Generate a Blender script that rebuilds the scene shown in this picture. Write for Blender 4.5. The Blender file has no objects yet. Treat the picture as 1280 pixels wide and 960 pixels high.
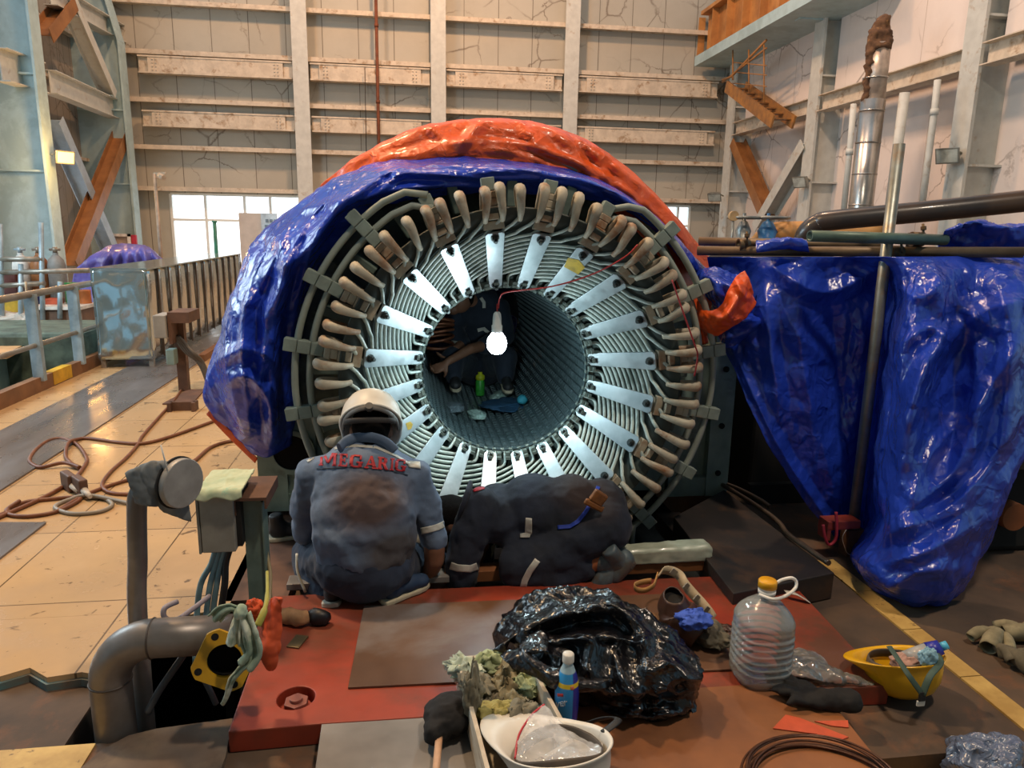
import bpy, bmesh, math, random
from math import sin, cos, pi, radians as rad, hypot, atan2, sqrt
from mathutils import Vector as V, Matrix, Quaternion, noise
random.seed(7)
SC = bpy.context.scene
COL = SC.collection
# ---------------------------------------------------------------- camera
FPX, PITCH, ROLL, YAW, EYE = 904.0, rad(12.15), rad(1.0), rad(8.1), 1.6
CF = V((sin(YAW)*cos(PITCH), cos(YAW)*cos(PITCH), -sin(PITCH)))
_r0 = V((cos(YAW), -sin(YAW), 0)); _u0 = _r0.cross(CF)
CR = cos(ROLL)*_r0 + sin(ROLL)*_u0
CU = -sin(ROLL)*_r0 + cos(ROLL)*_u0
EYEP = V((0, 0, EYE))
def ray(px, py): return CF + CR*((px-640)/FPX) - CU*((py-480)/FPX)
def pz(px, py, z=0.0):
    d = ray(px, py); return EYEP + d*((z-EYE)/d.z)
def pY(px, py, Y):
    d = ray(px, py); return EYEP + d*(Y/d.y)
def pX(px, py, X):
    d = ray(px, py); return EYEP + d*(X/d.x)
cam = bpy.data.cameras.new('camera'); cam.sensor_width = 36; cam.lens = FPX/1280*36
cam.clip_start = .05; cam.clip_end = 200
co = bpy.data.objects.new('camera', cam); COL.objects.link(co)
co.matrix_world = Matrix(((CR.x, CU.x, -CF.x, 0), (CR.y, CU.y, -CF.y, 0), (CR.z, CU.z, -CF.z, EYE), (0, 0, 0, 1)))
SC.camera = co
SC.view_settings.view_transform = 'Standard'; SC.view_settings.look = 'None'
SC.view_settings.gamma = 1; SC.view_settings.use_curve_mapping = False
SC.view_settings.exposure = 0.0
# ---------------------------------------------------------------- mesh builder
def frame_z(d):
    d = V(d).normalized()
    a = V((0, 0, 1)) if abs(d.z) < .95 else V((1, 0, 0))
    x = a.cross(d).normalized(); return x, d.cross(x)
class MB:
    def __init__(s): s.v = []; s.f = []; s.s = []
    def add(s, vs, fs, smooth=False, m=None):
        o = len(s.v)
        s.v += [(m @ V(p)) if m else V(p) for p in vs]
        for f in fs: s.f.append([i+o for i in f]); s.s.append(smooth)
        return s
    def box(s, c, d, rot=None, m=None):
        x, y, z = d[0]/2, d[1]/2, d[2]/2
        vs = [V((a*x, b*y, e*z)) for a in (-1, 1) for b in (-1, 1) for e in (-1, 1)]
        if rot is not None:
            R = rot if isinstance(rot, Matrix) else Matrix.Rotation(rot, 3, 'Z')
            vs = [R @ p for p in vs]
        vs = [p + V(c) for p in vs]
        return s.add(vs, [(0, 1, 3, 2), (4, 6, 7, 5), (0, 4, 5, 1), (2, 3, 7, 6), (0, 2, 6, 4), (1, 5, 7, 3)], m=m)
    def bx(s, x0, x1, y0, y1, z0, z1): return s.box(((x0+x1)/2, (y0+y1)/2, (z0+z1)/2), (x1-x0, y1-y0, z1-z0))
    def beam(s, a, b, w, h, up=(0, 0, 1)):     # rectangular bar from a to b
        a, b = V(a), V(b); d = (b-a); u = V(up); n = d.normalized()
        x = n.cross(u)
        if x.length < 1e-4: x = n.cross(V((1, 0, 0)))
        x.normalize(); z = x.cross(n)
        vs = [p + x*(w/2*i) + z*(h/2*j) for p in (a, b) for i, j in ((-1, -1), (1, -1), (1, 1), (-1, 1))]
        return s.add(vs, [(0, 1, 2, 3), (7, 6, 5, 4), (0, 4, 5, 1), (1, 5, 6, 2), (2, 6, 7, 3), (3, 7, 4, 0)])
    def ibeam(s, a, b, w, h, t=.02, up=(0, 0, 1)):
        a, b = V(a), V(b); n = (b-a).normalized(); x = n.cross(V(up)).normalized(); z = x.cross(n)
        s.beam(a+z*(h/2-t/2), b+z*(h/2-t/2), w, t, up); s.beam(a-z*(h/2-t/2), b-z*(h/2-t/2), w, t, up)
        return s.beam(a, b, t, h-2*t, up)
    def cyl(s, a, b, r0, r1=None, n=20, smooth=True, caps=True):
        r1 = r0 if r1 is None else r1
        a, b = V(a), V(b); x, y = frame_z(b-a); vs = []
        for p, r in ((a, r0), (b, r1)):
            vs += [p + x*(r*cos(2*pi*i/n)) + y*(r*sin(2*pi*i/n)) for i in range(n)]
        s.add(vs, [(i, (i+1) % n, n+(i+1) % n, n+i) for i in range(n)], smooth)
        if caps: s.add(vs, [tuple(range(n-1, -1, -1)), tuple(range(n, 2*n))])
        return s
    def ring(s, a, b, r, ri, n=28):            # hollow tube with end faces
        a, b = V(a), V(b); x, y = frame_z(b-a); vs = []
        for p, q in ((a, r), (b, r), (b, ri), (a, ri)):
            vs += [p + x*(q*cos(2*pi*i/n)) + y*(q*sin(2*pi*i/n)) for i in range(n)]
        for k in range(4):
            l = (k+1) % 4
            s.add(vs, [(k*n+i, k*n+(i+1) % n, l*n+(i+1) % n, l*n+i) for i in range(n)], k in (0, 2))
        return s
    def tube(s, path, r, n=10, closed=False, caps=True, smooth=True, asp=(1, 1), up=None):
        P = [V(p) for p in path]; m = len(P); rs = r if isinstance(r, (list, tuple)) else [r]*m
        T = []
        for i in range(m):
            if closed: t = P[(i+1) % m]-P[i-1]
            else: t = P[min(i+1, m-1)]-P[max(i-1, 0)]
            T.append(t.normalized())
        if up is not None:
            x = V(up)
        else: x, _ = frame_z(T[0])
        vs = []; 
        for i in range(m):
            x = (x - T[i]*x.dot(T[i]))
            if x.length < 1e-6: x, _ = frame_z(T[i])
            x.normalize(); y = T[i].cross(x)
            vs += [P[i] + x*(rs[i]*asp[0]*cos(2*pi*k/n)) + y*(rs[i]*asp[1]*sin(2*pi*k/n)) for k in range(n)]
        fs = []
        for i in range(m if closed else m-1):
            j = (i+1) % m
            fs += [(i*n+k, i*n+(k+1) % n, j*n+(k+1) % n, j*n+k) for k in range(n)]
        s.add(vs, fs, smooth)
        if caps and not closed:
            s.add(vs, [tuple(range(n-1, -1, -1)), tuple(range((m-1)*n, m*n))], False)
        return s
    def lathe(s, prof, n=32, m=None, smooth=True, close=False):
        vs = []; k = len(prof)
        for r, z in prof: vs += [(r*cos(2*pi*i/n), r*sin(2*pi*i/n), z) for i in range(n)]
        fs = [(j*n+i, j*n+(i+1) % n, (j+1)*n+(i+1) % n, (j+1)*n+i) for j in range(k-1) for i in range(n)]
        s.add(vs, fs, smooth, m)
        if close: s.add(vs, [tuple(range(n-1, -1, -1)), tuple(range((k-1)*n, k*n))], False, m)
        return s
    def prism(s, poly, a, b, m=None):          # poly in xy, from z=a to b, then m
        n = len(poly); vs = [(x, y, a) for x, y in poly]+[(x, y, b) for x, y in poly]
        return s.add(vs, [tuple(range(n-1, -1, -1)), tuple(range(n, 2*n))]+[(i, (i+1) % n, n+(i+1) % n, n+i) for i in range(n)], False, m)
    def sph(s, c, r, nu=20, nv=12, rot=None):
        r = (r, r, r) if not isinstance(r, (tuple, list)) else r
        vs = [V((0, 0, r[2]))]
        for j in range(1, nv):
            t = pi*j/nv
            vs += [V((r[0]*sin(t)*cos(2*pi*i/nu), r[1]*sin(t)*sin(2*pi*i/nu), r[2]*cos(t))) for i in range(nu)]
        vs.append(V((0, 0, -r[2])))
        if rot is not None: vs = [rot @ p for p in vs]
        vs = [p+V(c) for p in vs]
        fs = [(0, 1+i, 1+(i+1) % nu) for i in range(nu)]
        for j in range(nv-2):
            a, b = 1+j*nu, 1+(j+1)*nu
            fs += [(a+i, b+i, b+(i+1) % nu, a+(i+1) % nu) for i in range(nu)]
        a = 1+(nv-2)*nu; L = len(vs)-1
        fs += [(a+i, L, a+(i+1) % nu) for i in range(nu)]
        return s.add(vs, fs, True)
    def grid(s, G, smooth=True, closeu=False):
        a, b = len(G), len(G[0]); vs = [p for row in G for p in row]; fs = []
        for i in range(a-1):
            for j in range(b if closeu else b-1):
                k = (j+1) % b; fs.append((i*b+j, i*b+k, (i+1)*b+k, (i+1)*b+j))
        return s.add(vs, fs, smooth)
    def build(s, name, mat, parent=None, org=None, bev=0, solid=0, sub=0, fixn=True, disp=None):
        me = bpy.data.meshes.new(name)
        o = V(org) if org is not None else (V(ORG.get(parent.name, (0, 0, 0))) if parent else V((0, 0, 0)))
        me.from_pydata([p-o for p in s.v], [], s.f)
        me.polygons.foreach_set('use_smooth', s.s)
        if fixn:
            bm = bmesh.new(); bm.from_mesh(me); bmesh.ops.remove_doubles(bm, verts=bm.verts, dist=1e-5)
            bmesh.ops.recalc_face_normals(bm, faces=bm.faces); bm.to_mesh(me); bm.free()
        me.update()
        return link(name, me, mat, parent, o, bev, solid, sub)
ORG = {}
def link(name, me, mat, parent=None, o=V((0, 0, 0)), bev=0, solid=0, sub=0):
    ob = bpy.data.objects.new(name, me); COL.objects.link(ob)
    if mat: me.materials.append(mat)
    if parent: ob.parent = parent
    else: ob.location = o
    ORG[ob.name] = V(o)
    if bev:
        b = ob.modifiers.new('bevel', 'BEVEL'); b.width = bev; b.segments = 2; b.limit_method = 'ANGLE'; b.angle_limit = rad(40)
    if solid:
        b = ob.modifiers.new('solid', 'SOLIDIFY'); b.thickness = solid; b.offset = 0
    if sub:
        b = ob.modifiers.new('sub', 'SUBSURF'); b.levels = sub; b.render_levels = sub
    return ob
def tag(o, label, cat, group=None, kind=None):
    if label: o['label'] = label
    if cat: o['category'] = cat
    if group: o['group'] = group
    if kind: o['kind'] = kind
    return o
def thing(name, label, cat, loc=(0, 0, 0), group=None):
    o = bpy.data.objects.new(name, None); COL.objects.link(o); o.location = loc; o.empty_display_size = .1
    ORG[o.name] = V(loc); return tag(o, label, cat, group)
def struct(o, label=None):
    o['kind'] = 'structure'
    if label: o['label'] = label
    return o
def dup(root, loc, rotz=0, label=None, group=None, scale=None):
    r = root.copy(); COL.objects.link(r); r.location = loc; r.rotation_euler = (0, 0, rotz)
    if label: r['label'] = label
    if group: r['group'] = group
    if scale: r.scale = (scale,)*3
    for ch in list(root.children):
        c = ch.copy(); COL.objects.link(c); c.parent = r
        for g in list(ch.children):
            d = g.copy(); COL.objects.link(d); d.parent = c
    return r
def cr(P, n, closed=False):                    # Catmull-Rom through points, n per span
    P = [V(p) for p in P]; out = []; m = len(P)
    for i in range(m if closed else m-1):
        if closed: a, b, c, d = P[i-1], P[i], P[(i+1) % m], P[(i+2) % m]
        else: a, b, c, d = P[max(i-1, 0)], P[i], P[i+1], P[min(i+2, m-1)]
        for k in range(n):
            t = k/n; out.append(.5*((2*b)+(c-a)*t+(2*a-5*b+4*c-d)*t*t+(3*b-a-3*c+d)*t**3))
    if not closed: out.append(P[-1])
    return out
def resample(P, n):
    L = [0]
    for a, b in zip(P, P[1:]): L.append(L[-1]+(b-a).length)
    out = []; j = 0
    for k in range(n):
        t = L[-1]*k/(n-1)
        while j < len(P)-2 and L[j+1] < t: j += 1
        d = L[j+1]-L[j]; out.append(P[j].lerp(P[j+1], 0 if d == 0 else min(1, (t-L[j])/d)))
    return out
def loft(rows, nu, nv):                        # rows of control points -> grid of nv x nu
    R = [resample(cr(r, 8), nu) for r in rows]
    cols = [resample(cr([r[i] for r in R], 8), nv) for i in range(nu)]
    return [[cols[i][j] for i in range(nu)] for j in range(nv)]
def crease(p, sc, seed=0):                     # sharp-edged cloth/plastic folds, about -1..1
    q = V((p[0]*sc+seed*3.1, p[1]*sc-seed*1.7, p[2]*sc+seed*5.3))
    n1 = noise.noise(q); n2 = noise.noise(q*2.1+V((7, 3, 1)))
    return (1-2*abs(n1)*1.6)*.65 + (1-2*abs(n2)*1.6)*.35
_TD = {}
def tri(x): x = abs(2*(x-math.floor(x+.5))); return min(.93, max(.07, x))*2-1
def folds(p, sc, seed=0, n=5):                 # straight sharp folds, as in stiff plastic sheet
    if (seed, n) not in _TD:
        r = random.Random(seed*17+n); L = []
        for i in range(n):
            d = V((r.gauss(0, 1), r.gauss(0, .6), r.gauss(0, 1))).normalized(); L.append((d, r.uniform(.6, 1.7), r.random(), V((r.random()*9, r.random()*9, r.random()*9))))
        _TD[(seed, n)] = L
    h = 0; w = 0
    for d, f, ph, o in _TD[(seed, n)]:
        q = V(p)*sc; m = max(0, noise.noise(q*.55+o)+.35); wv = .35*noise.noise(q*.8+o*2)
        h += m*tri(q.dot(d)*f*.5+ph+wv)/f**.5; w += .45
    return h/w
def crum(p, sc, seed=0):                       # crumpled sheet: flat facets meeting in sharp ridges
    q = V((p[0]*sc+seed*3.1, p[1]*sc-seed*1.7, p[2]*sc+seed*5.3)); w = .3*noise.noise(q*.9+V((5, 1, 2))); q = q+V((w, -w, w))
    d = noise.voronoi(q)[0]; e = noise.voronoi(q*2.3+V((3, 8, 1)))[0]; g = noise.voronoi(q*5.1+V((1, 2, 9)))[0]
    return (d[0]-.5)*1.5 + (e[0]-.5)*.62 + (g[0]-.5)*.22
def vor(p, sc, seed=0):
    q = V((p[0]*sc+seed*3.1, p[1]*sc-seed*1.7, p[2]*sc+seed*5.3))
    d, _ = noise.voronoi(q); return d[0]
def crumple_grid(G, amp, sc, seed=0, edge=0, an=(1, 1, 1), mode='c'):
    a, b = len(G), len(G[0]); H = [[None]*b for _ in range(a)]
    for i in range(a):
        for j in range(b):
            du = G[i][min(j+1, b-1)]-G[i][max(j-1, 0)]; dv = G[min(i+1, a-1)][j]-G[max(i-1, 0)][j]
            n = du.cross(dv)
            n = n.normalized() if n.length > 1e-9 else V((0, -1, 0))
            p = G[i][j]; q = V((p.x*an[0], p.y*an[1], p.z*an[2]))
            k = crum(q, sc, seed) if mode == 'c' else folds(q, sc, seed)
            H[i][j] = p + n*(amp*k)
    return H
import numpy as np
def ridges(G, lines, smooth=1.0):
    """raise sheet folds: each line (points as seen from the front, height in m, half width in px)"""
    a, b = len(G), len(G[0]); P = np.array([[tuple(p) for p in r] for r in G]).reshape(-1, 3); d = P-np.array(EYEP)
    w = d @ np.array(CF); X = 640+FPX*(d @ np.array(CR))/w; Y = 480-FPX*(d @ np.array(CU))/w; h = np.zeros(len(P))
    for pts, amp, wid in lines:
        C = resample(cr([V((x, y, 0)) for x, y in pts], 6), 24); best = np.full(len(P), 1e9); tt = np.zeros(len(P))
        for i in range(len(C)-1):
            ax, ay, bx_, by = C[i].x, C[i].y, C[i+1].x, C[i+1].y; ux, uy = bx_-ax, by-ay; L = ux*ux+uy*uy
            t = np.clip(((X-ax)*ux+(Y-ay)*uy)/L, 0, 1); q = np.hypot(X-ax-t*ux, Y-ay-t*uy); m = q < best; best[m] = q[m]; tt[m] = (i+t[m])/(len(C)-1)
        h += amp*np.maximum(0, 1-best/wid)**1.05*np.sin(np.pi*np.clip(tt*.86+.07, 0, 1))**.6
    n = d/np.linalg.norm(d, axis=1)[:, None]; P = P-n*h[:, None]
    return [[V(P[i*b+j]) for j in range(b)] for i in range(a)]
def evalmesh(ob):
    dg = bpy.context.evaluated_depsgraph_get(); return bpy.data.meshes.new_from_object(ob.evaluated_get(dg))
def blob(name, mb, mat, parent=None, voxel=.012, smooth=6, disp=None, org=None, solid=None, bev=0):
    """one continuous surface grown around overlapping shapes"""
    me = bpy.data.meshes.new('tmp'); me.from_pydata(s_v(mb), [], mb.f)
    bm = bmesh.new(); bm.from_mesh(me); bmesh.ops.recalc_face_normals(bm, faces=bm.faces); bm.to_mesh(me); bm.free()
    ob = bpy.data.objects.new('tmp', me); COL.objects.link(ob)
    r = ob.modifiers.new('r', 'REMESH'); r.mode = 'VOXEL'; r.voxel_size = voxel; r.use_smooth_shade = True
    s = ob.modifiers.new('s', 'SMOOTH'); s.factor = .5; s.iterations = smooth
    bpy.context.view_layer.update()
    res = evalmesh(ob); res.name = name
    bpy.data.objects.remove(ob)
    if disp:
        ns = [v.normal.copy() for v in res.vertices]
        for v, n in zip(res.vertices, ns): v.co = disp(v.co.copy(), n)
    o = V(org) if org is not None else (ORG.get(parent.name, V((0, 0, 0))) if parent else V((0, 0, 0)))
    for v in res.vertices: v.co -= o
    for p in res.polygons: p.use_smooth = True
    res.materials.clear()
    return link(name, res, mat, parent, o, bev)
def s_v(mb): return [tuple(p) for p in mb.v]
def cap(mb, a, b, r0, r1, n=16):               # tapered limb with round ends
    a, b = V(a), V(b); mb.cyl(a, b, r0, r1, n); mb.sph(a, r0, n, 10); mb.sph(b, r1, n, 10); return mb
def chain(mb, pts):
    for (a, r), (b, q) in zip(pts, pts[1:]): cap(mb, a, b, r, q)
    return mb
# ---------------------------------------------------------------- materials
def lin(h):
    if isinstance(h, str):
        c = [int(h[i:i+2], 16)/255 for i in (0, 2, 4)]
        return tuple(x/12.92 if x <= .04045 else ((x+.055)/1.055)**2.4 for x in c)
    return tuple(h)
def newmat(name):
    m = bpy.data.materials.new(name); m.use_nodes = True; nt = m.node_tree
    return m, nt, nt.nodes['Principled BSDF']
def nd(nt, t, **k):
    n = nt.nodes.new(t)
    for a, b in k.items():
        if a.startswith('i_'): n.inputs[a[2:].replace('_', ' ')].default_value = b
        else: setattr(n, a, b)
    return n
def ramp(nt, src, stops):
    r = nt.nodes.new('ShaderNodeValToRGB'); nt.links.new(src, r.inputs[0])
    e = r.color_ramp.elements
    while len(e) < len(stops): e.new(.5)
    for x, (p, c) in zip(e, stops):
        x.position = p; x.color = (*(c if isinstance(c, tuple) else (c,)*3), 1)
    return r
def mix(nt, fac, a, b, mode='MIX'):
    m = nt.nodes.new('ShaderNodeMix'); m.data_type = 'RGBA'; m.blend_type = mode
    for s, v in ((m.inputs[0], fac), (m.inputs[6], a), (m.inputs[7], b)):
        if isinstance(v, bpy.types.NodeSocket): nt.links.new(v, s)
        elif isinstance(v, (int, float)): s.default_value = v
        else: s.default_value = (*v, 1)
    return m.outputs[2]
def coords(nt, scale=(1, 1, 1), rot=(0, 0, 0)):
    t = nt.nodes.new('ShaderNodeTexCoord'); mp = nt.nodes.new('ShaderNodeMapping')
    mp.inputs['Scale'].default_value = scale; mp.inputs['Rotation'].default_value = rot
    nt.links.new(t.outputs['Object'], mp.inputs[0]); return mp.outputs[0]
def noi(nt, co_, scale, detail=4, rough=.6, dist=0):
    n = nt.nodes.new('ShaderNodeTexNoise'); n.inputs['Scale'].default_value = scale; n.inputs['Detail'].default_value = detail
    n.inputs['Roughness'].default_value = rough; n.inputs['Distortion'].default_value = dist
    nt.links.new(co_, n.inputs['Vector']); return n.outputs[0]
def bump(nt, b, h, strength, dist=.01):
    n = nt.nodes.new('ShaderNodeBump'); n.inputs['Strength'].default_value = strength; n.inputs['Distance'].default_value = dist
    nt.links.new(h, n.inputs['Height'])
    prev = b.inputs['Normal'].links
    if prev: nt.links.new(prev[0].from_socket, n.inputs['Normal'])
    nt.links.new(n.outputs[0], b.inputs['Normal'])
def M(name, col, rough=.5, metal=0, col2=None, var=.18, scale=5, lo=.35, hi=.65, bmp=0, bsc=60, bd=.004, coat=0, col3=None, s3=1.5, lo3=.5, hi3=.6, rv=.0, trans=0, spec=.5, ax=(1, 1, 1), sss=0, alpha=1):
    m, nt, b = newmat(name); c = coords(nt, ax); a = lin(col)
    k2 = lin(col2) if col2 else tuple(x*(1-var*1.6) for x in a)
    k1 = a if col2 else tuple(min(1, x*(1+var)) for x in a)
    n = noi(nt, c, scale); r = ramp(nt, n, [(lo, k2), (hi, k1)]); o = r.outputs[0]
    if col3:
        q = ramp(nt, noi(nt, c, s3, 6, .65, .3), [(lo3, 0.), (hi3, 1.)]); o = mix(nt, q.outputs[0], o, lin(col3))
    nt.links.new(o, b.inputs['Base Color'])
    b.inputs['Roughness'].default_value = rough; b.inputs['Metallic'].default_value = metal
    if rv:
        q = ramp(nt, noi(nt, c, scale*2.3), [(.3, max(0, rough-rv)), (.7, min(1, rough+rv))]); nt.links.new(q.outputs[0], b.inputs['Roughness'])
    b.inputs['Coat Weight'].default_value = coat; b.inputs['Coat Roughness'].default_value = .1
    b.inputs['Specular IOR Level'].default_value = spec
    b.inputs['Transmission Weight'].default_value = trans
    b.inputs['Alpha'].default_value = alpha
    if bmp: bump(nt, b, noi(nt, c, bsc, 5), bmp, bd)
    return m
def emit(name, col, s):
    m, nt, b = newmat(name); b.inputs['Base Color'].default_value = (*lin(col), 1)
    b.inputs['Emission Color'].default_value = (*lin(col), 1); b.inputs['Emission Strength'].default_value = s; return m
def tarp(name, col, bsc=9, rough=.28, tr=.1, ws=.6):
    m, nt, b = newmat(name); c = coords(nt); a = lin(col)
    r = ramp(nt, noi(nt, c, 3), [(.35, tuple(x*.8 for x in a)), (.65, tuple(min(1, x*1.15) for x in a))])
    nt.links.new(r.outputs[0], b.inputs['Base Color']); b.inputs['Roughness'].default_value = rough
    b.inputs['Specular IOR Level'].default_value = .6; b.inputs['Coat Weight'].default_value = .35; b.inputs['Coat Roughness'].default_value = .18
    v = nt.nodes.new('ShaderNodeTexVoronoi'); v.feature = 'DISTANCE_TO_EDGE'; v.inputs['Scale'].default_value = bsc
    mp = mix(nt, .25, c, noi(nt, c, 4, 3), 'ADD'); nt.links.new(mp, v.inputs['Vector'])
    q = ramp(nt, v.outputs[0], [(0., 1.), (.3, 0.)]); bump(nt, b, q.outputs[0], ws, .012)
    v2 = nt.nodes.new('ShaderNodeTexVoronoi'); v2.feature = 'DISTANCE_TO_EDGE'; v2.inputs['Scale'].default_value = bsc*2.6; nt.links.new(mp, v2.inputs['Vector']); q2 = ramp(nt, v2.outputs[0], [(0., 1.), (.35, 0.)]); bump(nt, b, q2.outputs[0], ws*.8, .004)
    bump(nt, b, noi(nt, c, 60, 2, .5), ws*.15, .003)
    if tr:                                      # thin woven plastic lets a little light through
        t = nt.nodes.new('ShaderNodeBsdfTranslucent'); nt.links.new(r.outputs[0], t.inputs[0])
        ms = nt.nodes.new('ShaderNodeMixShader'); ms.inputs[0].default_value = tr
        nt.links.new(b.outputs[0], ms.inputs[1]); nt.links.new(t.outputs[0], ms.inputs[2])
        nt.links.new(ms.outputs[0], nt.nodes['Material Output'].inputs[0])
    return m
# ================================================================ setting
FZ, TZ = -.08, -.03
def floor_mat():
    m, nt, b = newmat('floor_tiles'); c = coords(nt)
    br = nt.nodes.new('ShaderNodeTexBrick'); br.offset = 0
    for k, v in (('Scale', 1.), ('Mortar Size', .004), ('Brick Width', .62), ('Row Height', .78), ('Bias', 0.)): br.inputs[k].default_value = v
    br.inputs['Color1'].default_value = (*lin('c8a67c'), 1); br.inputs['Color2'].default_value = (*lin('bf9c73'), 1); br.inputs['Mortar'].default_value = (*lin('5a4632'), 1)
    nt.links.new(c, br.inputs['Vector'])
    s1 = ramp(nt, noi(nt, c, 1.1, 5, .6), [(.42, 0.), (.68, .55)]); o = mix(nt, s1.outputs[0], br.outputs[0], lin('957a58'))
    s2 = ramp(nt, noi(nt, c, 9, 4, .55, .6), [(.64, 0.), (.69, .8)]); o = mix(nt, s2.outputs[0], o, lin('54402e'))
    s3 = ramp(nt, noi(nt, c, 30, 3, .5), [(.69, 0.), (.74, .7)]); o = mix(nt, s3.outputs[0], o, lin('4a382a'))
    nt.links.new(o, b.inputs['Base Color'])
    r = ramp(nt, noi(nt, c, 2.2, 5), [(.35, .1), (.65, .34)]); nt.links.new(r.outputs[0], b.inputs['Roughness'])
    bump(nt, b, noi(nt, c, 14, 3), .08, .004); return m
m_floor = floor_mat()
m_slab = M('concrete_slab', '6d5c4e', .85, col2='4e3f35', scale=3, col3='7d6a55', s3=6, lo3=.5, hi3=.75, bmp=.3, bsc=30)
m_slabr = M('stained_concrete', '5d4938', .8, col2='40342b', scale=2.5, col3='704a30', s3=4, lo3=.52, hi3=.7, bmp=.3, bsc=35)
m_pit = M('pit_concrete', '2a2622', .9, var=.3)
m_yel = M('yellow_tile', 'c9a862', .6, col2='a88648', scale=7, col3='5a4528', s3=22, lo3=.62, hi3=.7)
def wall_mat(name, base, seam, w=1.0, axis=0):
    m, nt, b = newmat(name); c = coords(nt)
    br = nt.nodes.new('ShaderNodeTexBrick'); br.offset = .37
    for k, v in (('Scale', 1.), ('Mortar Size', .012), ('Brick Width', w), ('Row Height', 30.)): br.inputs[k].default_value = v
    mp = nt.nodes.new('ShaderNodeMapping'); mp.inputs['Rotation'].default_value = (pi/2, 0, 0) if axis == 0 else (pi/2, 0, pi/2)
    nt.links.new(c, mp.inputs[0])
    if axis: 
        sx = nt.nodes.new('ShaderNodeSeparateXYZ'); cx = nt.nodes.new('ShaderNodeCombineXYZ'); nt.links.new(c, sx.inputs[0]); nt.links.new(sx.outputs[1], cx.inputs[0]); nt.links.new(sx.outputs[2], cx.inputs[1]); vec = cx.outputs[0]
    else:
        sx = nt.nodes.new('ShaderNodeSeparateXYZ'); cx = nt.nodes.new('ShaderNodeCombineXYZ'); nt.links.new(c, sx.inputs[0]); nt.links.new(sx.outputs[0], cx.inputs[0]); nt.links.new(sx.outputs[2], cx.inputs[1]); vec = cx.outputs[0]
    nt.links.new(vec, br.inputs['Vector'])
    a = lin(base); br.inputs['Color1'].default_value = (*a, 1); br.inputs['Color2'].default_value = (*[x*.93 for x in a], 1); br.inputs['Mortar'].default_value = (*lin(seam), 1)
    s1 = ramp(nt, noi(nt, c, .9, 6, .65), [(.4, 0.), (.7, .4)]); o = mix(nt, s1.outputs[0], br.outputs[0], [x*.72 for x in a])
    # grime cracks where plaster sheets meet
    v = nt.nodes.new('ShaderNodeTexVoronoi'); v.feature = 'DISTANCE_TO_EDGE'; v.inputs['Scale'].default_value = .9
    nt.links.new(mix(nt, .35, vec, noi(nt, c, 2.5, 4), 'ADD'), v.inputs['Vector'])
    k = ramp(nt, v.outputs[0], [(.0, 1.), (.022, 0.)]); k2 = ramp(nt, noi(nt, c, .6, 3), [(.45, 0.), (.62, .75)])
    kk = mix(nt, 1., k.outputs[0], k2.outputs[0], 'MULTIPLY'); o = mix(nt, kk, o, lin('57493b'))
    nt.links.new(o, b.inputs['Base Color']); b.inputs['Roughness'].default_value = .75
    return m
m_wall = wall_mat('back_wall_panels', 'b2b2a8', '6f6a60')
m_wallL = wall_mat('left_wall_panels', '9a958c', '6e675f', .35, 1)
m_wallR = wall_mat('right_wall_panels', 'e2dbd6', 'bdb3ab', 1.6, 1)
m_steelb = M('painted_steel', 'c0c6c2', .55, var=.06, col3='9a8468', s3=3, lo3=.6, hi3=.75)
m_steell = M('pale_blue_steel', 'a9c6cd', .45, var=.05, col3='98b4ba', s3=1.2)
m_girt = M('girt_steel', 'c8bfae', .6, var=.1, col3='8f7454', s3=4, lo3=.55, hi3=.7)
m_brace = M('brown_brace', '9a6c40', .5, col2='7f5632', scale=3)
m_braceb = M('blue_grey_brace', 'a0b4c4', .5, var=.08)
m_pane = emit('daylight_pane', 'eef8ff', 1.5)
m_winfr = M('window_frame', 'dfe6e4', .5, var=.03)
def S(o, label=None): return struct(o, label)
# floors -------------------------------------------------------------------------
b = MB(); b.bx(-3.62, -.80, 3.0, 22.6, TZ-.2, TZ); b.bx(-.80, 2.05, 6.9, 22.6, TZ-.2, TZ)
# broken near edge of the tiled floor
edge = [(-3.62, 2.75), (-2.2, 2.70), (-1.62, 2.66), (-1.50, 2.585), (-1.42, 2.63), (-1.33, 2.56), (-1.22, 2.58), (-1.12, 2.545), (-1.06, 2.56), (-1.03, 2.72), (-.98, 2.95), (-.80, 2.999), (-3.62, 2.999)]
b.prism(edge, TZ-.045, TZ); S(b.build('floor', m_floor))
b = MB(); b.prism([(x, y-.012) for x, y in edge[:11]]+[(-.99, 2.8), (-3.62, 2.8)], FZ, TZ-.022); S(b.build('floor_edging', M('teal_edge', '5c7c7e', .7, col2='6f5a48', scale=9)))
b = MB(); b.bx(-3.62, -1.14, -1.5, 3.0, -.6, FZ); b.bx(-1.14, -.62, -1.5, 2.24, -.6, FZ); b.bx(-.62, 1.2, -1.5, 3.22, -.6, FZ); b.bx(1.2, 2.05, 1.87, 3.22, -.6, FZ); b.bx(2.05, 10.2, 1.88, 22.6, -.6, FZ); b.bx(2.05, 10.2, -1.5, 1.88, -.6, -.17)
S(b.build('floor_slab', m_slabr))
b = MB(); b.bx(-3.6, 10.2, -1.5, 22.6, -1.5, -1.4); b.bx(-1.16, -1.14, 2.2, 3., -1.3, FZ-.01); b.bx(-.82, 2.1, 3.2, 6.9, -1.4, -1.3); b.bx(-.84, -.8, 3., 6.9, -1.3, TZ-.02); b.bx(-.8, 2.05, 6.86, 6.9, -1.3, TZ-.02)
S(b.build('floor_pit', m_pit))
poly = [(-1.04, 2.07), (-1.0, 2.17), (-.94, 2.235), (-.86, 2.26), (-.62, 2.285), (-.60, 2.1), (-.60, 1.2), (-1.18, 1.2), (-1.12, 1.9)]
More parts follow.
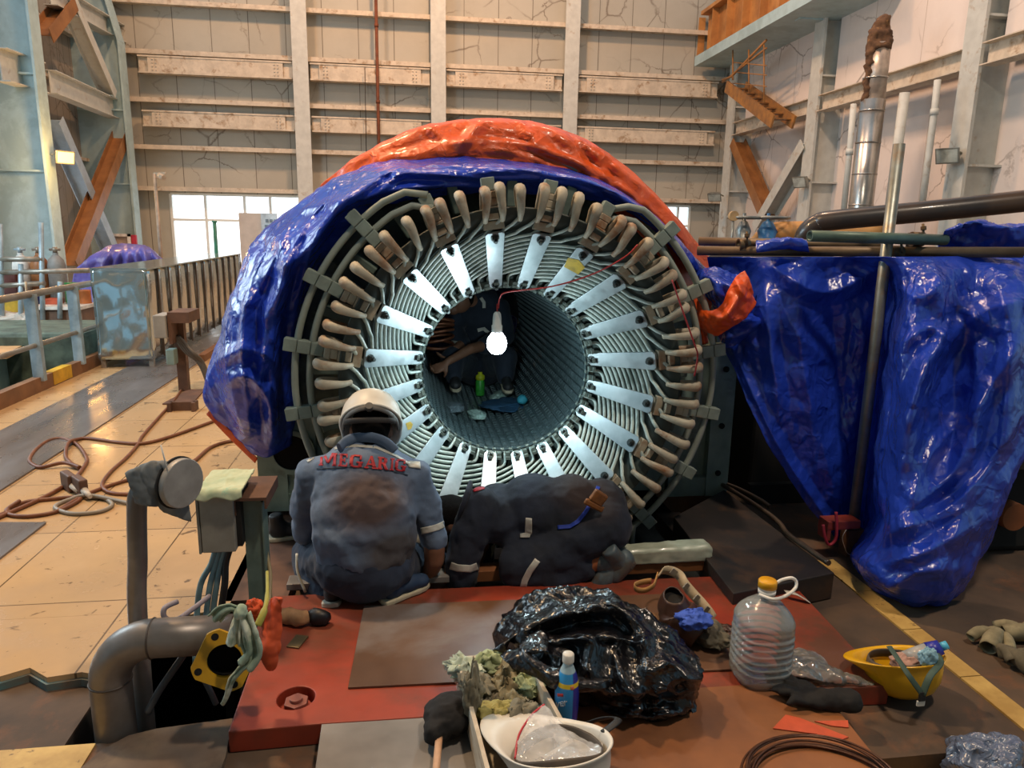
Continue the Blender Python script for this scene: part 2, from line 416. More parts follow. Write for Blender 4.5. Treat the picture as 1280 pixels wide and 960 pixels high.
b = MB(); b.prism([(x, y) for x, y in poly], FZ, FZ+.025); tag(b.build('concrete_patch', m_slab), 'chipped brown concrete slab beside the red plate corner', 'slab')
b = MB(); b.bx(-3.0, -1.04, 1.2, 2.235, FZ, FZ+.006); S(b.build('floor_paint', m_yel))
# yellow border tiles on the right
b = MB()
for i in range(4): b.bx(2.095, 2.185, 1.90+.34*i, 1.90+.34*i+.335, FZ, FZ+.008)
S(b.build('floor_border', m_yel))
b = MB(); b.bx(1.2, 3.2, .4, 1.86, -.30, -.165); S(b.build('floor_step', m_yel))
b = MB(); b.bx(1.2, 2.06, 1.2, 1.87, -.6, -.28); S(b.build('floor_base', m_pit))
# lower level at far left and the floor beyond it
b = MB(); b.bx(-12, -3.62, 1, 12, -3.2, -3.0); b.bx(-3.64, -3.60, -1.5, 12, -3.1, TZ-.1); b.bx(-12, -3.6, 11.6, 11.7, -3.1, -.2); b.bx(-12, -11.9, 1, 12, -3.1, 2); S(b.build('floor_lower', M('lower_floor', '5d625c', .8, var=.3)))
b = MB(); b.bx(-12, -3.62, 11.6, 22.6, -.25, TZ); S(b.build('floor_beyond', M('far_floor', 'b7a68e', .5, var=.2)))
# ---- walls
WY = 22.0
def zb(y, x=380, Y=WY): return pY(x, y, Y).z
ZT, ZB = 9.2, -3
w1 = (pY(205, 240, WY).x, pY(372, 240, WY).x, pY(290, 330, WY).z, pY(290, 243, WY).z)
w2 = (pY(838, 250, WY).x, pY(871, 250, WY).x, pY(860, 320, WY).z, pY(860, 257, WY).z)
b = MB(); y0, y1 = WY+.55, WY+.8
def wall_with_holes(b, x0, x1, z0, z1, holes):
    xs = sorted({x0, x1, *[h[0] for h in holes], *[h[1] for h in holes]}); zs = sorted({z0, z1, *[h[2] for h in holes], *[h[3] for h in holes]})
    for i in range(len(xs)-1):
        for j in range(len(zs)-1):
            cx, cz = (xs[i]+xs[i+1])/2, (zs[j]+zs[j+1])/2
            if not any(h[0] < cx < h[1] and h[2] < cz < h[3] for h in holes): b.bx(xs[i], xs[i+1], y0, y1, zs[j], zs[j+1])
wall_with_holes(b, -9.2, 10.6, -.3, ZT, [w1, w2]); wb = S(b.build('wall_back', m_wall))
for k, (w, nx, nz) in enumerate(((w1, (0, .26, .56, .76, 1), (0, .63, 1)), (w2, (0, .55, 1), (0, .6, 1)))):
    b = MB(); b.bx(w[0], w[1], WY+.66, WY+.69, w[2], w[3]); o = S(b.build(f'window_{k+1}', m_pane))
    b = MB()
    for t in nx: x = w[0]+(w[1]-w[0])*t; b.bx(x-.035, x+.035, WY+.52, WY+.65, w[2], w[3])
    for t in nz: z = w[2]+(w[3]-w[2])*t; b.bx(w[0], w[1], WY+.53, WY+.65, z-.035, z+.035)
    b.build('window_frame', m_winfr, o)
colx = [pY(377, 120, WY).x, pY(548, 100, WY).x, pY(714, 100, WY).x]
for X in colx:
    b = MB(); b.bx(X-.21, X+.21, WY-.02, WY+.02, -.2, ZT); b.bx(X-.02, X+.02, WY, WY+.55, -.2, ZT); S(b.build('column_back', m_steelb))
XL, XR = -7.45, 9.5
for y in (9, 71, 130, 188, 239):
    z = zb(y); b = MB(); b.bx(XL-1, XR+.5, WY+.22, WY+.55, z-.03, z+.03); b.bx(XL-1, XR+.5, WY+.20, WY+.235, z-.07, z+.05); S(b.build('girt_back', m_girt))
ends = [XL] + colx + [XR]
for (ya, yb) in ((77, 99), (144, 164)):
    z1, z0 = zb(ya), zb(yb)
    for k in range(4):
        xa, xb = ends[k]+.24, ends[k+1]-.24; b = MB()
        b.bx(xa, xb, WY+.08, WY+.30, z1-.04, z1); b.bx(xa, xb, WY+.08, WY+.30, z0, z0+.04); b.bx(xa+.25, xb-.25, WY+.10, WY+.14, z0, z1)
        for xe, sg in ((xa, 1), (xb, -1)):         # gusset with bolt rows
            b.bx(min(xe, xe+sg*.3), max(xe, xe+sg*.3), WY+.17, WY+.2, z0, z1)
            for i in range(2):
                for j in range(4): b.box((xe+sg*(.38+.09*i), WY+.09, z0+(z1-z0)*(.2+.2*j)), (.035, .03, .035))
        S(b.build('beam_back', m_girt))
b = MB(); x, y = pY(471, 60, WY).x, WY+.05
b.cyl((x, y, -.1), (x, y, ZT), .045, n=12)
for z in (3, 5, 7): b.cyl((x, y, z), (x, y, z+.08), .06, n=12)
tag(b.build('drain_pipe', M('rust_pipe', '6e3c22', .7)), 'thin rusty drain pipe running down the back wall', 'pipe')
b = MB(); a = pY(456, 84, WY-.1); c = pY(458, 195, WY-.1); b.cyl(a, c, .012, n=6); tag(b.build('hanging_cable', M('dark_cable', '2b2622', .7)), 'thin dark cable hanging down the back wall', 'cable')
# left wall, frames and bracing
XW = -8.7
b = MB(); b.bx(XW-.2, XW, 12.2, 22.6, 2.3, ZT); b.bx(XW-.2, XW, 12.2, 22.6, -3, -.2)
for ya, yb in ((15.9, 17.1), (19.6, 22.6)): b.bx(XW-.2, XW, ya, yb, -.2, 2.3)
S(b.build('wall_left', m_wallL))
for k, (ya, yb) in enumerate(((12.4, 15.9), (17.1, 19.6))):
    b = MB(); b.bx(XW-.14, XW-.11, ya, yb, -.2, 2.3); o = S(b.build(f'window_{k+3}', m_pane))
    b = MB()
    for t in (0, .5, 1): yy = ya+(yb-ya)*t; b.bx(XW-.1, XW, yy-.04, yy+.04, -.2, 2.3)
    for z in (-.16, 1.4, 2.26): b.bx(XW-.1, XW, ya, yb, z-.04, z+.04)
    b.build('window_frame', m_winfr, o)
c1 = pX(68, 260, XL); c2 = pX(170, 230, XL)
for cc in (c1, c2):
    b = MB(); yy = min(cc.y, 21.7); w = .2
    for (za, xa), (zc, xc) in zip(((-.2, 0), (6.2, 0), (7.2, -.22), (ZT, -.9))[:-1], ((6.2, 0), (7.2, -.22), (ZT, -.9))):
        b.beam((XL+xa, yy, za), (XL+xc, yy, zc), .05, .42, up=(0, 1, 0))
        b.add([(XW, yy, za), (XL+xa, yy, za), (XL+xc, yy, zc), (XW, yy, zc), (XW, yy+.04, za), (XL+xa, yy+.04, za), (XL+xc, yy+.04, zc), (XW, yy+.04, zc)], [(0, 1, 2, 3), (7, 6, 5, 4), (0, 4, 5, 1), (2, 6, 7, 3), (1, 5, 6, 2), (3, 7, 4, 0)])
    for z in (2.6, 4.5): b.bx(XW+.05, XL, yy-.14, yy, z-.02, z+.02)
    S(b.build('column_left', m_steell))
def lw(px, py, X=XL-.3): return pX(px, py, X)
def member(name, pts, w, h, mat, label, X, shape='i'):
    b = MB(); P = [pX(a, c, X) for a, c in pts]
    for a, c in zip(P, P[1:]): (b.ibeam if shape == 'i' else b.beam)(a, c, w, h, up=(1, 0, 0)) if shape != 'h' else b.ibeam(a, c, w, h)
    return S(b.build(name, mat), label)
member('beam_left', [(0, 80), (50, 97)], .3, .62, m_steelb, None, XL-.35, 'h')
member('beam_left', [(62, 102), (158, 143)], .3, .5, m_steelb, None, XL-.35, 'h')
member('brace_left', [(155, 160), (87, 332)], .3, .36, m_brace, None, XL-.25)
member('brace_left', [(66, 150), (140, 318)], .3, .36, m_braceb, None, XL-.5)
member('brace_left', [(52, 44), (84, 4)], .3, .4, m_brace, None, XL-.3)
member('brace_left', [(84, 0), (136, 118)], .26, .36, m_steelb, None, XL-.3)
member('beam_left', [(62, -8), (150, 42)], .3, .45, m_steelb, None, XL-.3, 'h')
b = MB()
for z in (3.2, 5.0, 6.3): b.bx(XW, XW+.18, 12.2, 22.5, z-.04, z+.04)
S(b.build('girt_left', m_girt))
# right wall, frames, bracing
XWR = 10.2
b = MB(); b.bx(XWR, XWR+.2, 5, 22.6, -3, 12); S(b.build('wall_right', m_wallR))
R1 = pX(1008, 220, XR); R2 = pX(1200, 180, XR); R3 = V((XR, 21.6, 0)); R0_ = V((XR, R2.y-4.7, 0))
for cc in (R1, R2, R3, R0_):
    b = MB(); b.bx(XR-.03, XR+.03, cc.y-.22, cc.y+.22, -.2, 12); b.bx(XR, XWR, cc.y-.02, cc.y+.02, -.2, 12)
    for z in (2.8, 5.2): b.bx(XR, XWR, cc.y-.2, cc.y-.02, z-.02, z+.02)
    S(b.build('column_right', m_steelb))
ys = [R3.y, R1.y, R2.y, R0_.y]
za, zc = pX(1100, 95, XR).z, pX(1100, 118, XR).z
for k in range(3):
    b = MB(); b.ibeam((XR+.1, ys[k]-.25, (za+zc)/2), (XR+.1, ys[k+1]+.25, (za+zc)/2), .3, za-zc); S(b.build('beam_right', m_girt))
# plaster dado line: upper white panels proud of the wall
b = MB()
for k in range(3): b.bx(XR+.35, XR+.6, ys[k+1]+.24, ys[k]-.24, za+.02, 12)
S(b.build('panel_right', m_wallR))
b = MB(); b.ibeam(pX(922, 178, XR+.1), pX(962, 272, XR+.1), .3, .4, up=(1, 0, 0)); S(b.build('brace_right', m_brace))
b = MB(); b.ibeam(pX(1012, 180, XR+.1), pX(950, 285, XR+.1), .3, .4, up=(1, 0, 0)); S(b.build('brace_right', m_steelb))
# crane runway girder
g0, g1 = pX(898, 62, 8.9), pX(1085, -55, 8.9)
zt = g0.z
b = MB(); b.bx(8.6, 9.2, g1.y, 22.2, zt-.05, zt); b.bx(8.85, 8.95, g1.y, 22.2, zt, zt+1.1); b.bx(8.6, 9.2, g1.y, 22.2, zt+1.1, zt+1.2)
for i in range(12): b.bx(8.65, 8.85, g1.y+i*1.0, g1.y+i*1.0+.03, zt, zt+1.1)
S(b.build('beam_crane', M('crane_girder', 'c08a4e', .5, col2='9a6a3c', scale=2)))
b = MB(); b.bx(8.9, XR, R1.y-.12, R1.y+.12, zt-.35, zt-.05); b.bx(8.5, XR+.4, g1.y, 22.2, zt-.32, zt-.05); S(b.build('beam_bracket', m_steell))
# access stair by the far corner
def R8(px, py): return pX(px, py, 8.75)
m_st = M('stair_steel', 'a5743c', .5, col2='7c5a3a', scale=4)
t = thing('access_stair', 'small tan steel stair with handrail up in the far right corner', 'stair', R8(935, 140))
a, c = R8(908, 108), R8(966, 152)
for dx in (0, .55):
    b = MB(); b.beam(a+V((dx, 0, 0)), c+V((dx, 0, 0)), .05, .3); b.build('stringer', m_st, t)
for i in range(7):
    q = a.lerp(c, (i+.5)/7); b = MB(); b.box((q.x+.27, q.y, q.z), (.52, .22, .03)); b.build('tread', m_st, t)
b = MB(); b.tube([R8(903, 100), R8(914, 96), R8(958, 50)], .03, 8); b.tube([R8(903, 103), R8(958, 60)], .025, 8); b.build('handrail', m_st, t)
b = MB()
for x0_, y0_, y1_ in ((916, 62, 100), (936, 62, 115), (955, 56, 128)): b.cyl(R8(x0_, y0_), R8(x0_, y1_), .02, n=6)
for y_ in (78, 90, 104): b.cyl(R8(916, y_), R8(958, y_+4), .015, n=6)
b.build('railing', m_st, t)
# silver duct with torn lagging, and wall pipes
D = pX(1078, 240, 8.3); m_duct = M('duct_sheet', 'c9c8c4', .28, .85, col2='9f9d98', scale=2, bmp=.15, bsc=3, bd=.02)
t = thing('exhaust_duct', 'tall silver sheet-clad duct with torn brown lagging at its top', 'duct', (D.x, D.y, FZ))
zt_ = pX(1080, 62, 8.3).z; zk = pX(1080, 128, 8.3).z; rr = .19*1.0
b = MB(); b.cyl((D.x, D.y, FZ), (D.x, D.y, zk), rr*1.12, n=28)
for i in range(9): z = FZ+i*.55; b.cyl((D.x, D.y, z), (D.x, D.y, z+.025), rr*1.15, n=28)
b.build('cladding', m_duct, t)
b = MB(); b.cyl((D.x+.02, D.y, zk), (D.x+.02, D.y, zt_), rr*.95, n=28); b.build('inner_pipe', M('grey_duct', 'b8aca0', .4, .5), t)
def torn(p, n): return p+n*(.06*crease(p, 5, 2))
b = MB(); b.cyl((D.x, D.y, zt_-.1), (D.x+.05, D.y, zt_+.45), rr*1.02, rr*.35, 20); b.cyl((D.x-.15, D.y, zt_-1.0), (D.x-.12, D.y, zt_+.2), .05, .09, 12); b.cyl((D.x-.13, D.y, zt_+.1), (D.x-.02, D.y, zt_+.4), .09, .06, 12)
blob('lagging', b, M('torn_lagging', '6e5138', .9, col2='463224', scale=9, col3='9a7448', s3=6, lo3=.6, hi3=.7), t, .04, 2, torn)
for (pts, r, X, nm, lb) in (([(1131, 116), (1108, 292)], .085, 8.6, 'wall_pipe', 'grey vertical pipe just right of the silver duct'), ([(1172, 100), (1168, 140), (1160, 200), (1152, 262)], .055, 8.8, 'wall_pipe', 'thin grey pipe on the right wall before the near column'), ([(1067, 130), (1062, 190), (1052, 290)], .05, 7.6, 'wall_pipe', 'slim grey-green pipe standing in front of the silver duct')):
    b = MB(); b.tube([pX(a, c, X) for a, c in pts], r, 12)
    P = pX(*pts[1], X); b.tube([P+V((0, 0, -.05)), P+V((0, 0, .05))], r*1.25, 12)
    tag(b.build(nm, m_steelb), lb, 'pipe', 'pipes on the right wall')
# big dark pipe with elbow
b = MB(); P = [V((pY(1003, 312, 7.4).x, 7.4, FZ)), pY(1003, 345, 7.4), pY(1003, 312, 7.4), pY(1008, 292, 7.35), pY(1022, 280, 7.3), pY(1045, 275, 7.2), pY(1180, 262, 6.7), pY(1420, 236, 6.0)]
b.tube(cr(P, 6), .105, 18); tag(b.build('process_pipe', M('black_pipe', '2c2a2b', .35, col2='4a3b30', scale=2, coat=.3)), 'thick black pipe with an elbow running across above the scaffold', 'pipe')
b = MB(); P = [pY(946, 312, 8.2), pY(960, 296, 8.1), pY(985, 291, 8.0), pY(1100, 292, 7.6)]
b.tube(cr(P, 6), .13, 18); tag(b.build('lagged_pipe', M('orange_lagging', 'c99a5e', .6, col2='b57f45', scale=4, bmp=.3, bsc=12)), 'tan lagged pipe bend below the black pipe', 'pipe')
# floodlights on the right-hand columns and the lit lamp on the left column
m_lampg = M('lamp_housing', '8b8f88', .4, .4); m_glass = M('lamp_glass', 'aebab6', .15)
def flood(P, dirn, label, lit=False):
    t = thing('floodlight', label, 'floodlight', P, 'floodlights on the columns')
    d = V(dirn).normalized(); x, y = frame_z(d); R = Matrix((x, y, d)).transposed()
    b = MB(); b.add([R @ V(q)+P for q in ((-.2, -.14, 0), (.2, -.14, 0), (.2, .14, 0), (-.2, .14, 0), (-.13, -.09, -.16), (.13, -.09, -.16), (.13, .09, -.16), (-.13, .09, -.16))], [(0, 1, 2, 3), (7, 6, 5, 4), (0, 4, 5, 1), (1, 5, 6, 2), (2, 6, 7, 3), (3, 7, 4, 0)]); b.build('housing', m_lampg, t, bev=.01)
    b = MB(); b.add([R @ V(q)+P for q in ((-.17, -.11, .006), (.17, -.11, .006), (.17, .11, .006), (-.17, .11, .006))], [(0, 1, 2, 3)]); b.build('lamp_glass', emit('sodium_glow', 'ffbe6a', 4) if lit else m_glass, t)
    b = MB(); b.tube([P-d*.1, P-d*.2+V((0, 0, .05)), P+V((.28 if dirn[0] < 0 else -.28, 0, .05))], .02, 8); b.build('bracket', m_lampg, t)
flood(pX(1184, 195, XR-.3), (-.8, -.45, -.35), 'grey floodlight on the nearest right-hand column')
flood(pX(999, 228, XR-.3), (-.8, -.3, -.35), 'grey floodlight on the column left of the silver duct')
flood(pX(893, 247, 8.9), (-.5, -.7, -.6), 'grey floodlight in the far right corner above the valves')
flood(pX(82, 197, XL+.35), (.75, -.55, -.2), 'glowing orange floodlight on the left column', True)
# ================================================================ generator stator
AX = V((.50, 3.75, .855))
def pol(r, a, y=0.): return AX + V((r*cos(a), y, r*sin(a)))
def cone(r): return -(r-.48)*1.02
m_core = M('core_laminations', '5f7073', .42, .35, col2='3f4f52', scale=14, ax=(1, 6, 1))
m_bar = M('insulated_bar', 'c6d2ca', .38, var=.1, col3='7f8c84', s3=8, lo3=.5, hi3=.7)
m_strap = M('aluminium_strap', 'b4bdc0', .42, .75, col2='98a3a6', scale=9, rv=.08)
m_bolt = M('dark_bolt', '4b5150', .4, .7)
m_loop = M('coil_end_tape', 'b9ae98', .6, col2='958b78', scale=7, col3='8a5f3c', s3=5, lo3=.5, hi3=.66)
m_blk = M('grey_block', '7d8a82', .65, var=.15, scale=9, col3='8c6a48', s3=6, lo3=.6, hi3=.72)
m_ring = M('ring_lead', '8a938a', .55, var=.1)
m_frame = M('green_frame', '8aa198', .5, col2='6f857d', scale=4, col3='403a30', s3=3, lo3=.58, hi3=.75, bmp=.1)
m_shade = M('end_shield', '64766c', .6, col2='44524c', scale=6, col3='5a4a3a', s3=4, lo3=.6, hi3=.7)
st = thing('generator_stator', 'open end of a large generator stator showing its ring of coil ends and metal straps', 'generator', (AX.x, AX.y, -.05))
# bore with slots, wedges and vent ducts
NS = 60; b = MB(); prof = []
for k in range(NS):
    a0 = 2*pi*k/NS
    for da, r in ((.0, .438), (.55, .438), (.58, .452), (.96, .452)): prof.append((r, a0+da*2*pi/NS))
rowsY = [0.0]; y = .05
while y < 2.5: rowsY += [y, y+.002, y+.012, y+.014]; y += .052
G = []
for i, yy in enumerate(rowsY):
    deep = i > 0 and (i-1) % 4 in (1, 2)
    G.append([pol(r+(.012 if deep and r < .445 else 0), a, yy) for r, a in prof])
b.grid(G, smooth=False, closeu=True); b.build('core_bore', m_core, st)
b = MB()
for k in range(NS):
    a = 2*pi*(k+.27)/NS
    for j, (r, yy) in enumerate(((.452, -.012), (.470, -.03))):
        c = pol(r, a, yy); R = Matrix.Rotation(-(a-pi/2), 3, 'Y')
        b.box(c, (.024, .05, .014), R)
b.ring(AX+V((0, .02, 0)), AX+V((0, .05, 0)), .62, .44, 60)
b.build('finger_plate', M('finger_plate', '8d9a92', .45, .2, col2='6c7770', scale=20), st)
# winding: involute bars, shown one by one
def barpath(k):
    a0 = 2*pi*k/NS; P = []
    P.append(pol(.452, a0, .01)); P.append(pol(.470, a0, -.005))
    P.append(pol(.500, a0, cone(.5))); P.append(pol(.512, a0-rad(.7), cone(.512))); P.append(pol(.520, a0-rad(2.2), cone(.52)))
    for i in range(1, 13):
        t = i/12; r = .522+(.722-.522)*t; P.append(pol(r, a0-rad(3.2+57*t), cone(r)))
    P.append(pol(.737, a0-rad(61.6), cone(.735))); e_ = a0-rad(64)+rad(-3.0); P.append(pol(.765, (a0-rad(62.4)+e_)/2, cone(.76))); P.append(pol(.80, e_, cone(.79)))
    return P
for k in range(NS):
    b = MB(); P = barpath(k); b.tube(P, .0076, 8, asp=(1.0, 1.25)); b.build('winding_bar', m_bar, st)
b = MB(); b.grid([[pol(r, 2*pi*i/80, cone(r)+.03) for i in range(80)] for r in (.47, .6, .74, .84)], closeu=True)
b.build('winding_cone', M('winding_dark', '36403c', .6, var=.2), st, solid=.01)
# coil-end loops
for k in range(NS):
    a = 2*pi*k/NS - rad(64) + rad(-3.0); rnd = random.Random(k); tw = rad(rnd.uniform(-1.5, 1.5)); L = .125+.02*rnd.random(); sk = rnd.uniform(-.01, .012)
    P = [pol(.785, a, cone(.785)+.005), pol(.82, a+tw*.3, cone(.8)-.03), pol(.82+L*.5, a+tw, cone(.8)-.055+sk), pol(.80+L*.88, a+tw, cone(.8)-.05+sk), pol(.80+L, a+tw, cone(.8)-.015+sk), pol(.80+L*.9, a+tw, cone(.8)+.02), pol(.82+L*.3, a+tw*.4, cone(.8)+.05), pol(.80, a, cone(.8)+.07)]
    P = cr(P, 4); n = len(P); rs = [.013+.011*sin(pi*min(1, max(0, (i-2)/(n-5)))) for i in range(n)]
    b = MB(); up = V((-sin(a), 0, cos(a))); b.tube(P, rs, 10, asp=(1.05, .85), up=up); b.build('coil_loop', m_loop, st)
# straps, their bolts, packing blocks and outer clamp blocks
ST = [8+18*k for k in range(20)]
dr = V((cos(0), 0, 0))
def strap_frame(a):                            # along, across, outward normal of the cone
    er = V((cos(a), 0, sin(a))); et = V((-sin(a), 0, cos(a)))
    al = (er + V((0, -1.02, 0))).normalized(); no_ = et.cross(al).normalized()
    if no_.y > 0: no_ = -no_
    return al, et, no_
m_yt = M('yellow_tape', 'c2a22c', .5, var=.2, scale=30)
for deg in ST:
    a = rad(deg); al, et, nn = strap_frame(a)
    p0 = pol(.468, a, cone(.468))+nn*.016; p1 = pol(.748, a, cone(.748))+nn*.016
    w0, w1 = .034, .047; b = MB(); vs = []
    for h in (0, .012):
        for p, wd in ((p0, w0), (p1, w1)):
            ch = .012 if p is p1 else .014
            s = 1 if p is p1 else -1
            vs += [p-et*wd-al*s*ch+nn*h, p-et*(wd-ch)+nn*h, p+et*(wd-ch)+nn*h, p+et*wd-al*s*ch+nn*h]
    loop = [1, 2, 3, 7, 6, 5, 4, 0]
    b.add(vs, [loop[::-1], [i+8 for i in loop]]+[(loop[i], loop[(i+1) % 8], loop[(i+1) % 8]+8, loop[i]+8) for i in range(8)])
    sp = b.build('strap', m_strap, st, bev=.0015)
    for p in (p0+al*.022, p1-al*.032):
        b = MB(); q = p+nn*.012
        b.cyl(q, q+nn*.004, .021, n=18); b.cyl(q+nn*.004, q+nn*.02, .0155, n=6, smooth=False); b.cyl(q+nn*.02, q+nn*.032, .0085, n=12); b.build('bolt', m_bolt, sp)
    if deg in (62, 206):
        c = p0.lerp(p1, .72 if deg == 62 else .45)+nn*.0135; b = MB()
        if deg == 62: b.add([c-al*.042-et*.046, c+al*.02-et*.05, c+al*.042+et*.0, c+al*.02+et*.05, c-al*.045+et*.036], [(0, 1, 2, 3, 4)])
        else: b.add([c-al*.02-et*.012, c+al*.012-et*.02, c+al*.02+et*.016, c-al*.004+et*.022, c-al*.026+et*.008], [(0, 1, 2, 3, 4)])
        b.build('tape_patch', m_yt, sp)
    R = Matrix.Rotation(-(a-pi/2), 3, 'Y')
    b = MB()
    for r, ww, hh, yy in ((.765, .10, .04, .0), (.805, .050, .03, -.03), (.838, .060, .03, -.03), (.872, .048, .035, -.02), (.905, .056, .03, -.02)):
        b.box(pol(r, a, cone(.78)+yy+.045), (ww, .07, hh), R)
    b.build('clamp_block', m_loop, st, bev=.004)
    b = MB(); top = 60 < deg < 125
    for i in range(1 if top else 3): b.box(pol(.955+.064*i, a, -.24), (.062, .055, .061), R)
    if not top: b.box(pol(1.02, a, -.20), (.03, .04, .2), R)
    b.build('ring_block', m_blk, st, bev=.004)
# ring leads
def arc(r, d0, d1, y): return [pol(r, rad(d0+(d1-d0)*i/60), y) for i in range(61)]
for r, y in ((.985, -.235), (1.055, -.235)):
    b = MB(); P = arc(r, 126, 298, y); P = [pol(r*.93, rad(115), y-.03), pol(r*.985, rad(120), y-.01)]+P
    b.tube(P, .017, 10); b.build('ring_lead', m_ring, st)
    P = [pol(r*.9, rad(62), y), pol(r*.97, rad(57), y)]+arc(r, 53, -46, y)
    x = P[-1].x-.035; P += [V((x-.025, P[-1].y, P[-1].z-.05)), V((x-.03, P[-1].y, P[-1].z-.12)), V((x-.03, P[-1].y, -.2))]
    b = MB(); b.tube(P, .017, 10); b.build('ring_lead', m_ring, st)
# end shield recess and frame
b = MB(); b.grid([[pol(r, 2*pi*i/96, y) for i in range(96)] for r, y in ((.62, .08), (.82, .12), (.84, .30), (1.13, .34), (1.15, .34))], closeu=True); b.build('end_shield', m_shade, st)
for k in range(24):
    b = MB(); a = 2*pi*k/24; q = pol(1.05, a, .34); b.cyl(q, q+V((0, -.02, 0)), .04, n=20); b.cyl(q+V((0, -.02, 0)), q+V((0, -.06, 0)), .024, n=6, smooth=False); b.build('shield_bolt', m_shade, st)
for k in range(20):
    b = MB(); a = rad(17+18*k); R = Matrix.Rotation(-(a-pi/2), 3, 'Y'); b.box(pol(.93, a, .14), (.05, .3, .16), R); b.build('support_bracket', m_shade, st, bev=.006)
XL_, XR_, Yf = -.86, 1.93, 4.08
b = MB(); n = 72; R0_ = 1.15
out = []
for i in range(n):
    a = 2*pi*i/n; c, s = cos(a), sin(a)
    if s > .05: r = 1.17
    else:
        r = min(1.43/max(abs(c), 1e-3) if c > 0 else 1.36/max(abs(c), 1e-3), (AX.z-.03)/max(-s, 1e-3) if s < 0 else 9, 9)
    out.append(AX+V((r*c, Yf-AX.y, r*s)))
inn = [pol(1.14 if sin(2*pi*i/n) > -.65 else (AX.z-.06)/-sin(2*pi*i/n) if (AX.z-.06)/-sin(2*pi*i/n) < 1.15 else 1.15, 2*pi*i/n, Yf-AX.y) for i in range(n)]
b.grid([out, inn, [p+V((0, .12, 0)) for p in inn]], smooth=False, closeu=True)
b.grid([out, [p+V((0, 2.4, 0)) for p in out]], smooth=False, closeu=True)
for x0, x1 in ((-.86, -.70), (1.79, 1.93)): b.bx(x0, x1, Yf-.06, Yf+.1, .0, 1.1)
b.bx(1.55, 1.93, Yf-.05, Yf+.3, .0, .12); b.bx(-.86, -.3, Yf-.05, Yf+.3, .0, .1)
b.build('frame', m_frame, st)
for (x, zz) in [(1.86, z) for z in (.15, .45, .8, 1.0)]:
    b = MB(); b.cyl((x, Yf-.062, zz), (x, Yf-.07, zz), .018, n=16); b.build('bolt_hole', M('black_hole', '0a0a0a', .9), st)
hc = pY(365, 565, Yf-.05)
b = MB(); b.ring(hc+V((0, -.02, 0)), hc+V((0, .0, 0)), .128, .10, 40); b.box(hc+V((.0, .02, -.05)), (.26, .02, .5)); b.build('port_flange', m_frame, st)
b = MB(); b.cyl(hc+V((0, -.012, 0)), hc+V((0, -.004, 0)), .103, n=40); b.build('port_opening', M('port_black', '040404', 1), st)
# ---------------------------------------------------------------- tarpaulins over the stator
m_blue = tarp('blue_tarpaulin', '2444c0', 7, .27, .08)
m_oran = tarp('orange_tarpaulin', 'ec5c16', 6, .48, .2)
def P3(L): return [pY(x, y, Y) for x, y, Y in L]
# orange sheet
rows = [P3([(402, 262, 4.04), (440, 240, 4.04), (486, 222, 4.03), (540, 212, 4.02), (600, 210, 4.02), (660, 217, 4.02), (712, 232, 4.03), (758, 258, 4.03), (806, 300, 4.04), (838, 340, 4.05), (852, 372, 4.05)]),
        P3([(398, 240, 4.22), (440, 208, 4.18), (490, 188, 4.15), (545, 176, 4.12), (602, 175, 4.1), (660, 182, 4.1), (716, 198, 4.12), (772, 226, 4.14), (828, 272, 4.18), (868, 318, 4.22), (890, 340, 4.26)]),
        P3([(404, 229, 4.32), (448, 195, 4.3), (498, 168, 4.28), (550, 153, 4.26), (606, 148, 4.25), (662, 152, 4.25), (716, 168, 4.26), (770, 198, 4.28), (822, 246, 4.3), (868, 300, 4.32), (897, 338, 4.34)]),
        [p*1 for p in P3([(412, 232, 5.2), (455, 200, 5.2), (505, 178, 5.2), (555, 166, 5.2), (606, 162, 5.2), (660, 166, 5.2), (710, 180, 5.2), (760, 208, 5.2), (808, 252, 5.2), (845, 300, 5.2), (868, 340, 5.2)])],
        P3([(420, 240, 6.2), (460, 215, 6.2), (508, 195, 6.2), (555, 184, 6.2), (604, 180, 6.2), (652, 184, 6.2), (700, 196, 6.2), (745, 220, 6.2), (790, 260, 6.2), (820, 305, 6.2), (840, 345, 6.2)])]
G = ridges(crumple_grid(loft(rows, 260, 100), .009, 5, 3, an=(1.3, .5, .6)), [([(470, 200), (540, 184), (640, 178), (740, 212), (825, 272), (870, 330)], .06, 9), ([(535, 155), (552, 172), (600, 178)], .05, 9), ([(610, 150), (590, 166), (575, 184)], .05, 10), ([(690, 158), (722, 196), (745, 232)], .05, 11), ([(742, 180), (772, 214), (795, 252)], .06, 12), ([(798, 222), (822, 256), (842, 292)], .06, 12), ([(835, 262), (856, 296), (880, 332)], .05, 10), ([(650, 152), (668, 176), (700, 196)], .05, 10), ([(430, 212), (470, 190), (520, 172)], .04, 8), ([(500, 200), (560, 190), (640, 190), (720, 222)], .05, 6), ([(560, 165), (640, 166), (700, 182)], .03, 5), ([(720, 170), (745, 196), (760, 220)], .04, 6), ([(770, 205), (800, 238), (818, 268)], .05, 7), ([(820, 245), (845, 280), (862, 312)], .04, 7), ([(760, 190), (782, 204), (806, 224)], -.03, 6)])
b = MB(); b.grid(G); tag(b.build('orange_tarpaulin', m_oran, solid=.003), 'glossy orange tarpaulin arched over the top of the stator', 'tarpaulin')
